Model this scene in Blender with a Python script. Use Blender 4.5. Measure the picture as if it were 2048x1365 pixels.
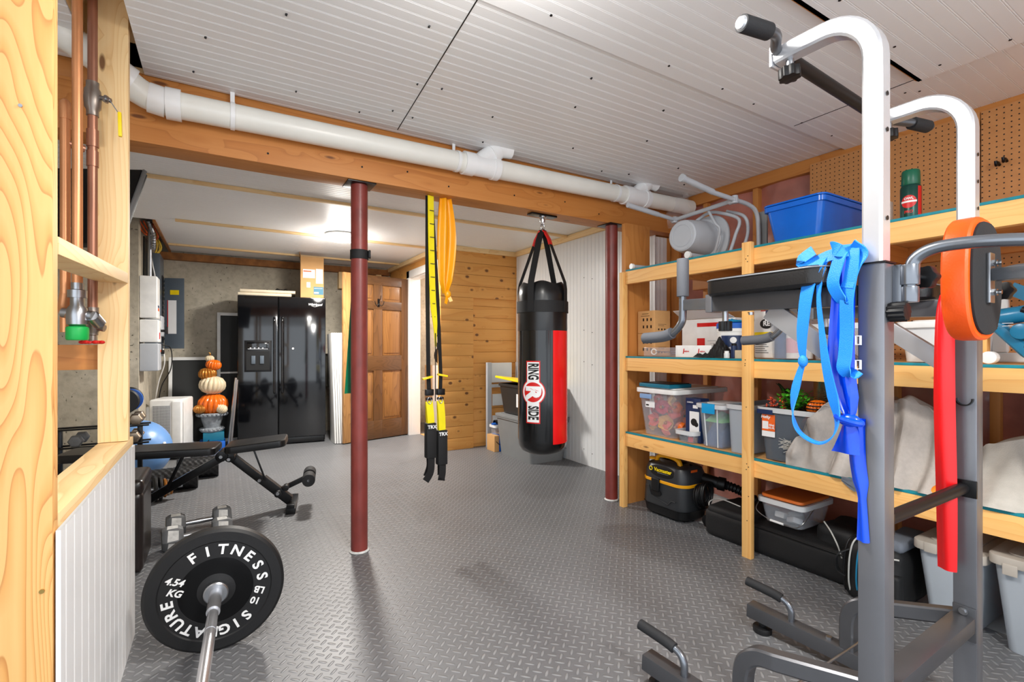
import bpy, bmesh, math, random
from mathutils import Vector, Matrix, noise
R = math.radians
PI = math.pi
rnd = random.Random(7)
for o in list(bpy.data.objects): bpy.data.objects.remove(o)
SC = bpy.context.scene
COL = SC.collection

# ---------------------------------------------------------------- camera, world, lights, exposure
cd = bpy.data.cameras.new('camera'); cam = bpy.data.objects.new('camera', cd); COL.objects.link(cam)
cam.location = (0, 0, 1.12); cam.rotation_euler = (R(90), 0, R(-30.95))
cd.sensor_width = 36; cd.lens = 974 / 2048 * 36; cd.shift_y = 11.5 / 2048; cd.clip_start = .05
SC.camera = cam
W = bpy.data.worlds.new('world'); SC.world = W; W.use_nodes = True
W.node_tree.nodes['Background'].inputs[0].default_value = (.86, .93, 1, 1)
W.node_tree.nodes['Background'].inputs[1].default_value = 2.3
SC.view_settings.view_transform = 'Standard'; SC.view_settings.look = 'None'
SC.view_settings.exposure = 0.0; SC.view_settings.gamma = 1; SC.view_settings.use_curve_mapping = False
LAMP_FAR = (1.02, 4.94, 2.165); LAMP_NEAR = (.66, 1.12, 2.25); FILL_BACK = (.9, -.9, 2.25)
def lamp_light(name, loc, down, glow, color=(1, .96, .9)):
    """the light a surface-mounted dome lamp gives: a disc shining down and a weak all-round glow"""
    for kind, e, dz in (('AREA', down, .04), ('POINT', glow, .16)):
        d = bpy.data.lights.new(name, kind); d.energy = e; d.color = color
        if kind == 'AREA': d.shape = 'DISK'; d.size = .27
        else: d.shadow_soft_size = .11
        o = bpy.data.objects.new(name, d); COL.objects.link(o); o.location = (loc[0], loc[1], loc[2] - dz)
lamp_light('far_lamp_light', LAMP_FAR, 82, 15)
lamp_light('near_lamp_light', LAMP_NEAR, 30, 8)
lamp_light('rear_fill_light', FILL_BACK, 50, 16)  # added as fill from behind the camera, no lamp is seen there
lamp_light('hall_fill_light', (2.95, 5.7, 2.26), 30, 20)  # added to brighten the room beyond the doorway, its source is unseen

# ---------------------------------------------------------------- material helpers
def srgb(r, g, b):
    f = lambda c: (c / 255 / 12.92) if c / 255 <= .04045 else ((c / 255 + .055) / 1.055) ** 2.4
    return (f(r), f(g), f(b), 1)
class NT:
    def __init__(s, name):
        s.m = bpy.data.materials.new(name); s.m.use_nodes = True; s.t = s.m.node_tree; s.b = s.t.nodes['Principled BSDF']
    def n(s, typ, **k):
        nd = s.t.nodes.new(typ)
        for a, v in k.items():
            if a.startswith('i_'): s.set(nd.inputs[int(a[2:]) if a[2:].isdigit() else a[2:].replace('_', ' ')], v)
            else: setattr(nd, a, v)
        return nd
    def set(s, inp, v):
        if isinstance(v, bpy.types.NodeSocket): s.t.links.new(v, inp)
        else: inp.default_value = v
    def math(s, op, a, b=0.0, c=None, clamp=False):
        nd = s.n('ShaderNodeMath', operation=op, use_clamp=clamp); s.set(nd.inputs[0], a); s.set(nd.inputs[1], b)
        if c is not None: s.set(nd.inputs[2], c)
        return nd.outputs[0]
    def vec(s, op, a, b=(0, 0, 0)):
        nd = s.n('ShaderNodeVectorMath', operation=op); s.set(nd.inputs[0], a); s.set(nd.inputs[1], b); return nd.outputs[0]
    def co(s, rand=False):
        c = s.n('ShaderNodeTexCoord').outputs['Object']
        if rand:
            r = s.n('ShaderNodeObjectInfo').outputs['Random']
            cx = s.n('ShaderNodeCombineXYZ'); s.set(cx.inputs[0], s.math('MULTIPLY', r, 17.3)); s.set(cx.inputs[1], s.math('MULTIPLY', r, 41.7)); s.set(cx.inputs[2], s.math('MULTIPLY', r, 29.1))
            c = s.vec('ADD', c, cx.outputs[0])
        return c
    def noise(s, v, scale, detail=3, rough=.5, dist=0):
        nd = s.n('ShaderNodeTexNoise'); s.set(nd.inputs['Vector'], v); nd.inputs['Scale'].default_value = scale
        nd.inputs['Detail'].default_value = detail; nd.inputs['Roughness'].default_value = rough; nd.inputs['Distortion'].default_value = dist
        return nd.outputs['Fac']
    def ramp(s, f, stops):
        nd = s.n('ShaderNodeValToRGB'); s.set(nd.inputs[0], f); e = nd.color_ramp.elements
        while len(e) < len(stops): e.new(.5)
        for i, (p, c) in enumerate(stops): e[i].position = p; e[i].color = c if hasattr(c, '__len__') else (c, c, c, 1)
        return nd.outputs[0]
    def mix(s, f, a, b, mode='MIX'):
        nd = s.n('ShaderNodeMix', data_type='RGBA', blend_type=mode); s.set(nd.inputs[0], f); s.set(nd.inputs[6], a); s.set(nd.inputs[7], b); return nd.outputs[2]
    def bump(s, h, strength=.3, dist=.002):
        nd = s.n('ShaderNodeBump'); nd.inputs['Strength'].default_value = strength; nd.inputs['Distance'].default_value = dist; s.set(nd.inputs['Height'], h)
        s.set(s.b.inputs['Normal'], nd.outputs[0])
    def p(s, **k):
        for a, v in k.items(): s.set(s.b.inputs[a.replace('_', ' ')], v)
        return s
def plain(name, c, rough=.5, metal=0, var=.08, scale=9, bump=0, bscale=60, coat=0, trans=0, ior=1.45, alpha=1, spec=None, stretch=(1, 1, 1)):
    t = NT(name); co = t.vec('MULTIPLY', t.co(), stretch); n = t.noise(co, scale, 4)
    dk = tuple(x * (1 - var) for x in c[:3]) + (1,); lt = tuple(min(1, x * (1 + var)) for x in c[:3]) + (1,)
    t.p(Base_Color=t.ramp(n, [(.3, dk), (.7, lt)]), Roughness=t.math('ADD', rough - .04, t.math('MULTIPLY', n, .08)), Metallic=metal)
    if coat: t.p(Coat_Weight=coat, Coat_Roughness=.08)
    if trans: t.p(Transmission_Weight=trans, IOR=ior)
    if alpha < 1: t.p(Alpha=alpha)
    if spec is not None: t.b.inputs['Specular IOR Level'].default_value = spec
    if bump: t.bump(t.noise(co, bscale, 3), bump, .002)
    return t.m
def wood(name, axis, light, mid, dark, rings=7, scale=5.0, knots=True, rough=.55, knotc=(96, 48, 18), kd=1.0, contrast=1.0, lin=0, kr=1.0):
    t = NT(name); c = t.co(True); st = [1, 1, 1]; st[axis] = .1
    m = t.vec('MULTIPLY', c, tuple(st)); wob = t.noise(c, 3, 2)
    f = t.noise(m, scale, 1.5, .45, .25)
    ks = [9, 9, 9]; ks[axis] = 2.6 * kd
    vo = t.n('ShaderNodeTexVoronoi'); t.set(vo.inputs['Vector'], t.vec('MULTIPLY', c, tuple(ks))); vo.inputs['Scale'].default_value = 1
    dist = vo.outputs['Distance']
    kn = t.n('ShaderNodeMapRange', interpolation_type='SMOOTHSTEP'); t.set(kn.inputs[0], dist); kn.inputs[1].default_value = .0; kn.inputs[2].default_value = .38; kn.inputs[3].default_value = 1; kn.inputs[4].default_value = 0
    fld = t.math('ADD', t.math('MULTIPLY', f, rings * 3.0), t.math('MULTIPLY', kn.outputs[0], 1.6 if knots else 0))
    if lin:
        sx = t.n('ShaderNodeSeparateXYZ'); t.set(sx.inputs[0], c); o_ = [i for i in range(3) if i != axis]
        fld = t.math('ADD', fld, t.math('MULTIPLY', t.math('ADD', sx.outputs[o_[0]], sx.outputs[o_[1]]), lin))
    fr = t.math('FRACT', fld)
    ring = t.ramp(fr, [(0, light), (.45, light), (.86, mid), (.97, dark), (1, light)])
    fs = [90, 90, 90]; fs[axis] = 2.5
    fib = t.noise(t.vec('MULTIPLY', c, tuple(fs)), 1, 3)
    col = t.mix(.5 * contrast + .25, mid if contrast < .5 else light, ring)
    col = t.mix(.22, col, t.ramp(fib, [(.35, mid), (.65, light)]))
    col = t.mix(t.math('MULTIPLY', t.noise(m, 2.2, 1), .35), col, mid)
    if knots:
        km = t.n('ShaderNodeMapRange'); t.set(km.inputs[0], dist); km.inputs[1].default_value = .06 * kr; km.inputs[2].default_value = .10 * kr; km.inputs[3].default_value = .85; km.inputs[4].default_value = 0
        col = t.mix(km.outputs[0], col, srgb(*knotc))
    t.p(Base_Color=col, Roughness=rough)
    t.bump(fib, .15, .001)
    return t.m
FIR = (srgb(246, 198, 128), srgb(226, 160, 84), srgb(196, 118, 48))
SHW = (srgb(246, 196, 122), srgb(232, 166, 88), srgb(204, 130, 56))
STW = (srgb(246, 216, 164), srgb(236, 194, 134), srgb(210, 160, 96))
BEAMC = (srgb(208, 142, 74), srgb(188, 118, 52), srgb(150, 84, 32))
PINE = (srgb(234, 176, 100), srgb(222, 156, 78), srgb(198, 128, 54))
DOORC = (srgb(112, 76, 44), srgb(86, 56, 32), srgb(56, 36, 20))
M = {}
M['fir_z'] = wood('fir_post_wood', 2, srgb(236, 188, 120), srgb(220, 156, 84), srgb(176, 104, 44), rings=13, scale=6.5, contrast=1.3, kd=.8, lin=16)
M['stud_z'] = wood('stud_wood', 2, *STW, rings=8, scale=7, contrast=.8, lin=10)
M['stud_y'] = wood('stud_wood_lengthwise', 1, *STW, rings=4, scale=7, contrast=.7)
M['stud_x'] = wood('stud_wood_crosswise', 0, *STW, rings=4, scale=7, contrast=.7)
M['shelf_y'] = wood('shelf_wood', 1, *SHW, rings=3, scale=7, contrast=.55, lin=14)
M['shelf_z'] = wood('shelf_post_wood', 2, *SHW, rings=3, scale=7, contrast=.55, lin=14)
M['beam_x'] = wood('beam_wood', 0, *BEAMC, rings=3, scale=5, contrast=.45, lin=10)
M['beam_y'] = wood('beam_wood_lengthwise', 1, *BEAMC, rings=3, scale=5, contrast=.45, lin=10)
M['beam_z'] = wood('beam_post_wood', 2, *BEAMC, rings=3, scale=5, contrast=.5)
M['pine_x'] = wood('knotty_pine', 0, *PINE, rings=1.6, scale=6, contrast=.4, knotc=(84, 40, 20), kd=2.4, kr=1.75)
M['pine_y'] = wood('knotty_pine_lengthwise', 1, *PINE, rings=1.6, scale=6, contrast=.4, kd=1.5)
M['door_z'] = wood('stained_door_wood', 2, *DOORC, rings=4, scale=7, contrast=.8, knots=False, rough=.35)
M['door_x'] = wood('stained_rail_wood', 0, *[srgb(100, 68, 40), srgb(80, 52, 28), srgb(54, 34, 18)], rings=4, scale=7, contrast=.8, knots=False, rough=.35)
M['door_panel'] = wood('stained_panel_wood', 2, *[srgb(152, 106, 58), srgb(122, 80, 42), srgb(80, 50, 26)], rings=5, scale=8, contrast=.9, knots=False, rough=.35)
M['door_stile_lit'] = wood('lit_stile_wood', 2, *[srgb(178, 132, 80), srgb(148, 104, 60), srgb(96, 64, 36)], rings=4, scale=8, contrast=.8, knots=False, rough=.4)  # the free stile is lighter by lighting, painted in as a paler wood
M['ply'] = wood('plywood', 1, *[srgb(226, 176, 112), srgb(206, 148, 84), srgb(176, 116, 58)], rings=3, scale=3, contrast=.5)
M['osb'] = plain('rough_dark_board', srgb(150, 98, 52), .8, var=.3, scale=14, bump=.3)
M['white_bead'] = plain('white_beadboard', srgb(236, 237, 238), .32, var=.015, scale=3)
M['white_ceiling'] = plain('white_ceiling_board', srgb(240, 240, 240), .4, var=.015, scale=2)
M['white_paint'] = plain('white_paint', srgb(240, 239, 236), .4, var=.02)
M['pvc'] = plain('white_pvc', srgb(238, 236, 228), .3, var=.04, scale=5)
M['pvc_fit'] = plain('white_pvc_fitting', srgb(244, 244, 244), .25, var=.02)
M['lally'] = plain('red_brown_paint', srgb(126, 54, 48), .38, var=.22, scale=12, bump=.25, bscale=120, stretch=(1, 1, .6))
M['black_metal'] = plain('black_metal', srgb(13, 13, 15), .3, .3)
M['black_satin'] = plain('black_plastic', srgb(15, 15, 17), .45, spec=.35)
M['fridge'] = plain('glossy_black_enamel', srgb(9, 10, 13), .07, 0, var=.2, coat=.6)
M['fridge_dk'] = plain('matte_black_plastic', srgb(14, 14, 16), .3)
M['chrome'] = plain('chrome', srgb(215, 217, 220), .14, 1, var=.04)
M['steel'] = plain('brushed_steel', srgb(170, 172, 176), .32, 1, var=.08)
M['bar_steel'] = plain('satin_chrome_bar', srgb(205, 205, 208), .26, .85, var=.05)
M['zinc'] = plain('zinc_conduit', srgb(158, 162, 168), .3, .9, var=.1)
M['brass'] = plain('brass', srgb(190, 158, 92), .3, 1, var=.1)
M['copper'] = plain('copper', srgb(220, 152, 104), .34, .6, var=.16, scale=14, stretch=(1, 1, .2))
M['copper_old'] = plain('tarnished_copper', srgb(160, 112, 90), .38, .6, var=.22, scale=16, stretch=(1, 1, .2))
M['solder'] = plain('solder_grey_metal', srgb(150, 140, 132), .4, .8, var=.2)
M['yellow'] = plain('yellow_plastic', srgb(246, 214, 14), .4)
M['yellow_web'] = plain('yellow_webbing', srgb(240, 222, 20), .6, bump=.4, bscale=300)
M['orange_band'] = plain('amber_latex_band', srgb(244, 164, 10), .35, var=.08, scale=5)
M['red'] = plain('red_plastic', srgb(206, 24, 22), .4)
M['green'] = plain('green_plastic', srgb(16, 166, 74), .4)
M['green_band'] = plain('green_latex_band', srgb(0, 132, 92), .4)
M['dk_green'] = plain('dark_green_cloth', srgb(12, 92, 70), .7)
M['machine'] = plain('gunmetal_powder_coat', srgb(128, 130, 136), .3, .65, var=.06, scale=6, bump=.06, bscale=400)
M['machine_dk'] = plain('dark_grey_powder_coat', srgb(88, 89, 93), .33, .55, var=.06)
M['silver'] = plain('silver_powder_coat', srgb(206, 207, 211), .26, .5, var=.03)
M['tube_grey'] = plain('grey_metallic_tube', srgb(122, 126, 133), .25, .8, var=.05)
M['vinyl'] = plain('black_vinyl', srgb(18, 18, 20), .34, var=.1, bump=.25, bscale=220)
M['vinyl_gloss'] = plain('glossy_black_vinyl', srgb(10, 11, 13), .2, var=.1, bump=.06, bscale=60, coat=.3)
M['red_vinyl'] = plain('glossy_red_vinyl', srgb(236, 20, 24), .25, var=.04)
M['vinyl_edge'] = plain('pale_edge_glint', srgb(120, 122, 126), .4)
M['foam'] = plain('black_foam_grip', srgb(28, 29, 32), .75, bump=.3, bscale=260)
M['foam_grey'] = plain('worn_grey_foam_grip', srgb(84, 86, 92), .75, bump=.3, bscale=260)
M['orange_vinyl'] = plain('orange_vinyl', srgb(255, 88, 10), .4, var=.05, bump=.2, bscale=200)
M['felt'] = plain('black_backing_cloth', srgb(34, 34, 36), .9, bump=.3, bscale=200)
M['blue_web'] = plain('bright_blue_webbing', srgb(26, 138, 240), .5, var=.05, bump=.6, bscale=500)
M['blue_latex'] = plain('blue_latex_band', srgb(0, 70, 214), .28, var=.08, scale=4)
M['red_latex'] = plain('red_latex_band', srgb(228, 10, 18), .35, var=.05, scale=4)
M['blue_bin'] = plain('blue_bin_plastic', srgb(0, 104, 216), .22, var=.06)
M['teal'] = plain('teal_shelf_liner', srgb(0, 128, 142), .6, var=.2, scale=20)
M['insul'] = plain('pink_brown_insulation_film', srgb(176, 112, 98), .3, var=.3, scale=5, bump=.9, bscale=7, coat=.3)
M['card'] = plain('cardboard', srgb(206, 158, 102), .75, var=.05)
M['card_dk'] = plain('dark_brown_cardboard', srgb(176, 128, 78), .75, var=.05)  # darker brown than the plain cardboard
M['white_plastic'] = plain('white_plastic', srgb(236, 236, 234), .35)
M['offwhite'] = plain('off_white_plastic', srgb(216, 218, 218), .4, var=.03)
M['grey_plastic'] = plain('grey_plastic', srgb(128, 130, 131), .45, var=.04)
M['grey_lt'] = plain('light_grey_plastic', srgb(180, 184, 190), .4, var=.04)
M['taupe'] = plain('taupe_lid_plastic', srgb(176, 168, 158), .4)
M['panel_grey'] = plain('panel_grey_enamel', srgb(92, 102, 112), .35, .2, var=.04)
M['dk_plastic'] = plain('dark_bin_plastic', srgb(40, 41, 42), .4)
M['leather'] = plain('black_brown_leather', srgb(30, 22, 21), .3, var=.25, scale=6, bump=.35, bscale=45)
M['ball'] = plain('blue_ball_rubber', srgb(106, 150, 206), .35, var=.03)
M['hex_white'] = plain('chipped_white_paint', srgb(206, 206, 203), .6, var=.2, scale=40)
M['cast_grey'] = plain('grey_cast_iron', srgb(104, 106, 108), .55, .2, var=.2, bump=.4, bscale=120)
M['rubber'] = plain('black_rubber', srgb(14, 14, 16), .55, var=.15, bump=.1, bscale=200)
M['white_ink'] = plain('white_lettering', srgb(236, 236, 236), .5, var=.02)
M['black_ink'] = plain('black_lettering', srgb(12, 12, 12), .5, var=.02)
M['cable_orange'] = plain('orange_cable', srgb(220, 92, 34), .5)
M['cable_yellow'] = plain('yellow_cable', srgb(226, 190, 60), .5)
M['cable_white'] = plain('white_cable', srgb(232, 232, 230), .5)
M['gold'] = plain('bronze_pumpkin', srgb(176, 112, 40), .3, .5, var=.2)
M['pumpkin'] = plain('orange_pumpkin', srgb(222, 104, 18), .28, var=.12)
M['cream'] = plain('cream_pumpkin', srgb(214, 196, 164), .45, var=.1)
M['stone'] = plain('carved_stone_grey', srgb(132, 138, 144), .6, var=.25, scale=30, bump=.5, bscale=60)
M['teal_box'] = plain('teal_box', srgb(10, 106, 132), .5)
M['blue_box'] = plain('blue_box', srgb(10, 92, 190), .5)
M['towel'] = plain('cream_towelling', srgb(222, 208, 182), .9, bump=.6, bscale=180)
M['blanket'] = plain('beige_grey_blanket', srgb(176, 168, 161), .95, var=.06, scale=60, bump=.5, bscale=300)
M['blanket2'] = plain('pale_fleece_blanket', srgb(190, 186, 178), .95, var=.08, scale=20, bump=.5, bscale=260)
M['dk_blanket'] = plain('grey_fleece', srgb(96, 102, 112), .95, var=.1, bump=.5, bscale=260)
M['orange_cloth'] = plain('orange_cloth', srgb(238, 132, 20), .7)
M['leaf'] = plain('green_leaf', srgb(84, 180, 44), .45, var=.4, scale=30)
M['leaf_dk'] = plain('dark_green_leaf', srgb(26, 62, 30), .5, var=.4, scale=30)
M['berry'] = plain('red_orange_berry', srgb(214, 70, 26), .4, var=.3, scale=30)
M['vac_dk'] = plain('charcoal_vacuum_plastic', srgb(44, 46, 49), .38, var=.06)
M['vac_yellow'] = plain('amber_vacuum_plastic', srgb(242, 168, 16), .4)
M['orange_lid'] = plain('orange_brown_lid', srgb(206, 106, 42), .4, var=.06)
M['fabric_black'] = plain('black_nylon', srgb(13, 13, 15), .7, var=.15, bump=.35, bscale=160)
M['grey_piping'] = plain('grey_piping', srgb(176, 176, 172), .5)
M['cyan'] = plain('cyan_latch_plastic', srgb(18, 156, 216), .35)
M['navy'] = plain('navy_plastic', srgb(20, 44, 86), .4)
M['tool_blue'] = plain('teal_blue_tool_body', srgb(26, 112, 150), .3)
M['cap_green'] = plain('deep_green_cap', srgb(4, 92, 66), .35)
M['brace_silver'] = plain('light_grey_brace', srgb(168, 170, 175), .3, .5, var=.04)
M['spray_green'] = plain('dark_green_can', srgb(12, 66, 58), .3, .3)
M['screen_mesh'] = plain('dark_screen_mesh', srgb(30, 32, 32), .6)
M['orange_label'] = plain('orange_label', srgb(232, 98, 30), .5)
M['latch_blue'] = plain('pale_blue_latch', srgb(132, 164, 206), .35)
M['navy_box'] = plain('navy_carton', srgb(18, 42, 84), .45)
M['dk_blue_cloth'] = plain('slate_blue_cloth', srgb(54, 80, 122), .8)
M['lime'] = plain('pale_green_cloth', srgb(112, 186, 104), .8)
M['coral'] = plain('coral_leaf', srgb(224, 98, 78), .6, var=.15, scale=20)
M['rose'] = plain('rose_petals', srgb(206, 62, 90), .6, var=.15, scale=20)
M['straw'] = plain('straw_leaf', srgb(232, 182, 96), .6, var=.15, scale=20)
def clearp(name, c, a, rough=.12):
    t = NT(name); n = t.noise(t.co(), 8, 3)
    t.p(Base_Color=c, Roughness=rough, Alpha=t.math('ADD', a - .04, t.math('MULTIPLY', n, .08))); return t.m
M['clear'] = clearp('clear_plastic', srgb(206, 212, 222), .17)
M['frost'] = clearp('frosted_plastic', srgb(186, 194, 203), .72, .3)
M['frostw'] = clearp('milky_plastic', srgb(232, 234, 236), .84, .3)
M['smoke'] = clearp('smoky_plastic', srgb(104, 112, 122), .62)
M['ghost_rim'] = clearp('translucent_white_rim', srgb(224, 226, 228), .8)
M['film'] = clearp('clear_film', srgb(225, 225, 228), .22, .08)
def emis(name, c, s):
    t = NT(name); t.p(Base_Color=c, Emission_Color=c, Emission_Strength=s); return t.m
M['lamp'] = emis('lit_lamp_diffuser', (1, .97, .92, 1), 14)
def concrete():
    t = NT('poured_concrete'); c = t.co(); n = t.noise(c, 1.6, 5, .6); n2 = t.noise(c, 22, 3)
    col = t.ramp(n, [(.25, srgb(152, 144, 128)), (.55, srgb(184, 175, 157)), (.8, srgb(212, 204, 187))])
    pit = t.noise(t.vec('MULTIPLY', c, (1, 1, 1)), 34, 2, .4)
    pm = t.ramp(pit, [(.0, 1.0), (.27, 1.0), (.31, 0.0)])
    col = t.mix(t.math('MULTIPLY', t.math('SUBTRACT', n2, .45, clamp=True), 1.2, clamp=True), col, srgb(120, 113, 100))
    col = t.mix(t.math('MULTIPLY', pm, .75), col, srgb(62, 58, 50))
    t.p(Base_Color=col, Roughness=.85); t.bump(t.math('SUBTRACT', n2, pm), .6, .004); return t.m
M['concrete'] = concrete()
def floormat():
    t = NT('grey_diamond_tread_foam'); c = t.co(); P = .034
    rot = t.n('ShaderNodeVectorRotate', rotation_type='Z_AXIS'); t.set(rot.inputs['Vector'], c); rot.inputs['Angle'].default_value = R(45)
    s = t.n('ShaderNodeSeparateXYZ'); t.set(s.inputs[0], t.vec('SCALE', rot.outputs[0])); s.inputs[0].links[0].from_node.inputs['Scale'].default_value = 1 / P
    ax, ay = s.outputs[0], s.outputs[1]
    par = t.math('MODULO', t.math('ABSOLUTE', t.math('ADD', t.math('FLOOR', ax), t.math('FLOOR', ay))), 2.0)
    par = t.math('GREATER_THAN', par, .5)
    fx = t.math('SUBTRACT', t.math('FRACT', ax), .5); fy = t.math('SUBTRACT', t.math('FRACT', ay), .5)
    def loz(u, v):
        a = t.math('POWER', t.math('ABSOLUTE', t.math('DIVIDE', u, .60)), 2.0); b = t.math('POWER', t.math('ABSOLUTE', t.math('DIVIDE', v, .17)), 2.0)
        return t.math('SUBTRACT', 1.0, t.math('ADD', a, b), clamp=True)
    l = t.n('ShaderNodeMix', data_type='FLOAT'); t.set(l.inputs[0], par); t.set(l.inputs[2], loz(fx, fy)); t.set(l.inputs[3], loz(fy, fx)); h = t.math('POWER', l.outputs[0], .5)
    # interlocking seams between the tiles, every 0.61 m
    s2 = t.n('ShaderNodeSeparateXYZ'); t.set(s2.inputs[0], c)
    def seam(a, b):
        w = t.math('MULTIPLY', t.math('PINGPONG', b, .03), .8)
        q = t.math('ABSOLUTE', t.math('SUBTRACT', t.math('MODULO', t.math('ADD', t.math('ADD', a, w), 12.2), .61), .3))
        return t.math('LESS_THAN', q, .0013)
    sm = t.math('MAXIMUM', seam(s2.outputs[0], s2.outputs[1]), seam(s2.outputs[1], s2.outputs[0]))
    n = t.noise(c, 2.5, 4)
    n3 = t.noise(c, 60, 3)
    col = t.mix(n, srgb(88, 89, 92), srgb(108, 109, 112)); col = t.mix(t.math('MULTIPLY', n3, .2), col, srgb(140, 140, 141)); col = t.mix(t.math('MULTIPLY', h, .62), col, srgb(146, 147, 149))
    t.p(Base_Color=col, Roughness=t.math('ADD', .36, t.math('MULTIPLY', n, .14)))
    t.b.inputs['Specular IOR Level'].default_value = .6
    t.bump(t.math('SUBTRACT', h, t.math('MULTIPLY', sm, 1.5)), 1.0, .003); return t.m
M['mat'] = floormat()
def pegboard():
    t = NT('tan_pegboard'); c = t.co(); s = t.n('ShaderNodeSeparateXYZ'); t.set(s.inputs[0], c); P = .0254
    fy = t.math('SUBTRACT', t.math('FRACT', t.math('DIVIDE', s.outputs[1], P)), .5); fz = t.math('SUBTRACT', t.math('FRACT', t.math('DIVIDE', s.outputs[2], P)), .5)
    r = t.math('SQRT', t.math('ADD', t.math('MULTIPLY', fy, fy), t.math('MULTIPLY', fz, fz)))
    hole = t.math('LESS_THAN', r, .125); n = t.noise(c, 30, 3)
    t.p(Base_Color=t.mix(hole, t.mix(n, srgb(182, 122, 68), srgb(202, 142, 84)), srgb(20, 12, 8)), Roughness=.6)
    t.bump(t.math('MULTIPLY', hole, -1.0), .8, .004); return t.m
M['peg'] = pegboard()
def grille():
    t = NT('grey_grille'); c = t.co(); s = t.n('ShaderNodeSeparateXYZ'); t.set(s.inputs[0], c); P = .012
    fx = t.math('SUBTRACT', t.math('FRACT', t.math('DIVIDE', s.outputs[0], P)), .5); fz = t.math('SUBTRACT', t.math('FRACT', t.math('DIVIDE', s.outputs[2], P)), .5)
    m = t.math('MAXIMUM', t.math('ABSOLUTE', fx), t.math('ABSOLUTE', fz)); h = t.math('LESS_THAN', m, .33)
    t.p(Base_Color=t.mix(h, srgb(196, 198, 200), srgb(46, 46, 48)), Roughness=.5); return t.m
M['grille'] = grille()

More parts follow.
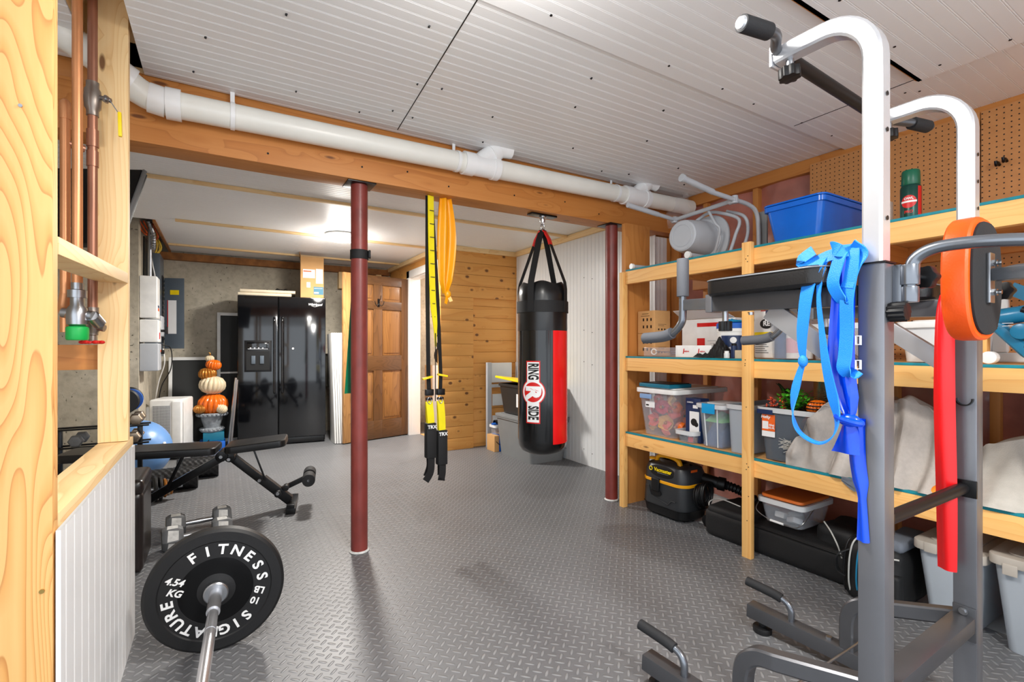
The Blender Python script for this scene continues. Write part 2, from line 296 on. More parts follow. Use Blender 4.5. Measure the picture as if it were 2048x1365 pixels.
# ---------------------------------------------------------------- mesh helpers
class MB:
    def __init__(s): s.v = []; s.f = []
    def add(s, vs, fs):
        o = len(s.v); s.v += [Vector(v) for v in vs]; s.f += [tuple(i + o for i in f) for f in fs]; return s
    def box(s, x0, x1, y0, y1, z0, z1, taper=0):
        a = taper
        vs = [(x0 + a, y0 + a, z0), (x1 - a, y0 + a, z0), (x1 - a, y1 - a, z0), (x0 + a, y1 - a, z0), (x0, y0, z1), (x1, y0, z1), (x1, y1, z1), (x0, y1, z1)]
        return s.add(vs, [(3, 2, 1, 0), (4, 5, 6, 7), (0, 1, 5, 4), (1, 2, 6, 5), (2, 3, 7, 6), (3, 0, 4, 7)])
    def obox(s, c, size, rot=(0, 0, 0)):
        m = Matrix.Translation(c) @ Matrix.Rotation(rot[2], 4, 'Z') @ Matrix.Rotation(rot[1], 4, 'Y') @ Matrix.Rotation(rot[0], 4, 'X')
        b = MB().box(-size[0] / 2, size[0] / 2, -size[1] / 2, size[1] / 2, -size[2] / 2, size[2] / 2)
        return s.add([m @ v for v in b.v], b.f)
    def bar(s, p0, p1, w, h, up=(0, 0, 1)):
        p0 = Vector(p0); p1 = Vector(p1); d = (p1 - p0).normalized(); u = Vector(up); sd = d.cross(u).normalized(); u = sd.cross(d)
        vs = []
        for p in (p0, p1):
            for a, b in ((-1, -1), (1, -1), (1, 1), (-1, 1)): vs.append(p + sd * a * w / 2 + u * b * h / 2)
        return s.add(vs, [(3, 2, 1, 0), (4, 5, 6, 7), (0, 1, 5, 4), (1, 2, 6, 5), (2, 3, 7, 6), (3, 0, 4, 7)])
    def sweep(s, path, sec, closed=False, up=None, scl=None, caps=True):
        P = [Vector(p) for p in path]; n = len(P); k = len(sec); T = []
        for i in range(n):
            a = P[(i - 1) % n] if closed or i > 0 else P[i]; b = P[(i + 1) % n] if closed or i < n - 1 else P[i]
            T.append((b - a).normalized())
        t0 = T[0]; u = Vector(up) if up else (Vector((0, 0, 1)) if abs(t0.z) < .9 else Vector((0, 1, 0)))
        u = (u - t0 * u.dot(t0)).normalized(); rings = []
        for i in range(n):
            t = T[i]
            if i:
                ax = T[i - 1].cross(t)
                if ax.length > 1e-7: u = Matrix.Rotation(T[i - 1].angle(t), 3, ax.normalized()) @ u
                u = (u - t * u.dot(t)).normalized()
            sd = t.cross(u); q = scl[i] if scl else 1
            rings += [P[i] + sd * a * q + u * b * q for a, b in sec]
        fs = []
        for i in range(n if closed else n - 1):
            j = (i + 1) % n
            for a in range(k): b = (a + 1) % k; fs.append((i * k + a, i * k + b, j * k + b, j * k + a))
        if caps and not closed: fs.append(tuple(range(k - 1, -1, -1))); fs.append(tuple((n - 1) * k + a for a in range(k)))
        return s.add(rings, fs)
    def tube(s, path, r, n=12, closed=False, scl=None): return s.sweep(path, [(math.cos(2 * PI * i / n) * r, math.sin(2 * PI * i / n) * r) for i in range(n)], closed, None, scl)
    def cyl(s, p0, p1, r0, r1=None, n=20):
        r1 = r0 if r1 is None else r1
        return s.tube([p0, p1], 1, n, scl=[r0, r1])
    def sq(s, path, w, h, up=None, c=.18, closed=False):
        a, b = w / 2, h / 2; q = min(w, h) * c
        return s.sweep(path, [(-a + q, -b), (a - q, -b), (a, -b + q), (a, b - q), (a - q, b), (-a + q, b), (-a, b - q), (-a, -b + q)], closed, up)
    def ribbon(s, path, wdir, w, th=.002):
        P = [Vector(p) for p in path]; n = len(P); vs = []
        for i, p in enumerate(P):
            t = (P[min(i + 1, n - 1)] - P[max(i - 1, 0)]).normalized(); wd = Vector(wdir[i] if isinstance(wdir, list) else wdir); wd = (wd - t * wd.dot(t)).normalized(); nn = t.cross(wd)
            ww = w[i] if isinstance(w, list) else w
            vs += [p - wd * ww / 2 - nn * th / 2, p + wd * ww / 2 - nn * th / 2, p + wd * ww / 2 + nn * th / 2, p - wd * ww / 2 + nn * th / 2]
        fs = [(3, 2, 1, 0), tuple((n - 1) * 4 + a for a in range(4))]
        for i in range(n - 1):
            for a in range(4): b = (a + 1) % 4; fs.append((i * 4 + a, i * 4 + b, i * 4 + 4 + b, i * 4 + 4 + a))
        return s.add(vs, fs)
    def lathe(s, prof, c=(0, 0, 0), n=28, m=None, sx=1, sy=1, ribs=0, ra=0):
        vs = []; k = len(prof); c = Vector(c)
        for i in range(n):
            a = 2 * PI * i / n; q = 1 + ra * abs(math.sin(ribs * a / 2)) - ra if ribs else 1
            for r, z in prof:
                v = Vector((r * q * math.cos(a) * sx, r * q * math.sin(a) * sy, z)); vs.append((m @ v if m else v) + c)
        fs = []
        for i in range(n):
            j = (i + 1) % n
            for a in range(k - 1): fs.append((i * k + a, j * k + a, j * k + a + 1, i * k + a + 1))
        if prof[0][0] > 1e-6: fs.append(tuple(i * k for i in range(n - 1, -1, -1)))
        if prof[-1][0] > 1e-6: fs.append(tuple(i * k + k - 1 for i in range(n)))
        return s.add(vs, fs)
    def prism(s, poly, h0, h1, m=None):
        k = len(poly); vs = [Vector((a, b, h0)) for a, b in poly] + [Vector((a, b, h1)) for a, b in poly]
        if m: vs = [m @ v for v in vs]
        return s.add(vs, [tuple(range(k - 1, -1, -1)), tuple(range(k, 2 * k))] + [(i, (i + 1) % k, k + (i + 1) % k, k + i) for i in range(k)])
    def ball(s, c, r, n=16, m=8, sc=(1, 1, 1)):
        return s.lathe([(r * math.sin(PI * j / m), -r * math.cos(PI * j / m)) for j in range(m + 1)], c, n, Matrix.Diagonal(sc))
    def grid(s, fn, nu, nv, th=0.0):
        vs = [Vector(fn(i / nu, j / nv)) for i in range(nu + 1) for j in range(nv + 1)]
        q = lambda i, j: i * (nv + 1) + j
        s.add(vs, [(q(i, j), q(i + 1, j), q(i + 1, j + 1), q(i, j + 1)) for i in range(nu) for j in range(nv)])
        if th:
            s.add([v - Vector((0, 0, th)) for v in vs], [(q(i, j), q(i, j + 1), q(i + 1, j + 1), q(i + 1, j)) for i in range(nu) for j in range(nv)])
        return s
def rrect(w, h, r, k=5):
    out = []
    for cx, cy, a0 in ((w / 2 - r, h / 2 - r, 0), (-w / 2 + r, h / 2 - r, 90), (-w / 2 + r, -h / 2 + r, 180), (w / 2 - r, -h / 2 + r, 270)):
        for i in range(k + 1): a = R(a0 + 90 * i / k); out.append((cx + r * math.cos(a), cy + r * math.sin(a)))
    return out
def arc(c, r, a0, a1, k, plane='yz', fixed=0):
    out = []
    for i in range(k + 1):
        a = R(a0 + (a1 - a0) * i / k); p = (c[0] + r * math.cos(a), c[1] + r * math.sin(a))
        out.append({'yz': (fixed, p[0], p[1]), 'xz': (p[0], fixed, p[1]), 'xy': (p[0], p[1], fixed)}[plane])
    return out
def smooth_path(pts, k=6):
    P = [Vector(p) for p in pts]; out = []
    for i in range(len(P) - 1):
        p0 = P[max(i - 1, 0)]; p1 = P[i]; p2 = P[i + 1]; p3 = P[min(i + 2, len(P) - 1)]
        for j in range(k):
            t = j / k; out.append(.5 * ((2 * p1) + (p2 - p0) * t + (2 * p0 - 5 * p1 + 4 * p2 - p3) * t * t + (3 * p1 - p0 - 3 * p2 + p3) * t ** 3))
    out.append(P[-1]); return out
def set_tags(o, label=None, cat=None, group=None, kind=None):
    if label: o['label'] = label
    if cat: o['category'] = cat
    if group: o['group'] = group
    if kind: o['kind'] = kind
    return o
def link_mesh(name, mb, mat, inv, bevel=0, seg=2, ang=35, fix=True):
    me = bpy.data.meshes.new(name); me.from_pydata([tuple(inv @ v) for v in mb.v], [], mb.f)
    bm = bmesh.new(); bm.from_mesh(me)
    if fix: bmesh.ops.recalc_face_normals(bm, faces=bm.faces)
    if bevel:
        ed = [e for e in bm.edges if len(e.link_faces) == 2 and e.calc_face_angle(0) > R(40)]
        bmesh.ops.bevel(bm, geom=ed, offset=bevel, segments=seg, profile=.6, affect='EDGES', clamp_overlap=True)
    bm.to_mesh(me); bm.free()
    for p in me.polygons: p.use_smooth = True
    me.set_sharp_from_angle(angle=R(ang))
    me.materials.append(M[mat] if isinstance(mat, str) else mat)
    o = bpy.data.objects.new(name, me); COL.objects.link(o); return o
INV = {}
def thing(name, label, cat, loc=(0, 0, 0), rotz=0, group=None):
    o = bpy.data.objects.new(name, None); COL.objects.link(o); o.empty_display_size = .05
    o.location = loc; o.rotation_euler = (0, 0, rotz); set_tags(o, label, cat, group)
    return o
def part(name, mb, mat, parent, bevel=0, seg=2, ang=35, label=None, kind=None, local=False):
    """mesh given in world coordinates (or in the thing's own when local); parent is a thing or a part of it"""
    root = parent
    while root.parent: root = root.parent
    mw = Matrix.Translation(root.location) @ Matrix.Rotation(root.rotation_euler.z, 4, 'Z')
    o = link_mesh(name, mb, mat, Matrix.Identity(4) if local else mw.inverted(), bevel, seg, ang)
    o.parent = parent; set_tags(o, label, None, None, kind); return o
def solo(name, mb, mat, label, cat, loc=(0, 0, 0), rotz=0, group=None, bevel=0, seg=2, ang=35, local=False, kind=None):
    mw = Matrix.Translation(loc) @ Matrix.Rotation(rotz, 4, 'Z')
    o = link_mesh(name, mb, mat, Matrix.Identity(4) if local else mw.inverted(), bevel, seg, ang)
    o.location = loc; o.rotation_euler = (0, 0, rotz); return set_tags(o, label, cat, group, kind)
def struct(name, mb, mat, bevel=0, parent=None):
    o = link_mesh(name, mb, mat, Matrix.Identity(4), bevel); o['kind'] = 'structure'
    if parent: o.parent = parent
    return o
def dup(root, loc, rotz=None, label=None, group=None):
    r = root.copy(); COL.objects.link(r); r.location = loc
    if rotz is not None: r.rotation_euler = (0, 0, rotz)
    if label: r['label'] = label
    if group: r['group'] = group
    for ch in list(root.children):
        c = ch.copy(); COL.objects.link(c); c.parent = r
        for g in list(ch.children): d = g.copy(); COL.objects.link(d); d.parent = c
    return r
def textmb(body, size, m, ext=.0006, bold=.0, shear=0, sx=1, align='CENTER', spacing=1):
    cu = bpy.data.curves.new('t', 'FONT'); cu.body = body; cu.size = size; cu.extrude = ext; cu.offset = bold; cu.shear = shear; cu.resolution_u = 3
    cu.align_x = align; cu.align_y = 'CENTER'; cu.space_character = spacing
    ob = bpy.data.objects.new('t', cu); me = bpy.data.meshes.new_from_object(ob)
    mb = MB(); mb.add([m @ Vector((v.co.x * sx, v.co.y, v.co.z)) for v in me.vertices], [tuple(p.vertices) for p in me.polygons])
    bpy.data.objects.remove(ob); bpy.data.curves.remove(cu); bpy.data.meshes.remove(me); return mb
def frame(o, x, y):
    """matrix whose local X, Y axes are the given directions (text lies in them, facing X cross Y)"""
    x = Vector(x).normalized(); y = Vector(y); y = (y - x * y.dot(x)).normalized(); z = x.cross(y)
    m = Matrix((x, y, z)).transposed().to_4x4(); return Matrix.Translation(o) @ m
FX = lambda o: frame(o, (0, -1, 0), (0, 0, 1))    # faces -X
FY = lambda o: frame(o, (1, 0, 0), (0, 0, 1))     # faces -Y
def bead(mb, o, u, r, nrm, U, L, pitch=.053, dep=.0022):
    """beadboard: profile across u, run along r, facing nrm, with a groove pair at each pitch"""
    o, u, r, nrm = Vector(o), Vector(u), Vector(r), Vector(nrm); pts = [(0, 0)]; x = pitch * .5
    while x < U - .02:
        pts += [(x, 0), (x + .0012, -dep), (x + .0034, 0), (x + .0060, 0), (x + .0082, -dep), (x + .0094, 0)]; x += pitch
    pts += [(U, 0), (U, -.008), (0, -.008)]; k = len(pts)
    vs = [o + u * a + nrm * b for a, b in pts]; vs += [v + r * L for v in vs]
    return mb.add(vs, [(i, (i + 1) % k, k + (i + 1) % k, k + i) for i in range(k)])

# ---------------------------------------------------------------- the room
struct('floor', MB().box(-1.6, 2.62, -1.6, 6.9, -.012, 0).box(2.62, 3.0, 2.2, 6.9, -.012, 0), 'mat')
struct('floor.001', MB().box(-1.7, 3.5, -1.7, 7.2, -.1, -.0125), 'offwhite')
struct('wall_back', MB().box(-1.6, 3.2, 6.85, 7.05, 0, 2.43), 'concrete')
struct('wall_left', MB().box(-1.6, -.62, 5.42, 6.85, -.01, 2.43).box(-1.6, -1.3, 1.2, 5.42, -.01, 2.6), 'concrete')
b = MB(); bead(b, (-.282, -1.6, 2.305), (0, 1, 0), (1, 0, 0), (0, 0, -1), 4.24, 3.48); bead(b, (-1.5, -1.6, 2.305), (0, 1, 0), (1, 0, 0), (0, 0, -1), 4.24, 1.045); struct('ceiling', b, 'white_ceiling')
struct('ceiling.001', MB().box(-.282, 3.3, -1.6, 2.64, 2.314, 2.35).box(-1.5, -.455, -1.6, 2.64, 2.314, 2.35).box(-.53, -.46, -1.6, 2.7, 2.35, 2.6).box(-.282, -.2, -1.6, 2.7, 2.35, 2.6).box(-.53, -.2, -1.6, 2.7, 2.6, 2.64).box(-.46, -.282, 2.64, 2.7, 2.31, 2.6), 'stud_x')
b = MB(); bead(b, (-.48, 2.80, 2.22), (0, 1, 0), (1, 0, 0), (0, 0, -1), 3.98, 3.47, .041)
bead(b, (-1.3, 2.80, 2.22), (0, 1, 0), (1, 0, 0), (0, 0, -1), 2.4, .82, .041); struct('ceiling.002', b, 'white_ceiling')
struct('ceiling.003', MB().box(-1.5, 3.3, 2.8, 7.0, 2.40, 2.43).box(-1.5, 3.3, 2.64, 2.8, 2.33, 2.43), 'osb')
b = MB(); bead(b, (-.6, -1.5, 2.288), (0, 1, 0), (1, 0, 0), (0, 0, -1), 2.96, 3.78); struct('ceiling.004', b, 'white_ceiling')
b = MB(); bead(b, (.9, -1.5, 2.262), (0, 1, 0), (1, 0, 0), (0, 0, -1), 2.40, 1.68); b.box(.9, 2.58, .885, .9, 2.262, 2.29); struct('ceiling.005', b, 'white_ceiling')
struct('trim_11', MB().box(.9, 2.575, .9, .904, 2.264, 2.284), 'beam_x')
# seams of the ceiling panels
struct('trim_12', MB().obox((.79, 2.02, 2.3045), (.004, 1.16, .003), (0, 0, R(-4))), 'black_satin')
struct('trim_13', MB().box(2.60, 2.604, .9, 1.44, 2.2865, 2.2885), 'black_satin')
# pine partition beside the doorway
b = MB()
def planks(mb, x0, x1, y, z0, z1, h=.128, th=.018, off=0, axis='x'):
    z = z0 + off
    zs = [z0] + ([z] if off else [])
    z = z0 + off
    while z < z1 - .02:
        a = z; t = min(z + h - .003, z1)
        if axis == 'x': mb.box(x0, x1, y, y + th, a, t)
        else: mb.box(y, y + th, x0, x1, a, t)
        z += h
    return mb
b = planks(MB(), 2.02, 2.41, 4.85, 0, 1.66); planks(b, 2.02, 2.985, 4.85, 1.664, 2.2)
b.box(2.02, 2.10, 4.87, 4.93, 0, 2.2).box(2.021, 2.985, 4.8665, 4.869, 1.66, 2.2).box(2.021, 2.41, 4.8665, 4.869, 0, 1.66)
struct('wall_partition', b, 'pine_x', .0015)
b = planks(MB(), 2.41, 2.985, 4.875, 0, 1.66, off=.04); b.box(2.41, 3.0, 4.895, 4.9, 0, 2.2); struct('wall_partition.001', b, 'pine_x', .0015)
struct('trim_1', MB().box(2.02, 2.985, 4.825, 4.85, 2.165, 2.218), 'stud_x', .002)
struct('trim_2', MB().box(2.935, 2.968, 2.85, 4.83, 2.165, 2.218), 'stud_y', .002)
struct('trim_3', MB().box(2.028, 2.0785, 4.93, 6.84, 2.165, 2.218), 'stud_y', .002)
# wall with the doorway (plane X = 2.08)
b = planks(MB(), 4.94, 6.84, 2.08, 2.03, 2.2, h=.17, axis='y'); planks(b, 6.06, 6.84, 2.08, 0, 2.03, axis='y'); b.box(2.10, 2.2, 5.96, 6.84, 0, 2.2)
struct('wall_right', b, 'pine_y', .0015)
d1 = thing('door_1', None, None, (2.08, 5.5, 0))
d1['kind'] = 'structure'
part('door_frame', MB().box(2.05, 2.08, 5.95, 6.05, 0, 2.08).box(2.05, 2.08, 5.0, 6.05, 1.99, 2.08).box(2.08, 2.2, 5.95, 5.97, 0, 2.0).box(2.08, 2.2, 5.0, 5.97, 1.98, 2.0).box(2.085, 2.2, 5.02, 5.04, 0, 2.0), 'white_paint', d1, .003)
# room glimpsed through the doorway
b = planks(MB(), 2.3, 4.2, 7.0, 0, 2.3, h=.14); struct('wall_hall', b, 'offwhite', .0015)
struct('wall_hall.001', MB().box(3.6, 3.65, 4.95, 7.0, 0, 2.3), 'white_paint')
struct('floor.002', MB().box(2.62, 4.2, 4.95, 7.0, -.013, -.005).box(2.2, 2.62, 5.0, 5.95, 0, .004), 'ply')
struct('ceiling.006', MB().box(2.2, 4.2, 4.95, 7.0, 2.3, 2.33), 'white_paint')
# white beadboard wall and its return by the shelves
b = MB(); bead(b, (2.97, 2.74, 0), (0, 1, 0), (0, 0, 1), (-1, 0, 0), 2.12, 2.218); struct('wall_bead', b, 'white_bead')
b = MB(); bead(b, (2.985, 2.74, 0), (1, 0, 0), (0, 0, 1), (0, -1, 0), .12, 2.0, .04); struct('wall_bead.001', b, 'white_bead')
struct('wall_bead.002', MB().box(3.0, 3.28, 2.76, 4.86, 0, 2.22), 'ply')
# stud wall with film-faced insulation behind the shelves, pegboard nearer
def film(u, v):
    y = 2.74 - u * 5.3; z = 2.22 * v
    bay = (y * 2.46) % 1.0
    return (3.235 - .028 * math.sin(PI * bay) + .012 * noise.noise(Vector((y * 5, z * 4, 0))) + .006 * noise.noise(Vector((y * 17, z * 14, 3))), y, z)
b = MB().grid(film, 260, 90); struct('wall_insulated', b, 'insul')
struct('wall_insulated.001', MB().box(3.28, 3.3, -1.6, 2.74, 0, 2.35), 'ply')
for i, y in enumerate((2.71, 2.44, 2.033, 1.627, 1.22, .813, .407, 0)):
    struct('trim_%d' % (20 + i), MB().box(3.19, 3.28, y - .019, y + .019, 0, 2.22), 'beam_z', .002)
struct('trim_4', MB().box(3.175, 3.28, -1.6, 2.64, 2.22, 2.303), 'beam_y', .002)
struct('trim_5', MB().box(3.11, 3.19, 2.74, 2.76, 0, 2.0), 'beam_z', .002)
b = MB().box(3.165, 3.173, .86, 1.654, .95, 2.26).box(3.165, 3.173, -1.0, .855, .95, 2.26); struct('wall_pegboard', b, 'peg')
# battens on the far ceiling
for i, (x0, x1, y) in enumerate(((-.44, 2.93, 3.85), (-.33, 2.03, 5.08), (-.47, 2.03, 6.30))):
    struct('trim_%d' % (6 + i), MB().box(x0, x1, y - .019, y + .019, 2.20, 2.2195), 'stud_x', .002)
struct('trim_9', MB().box(-1.3, 2.05, 6.77, 6.85, 2.12, 2.2).box(-.5, -.48, 5.2, 6.8, 2.2, 2.26), 'osb')
struct('trim_10', MB().box(1.36, 1.42, 6.75, 6.85, 1.9, 2.12).box(1.86, 1.93, 6.75, 6.85, 1.9, 2.12), 'stud_z', .002)
# nail heads and gaps of the near ceiling
b = MB()
for x, y in ((-.05, 2.2), (-.1, 2.5), (.2, 1.9), (.3, 2.45), (.74, 2.4), (.85, 2.42), (.76, 2.1), (.87, 2.08), (1.2, 2.2), (1.5, 1.9), (1.3, 2.5), (1.8, 2.3), (2.1, 2.0), (2.4, 2.45), (1.9, 1.7), (1.4, 1.66), (2.6, 2.2), (2.9, 2.4), (.45, 1.6), (.66, 1.7), (.6, 2.5), (2.2, 2.5)):
    b.cyl((x, y, 2.3055), (x + .006, y, 2.303), .006, n=8)
for x, y in ((1.0, 1.40), (1.6, 1.40), (1.95, 1.40), (2.2, 1.41), (2.6, 1.40), (2.9, 1.40), (2.7, .99), (2.74, .95)): b.cyl((x, y, 2.289), (x, y, 2.286), .005, n=8)
for x, y in ((1.75, .82), (2.2, .84), (2.5, .8), (2.52, .6)): b.cyl((x, y, 2.263), (x, y, 2.260), .005, n=8)
struct('ceiling.007', b, 'black_satin')
b = MB()
for y in (2.95, 3.2, 3.5, 3.62, 3.9, 4.1, 4.4):
    for z in (.12, .95, 1.25, 1.75): b.cyl((2.9695, y, z + .03 * math.sin(y * 9)), (2.967, y, z + .03 * math.sin(y * 9)), .004, n=8)
struct('wall_bead.003', b, 'black_satin')

# ---------------------------------------------------------------- near left stud wall
b = MB().box(-.383, -.296, 1.348, 1.386, 0, 2.6)
pt = thing('timber_post', 'thick swirly-grained fir post in the left foreground, floor to ceiling', 'post', (-.34, 1.367, 0))
part('post_shaft', b, 'fir_z', pt, .0015)
part('screw', MB().cyl((-.312, 1.3485, .62), (-.312, 1.345, .62), .0045, n=12), 'brass', pt)
part('nail', MB().cyl((-.344, 1.3485, 1.605), (-.344, 1.346, 1.605), .0035, n=12), 'steel', pt)
solo('wall_stud', MB().box(-.383, -.294, 2.30, 2.338, .768, 2.6), 'stud_z', 'pale vertical stud just behind the copper pipes, standing on the slanting sill', 'stud', (-.34, 2.32, .768), bevel=.0015)
solo('blocking_board', MB().bar((-.339, 1.388, 1.336), (-.339, 2.298, 1.376), .089, .038), 'stud_y', 'short board bridging the foreground post and the stud at eye level', 'board', (-.339, 1.39, 1.33), bevel=.0015)
solo('sill_board', MB().box(-.383, -.294, 1.388, 2.42, .73, .766), 'stud_y', 'flat timber sill on top of the low white panelled wall', 'board', (-.34, 1.9, .73), bevel=.0015)
solo('timber_block', MB().box(-.72, -.385, 2.345, 2.383, 1.035, 1.127), 'beam_x', 'short orange-brown board behind the pipes, below the red valve wheel', 'board', (-.5, 2.36, 1.035), bevel=.0015)
b = MB(); bead(b, (-.284, 1.352, .0), (0, 1, 0), (0, 0, 1), (1, 0, 0), 1.03, .738, .070, .0014); struct('wall_low', b, 'white_bead')
struct('wall_low.001', MB().box(-.383, -.293, 1.39, 2.36, 0, .728), 'stud_z')
# copper pipes
cp = thing('copper_pipe', 'short capped copper pipe nearest the foreground post', 'pipe', (-.46, 2.24, 1.2))
part('pipe_run', MB().cyl((-.455, 2.22, 1.17), (-.455, 2.22, 1.92), .0145), 'copper', cp)
part('pipe_cap', MB().lathe([(.0165, 0), (.0165, .045), (.014, .06), (.007, .068), (0, .07)], (-.455, 2.22, 1.90)), 'copper', cp)
part('pipe_branch', MB().cyl((-.455, 2.22, 1.82), (-.41, 2.245, 1.817), .0125), 'copper_old', cp)
cp = thing('copper_pipe', 'bright copper pipe running full height in the middle of the stud bay', 'pipe', (-.41, 2.16, 1.2))
part('pipe_run', MB().cyl((-.412, 2.16, 1.28), (-.412, 2.16, 2.5), .0145), 'copper', cp)
cp = thing('copper_pipe', 'darker tarnished copper pipe with a ball valve and yellow lever', 'pipe', (-.39, 2.25, 1.2))
part('pipe_run', MB().cyl((-.388, 2.25, 1.22), (-.388, 2.25, 2.5), .0145), 'copper_old', cp)
vb = part('ball_valve', MB().lathe([(.018, 0), (.018, .02), (.024, .03), (.026, .06), (.024, .09), (.019, .1), (.019, .12)], (-.388, 2.25, 1.94), 18), 'solder', cp)
part('valve_stem', MB().cyl((-.37, 2.245, 2.01), (-.335, 2.23, 2.0), .008).cyl((-.352, 2.238, 2.005), (-.345, 2.235, 2.003), .014, n=6), 'steel', vb)
part('valve_lever', MB().ribbon(smooth_path([(-.338, 2.232, 2.003), (-.325, 2.228, 1.98), (-.31, 2.224, 1.955)]), (0, 1, .2), .012, .003), 'steel', vb)
part('lever_grip', MB().bar((-.309, 2.224, 1.962), (-.307, 2.224, 1.875), .014, .011), 'yellow', vb, .003)
part('pipe_tee', MB().cyl((-.388, 2.25, 1.83), (-.388, 2.25, 1.89), .018).cyl((-.388, 2.25, 1.76), (-.388, 2.25, 1.815), .0175), 'copper_old', cp)
mv = thing('mixing_valve', 'nickel mixing valve with a bright green cap under the copper pipes', 'valve', (-.42, 2.17, 1.16))
part('valve_body', MB().lathe([(.016, 0), (.028, .01), (.03, .04), (.026, .065), (.019, .075), (.019, .1), (.026, .1), (.026, .125), (.017, .128), (.017, .15)], (-.412, 2.16, 1.185), 22).cyl((-.455, 2.19, 1.235), (-.37, 2.16, 1.225), .017).cyl((-.373, 2.16, 1.225), (-.36, 2.19, 1.2), .02), 'steel', mv)
part('green_cap', MB().lathe([(.028, 0), (.031, .005), (.031, .042), (.026, .046)], (-.412, 2.16, 1.142), 12), 'green', mv, .001)
part('elbow', MB().tube(smooth_path([(-.455, 2.22, 1.30), (-.457, 2.21, 1.25), (-.445, 2.19, 1.232), (-.42, 2.17, 1.23)]), .016), 'copper', mv)
gv = thing('gate_valve', 'brass gate valve with a red wheel above the orange-brown board', 'valve', (-.38, 2.25, 1.13))
part('valve_body', MB().lathe([(.012, 0), (.012, .02), (.016, .022), (.016, .03), (.022, .04), (.026, .06), (.026, .075), (.018, .09), (.018, .12)], (-.388, 2.25, 1.14), 18).cyl((-.372, 2.24, 1.19), (-.352, 2.235, 1.185), .012), 'solder', gv)
b = MB()
for k in range(6):
    a = 2 * PI * k / 6; b.ball((-.388 + .026 * math.cos(a), 2.24 + .026 * math.sin(a), 1.136), .011, 10, 6, (1, 1, .6))
b.cyl((-.388, 2.24, 1.132), (-.388, 2.24, 1.14), .024); part('hand_wheel', b, 'red', gv)

# ---------------------------------------------------------------- beam, drain pipe, columns
bm_ = thing('wooden_beam', 'long golden-brown main beam spanning the room under the ceiling', 'beam', (1.3, 2.72, 2.01))
part('beam_body', MB().box(-1.3, 3.16, 2.64, 2.80, 2.01, 2.225), 'beam_x', bm_, .002)
part('upper_board', MB().box(-1.3, 3.2, 2.65, 2.79, 2.228, 2.31), 'beam_x', bm_, .002)
b = MB()
for i, x in enumerate((.2, .65, .9, 1.15, 1.6, 2.0, 2.3)):
    b.cyl((x, 2.641, 2.06 + .02 * (i % 3)), (x, 2.638, 2.06 + .02 * (i % 3)), .005, n=8)
part('nail', b, 'black_metal', bm_)
PY = 2.572; PR = .056
dp = thing('drain_pipe', 'thick white plastic drain pipe hung along the front of the beam', 'pipe', (1.3, PY, 2.19))
pz = lambda x: 2.178 + .012 * (x - .2)
part('pipe_run', MB().cyl((-.18, PY, pz(-.18)), (1.24, PY, pz(1.24)), PR, n=32).cyl((1.40, PY, pz(1.40)), (2.50, PY, pz(2.50)), PR, n=32).cyl((2.62, PY, pz(2.62)), (3.17, PY - .01, pz(3.1)), PR, n=32), 'pvc', dp)
part('elbow', MB().tube(smooth_path([(-.80, 2.36, 2.40), (-.55, 2.44, 2.32), (-.38, 2.52, 2.245), (-.27, PY - .01, pz(-.27) + .012), (-.15, PY, pz(-.15))], 5), PR - .001, 28), 'pvc', dp)
part('coupling', MB().cyl((-.20, PY, pz(-.2)), (-.145, PY, pz(-.145)), PR + .010, n=32).cyl((-.26, PY - .004, pz(-.26) + .008), (-.2, PY, pz(-.2)), PR + .005, n=32).cyl((-.37, 2.525, 2.24), (-.32, 2.548, 2.215), PR + .008, n=32), 'pvc_fit', dp)
for x, s in ((1.24, 1), (2.50, .85)):
    b = MB().cyl((x - .03, PY, pz(x)), (x + .035, PY, pz(x)), PR + .01, n=32).cyl((x + .035, PY, pz(x)), (x + .16, PY, pz(x)), PR + .004, n=32).cyl((x + .16, PY, pz(x)), (x + .2, PY, pz(x)), PR + .009, n=32)
    b.tube(smooth_path([(x + .06, PY, pz(x) + .01), (x + .13, PY - .005, pz(x) + .07), (x + .2, PY - .015, pz(x) + .115), (x + .28, PY - .02, 2.315)], 4), PR * s * .86, 24)
    b.cyl((x + .15, PY - .006, pz(x) + .08), (x + .19, PY - .01, pz(x) + .108), PR * s * .86 + .008, n=24)
    part('wye_fitting', b, 'pvc_fit', dp)
for x in (.05, 1.17, 2.39):
    b = MB().ribbon([(x, PY + .04, 2.31), (x, PY + .04, pz(x) + PR + .005)], (1, 0, 0), .018, .002)
    b.ribbon(arc((PY, pz(x)), PR + .003, -80, 80, 10, 'yz', x)[::-1] + [(x, PY + .045, pz(x) + PR)], (1, 0, 0), .018, .003)
    b.ribbon(arc((PY, pz(x)), PR + .003, 100, 280, 14, 'yz', x), (1, 0, 0), .018, .003)
    part('hanger_strap', b, 'pvc_fit', dp)
def column(x, y, label):
    t = thing('steel_column', label, 'column', (x, y, 0), 0)
    part('column_shaft', MB().cyl((x, y, .0), (x, y, 2.003), .0445, n=36), 'lally', t)
    part('cap_plate', MB().box(x - .075, x + .075, y - .07, y + .07, 2.003, 2.0095), 'black_metal', t, .001)
    part('base_ring', MB().lathe([(.05, 0), (.053, .004), (.046, .012)], (x, y, 0), 30), 'hex_white', t)
    return t
column(.655, 2.72, 'dark red steel column in the middle, wrapped by a black strap'); column(2.46, 2.685, 'dark red steel column right of the punching bag')
bs = thing('anchor_strap', 'black strap wrapped round the nearer red column', 'strap', (.655, 2.72, 1.6))
part('strap_loop', MB().cyl((.655, 2.72, 1.598), (.655, 2.72, 1.648), .0485, n=36), 'fabric_black', bs, .002)
part('strap_tail', MB().obox((.706, 2.70, 1.628), (.012, .045, .04), (0, 0, R(-15))), 'fabric_black', bs, .003)
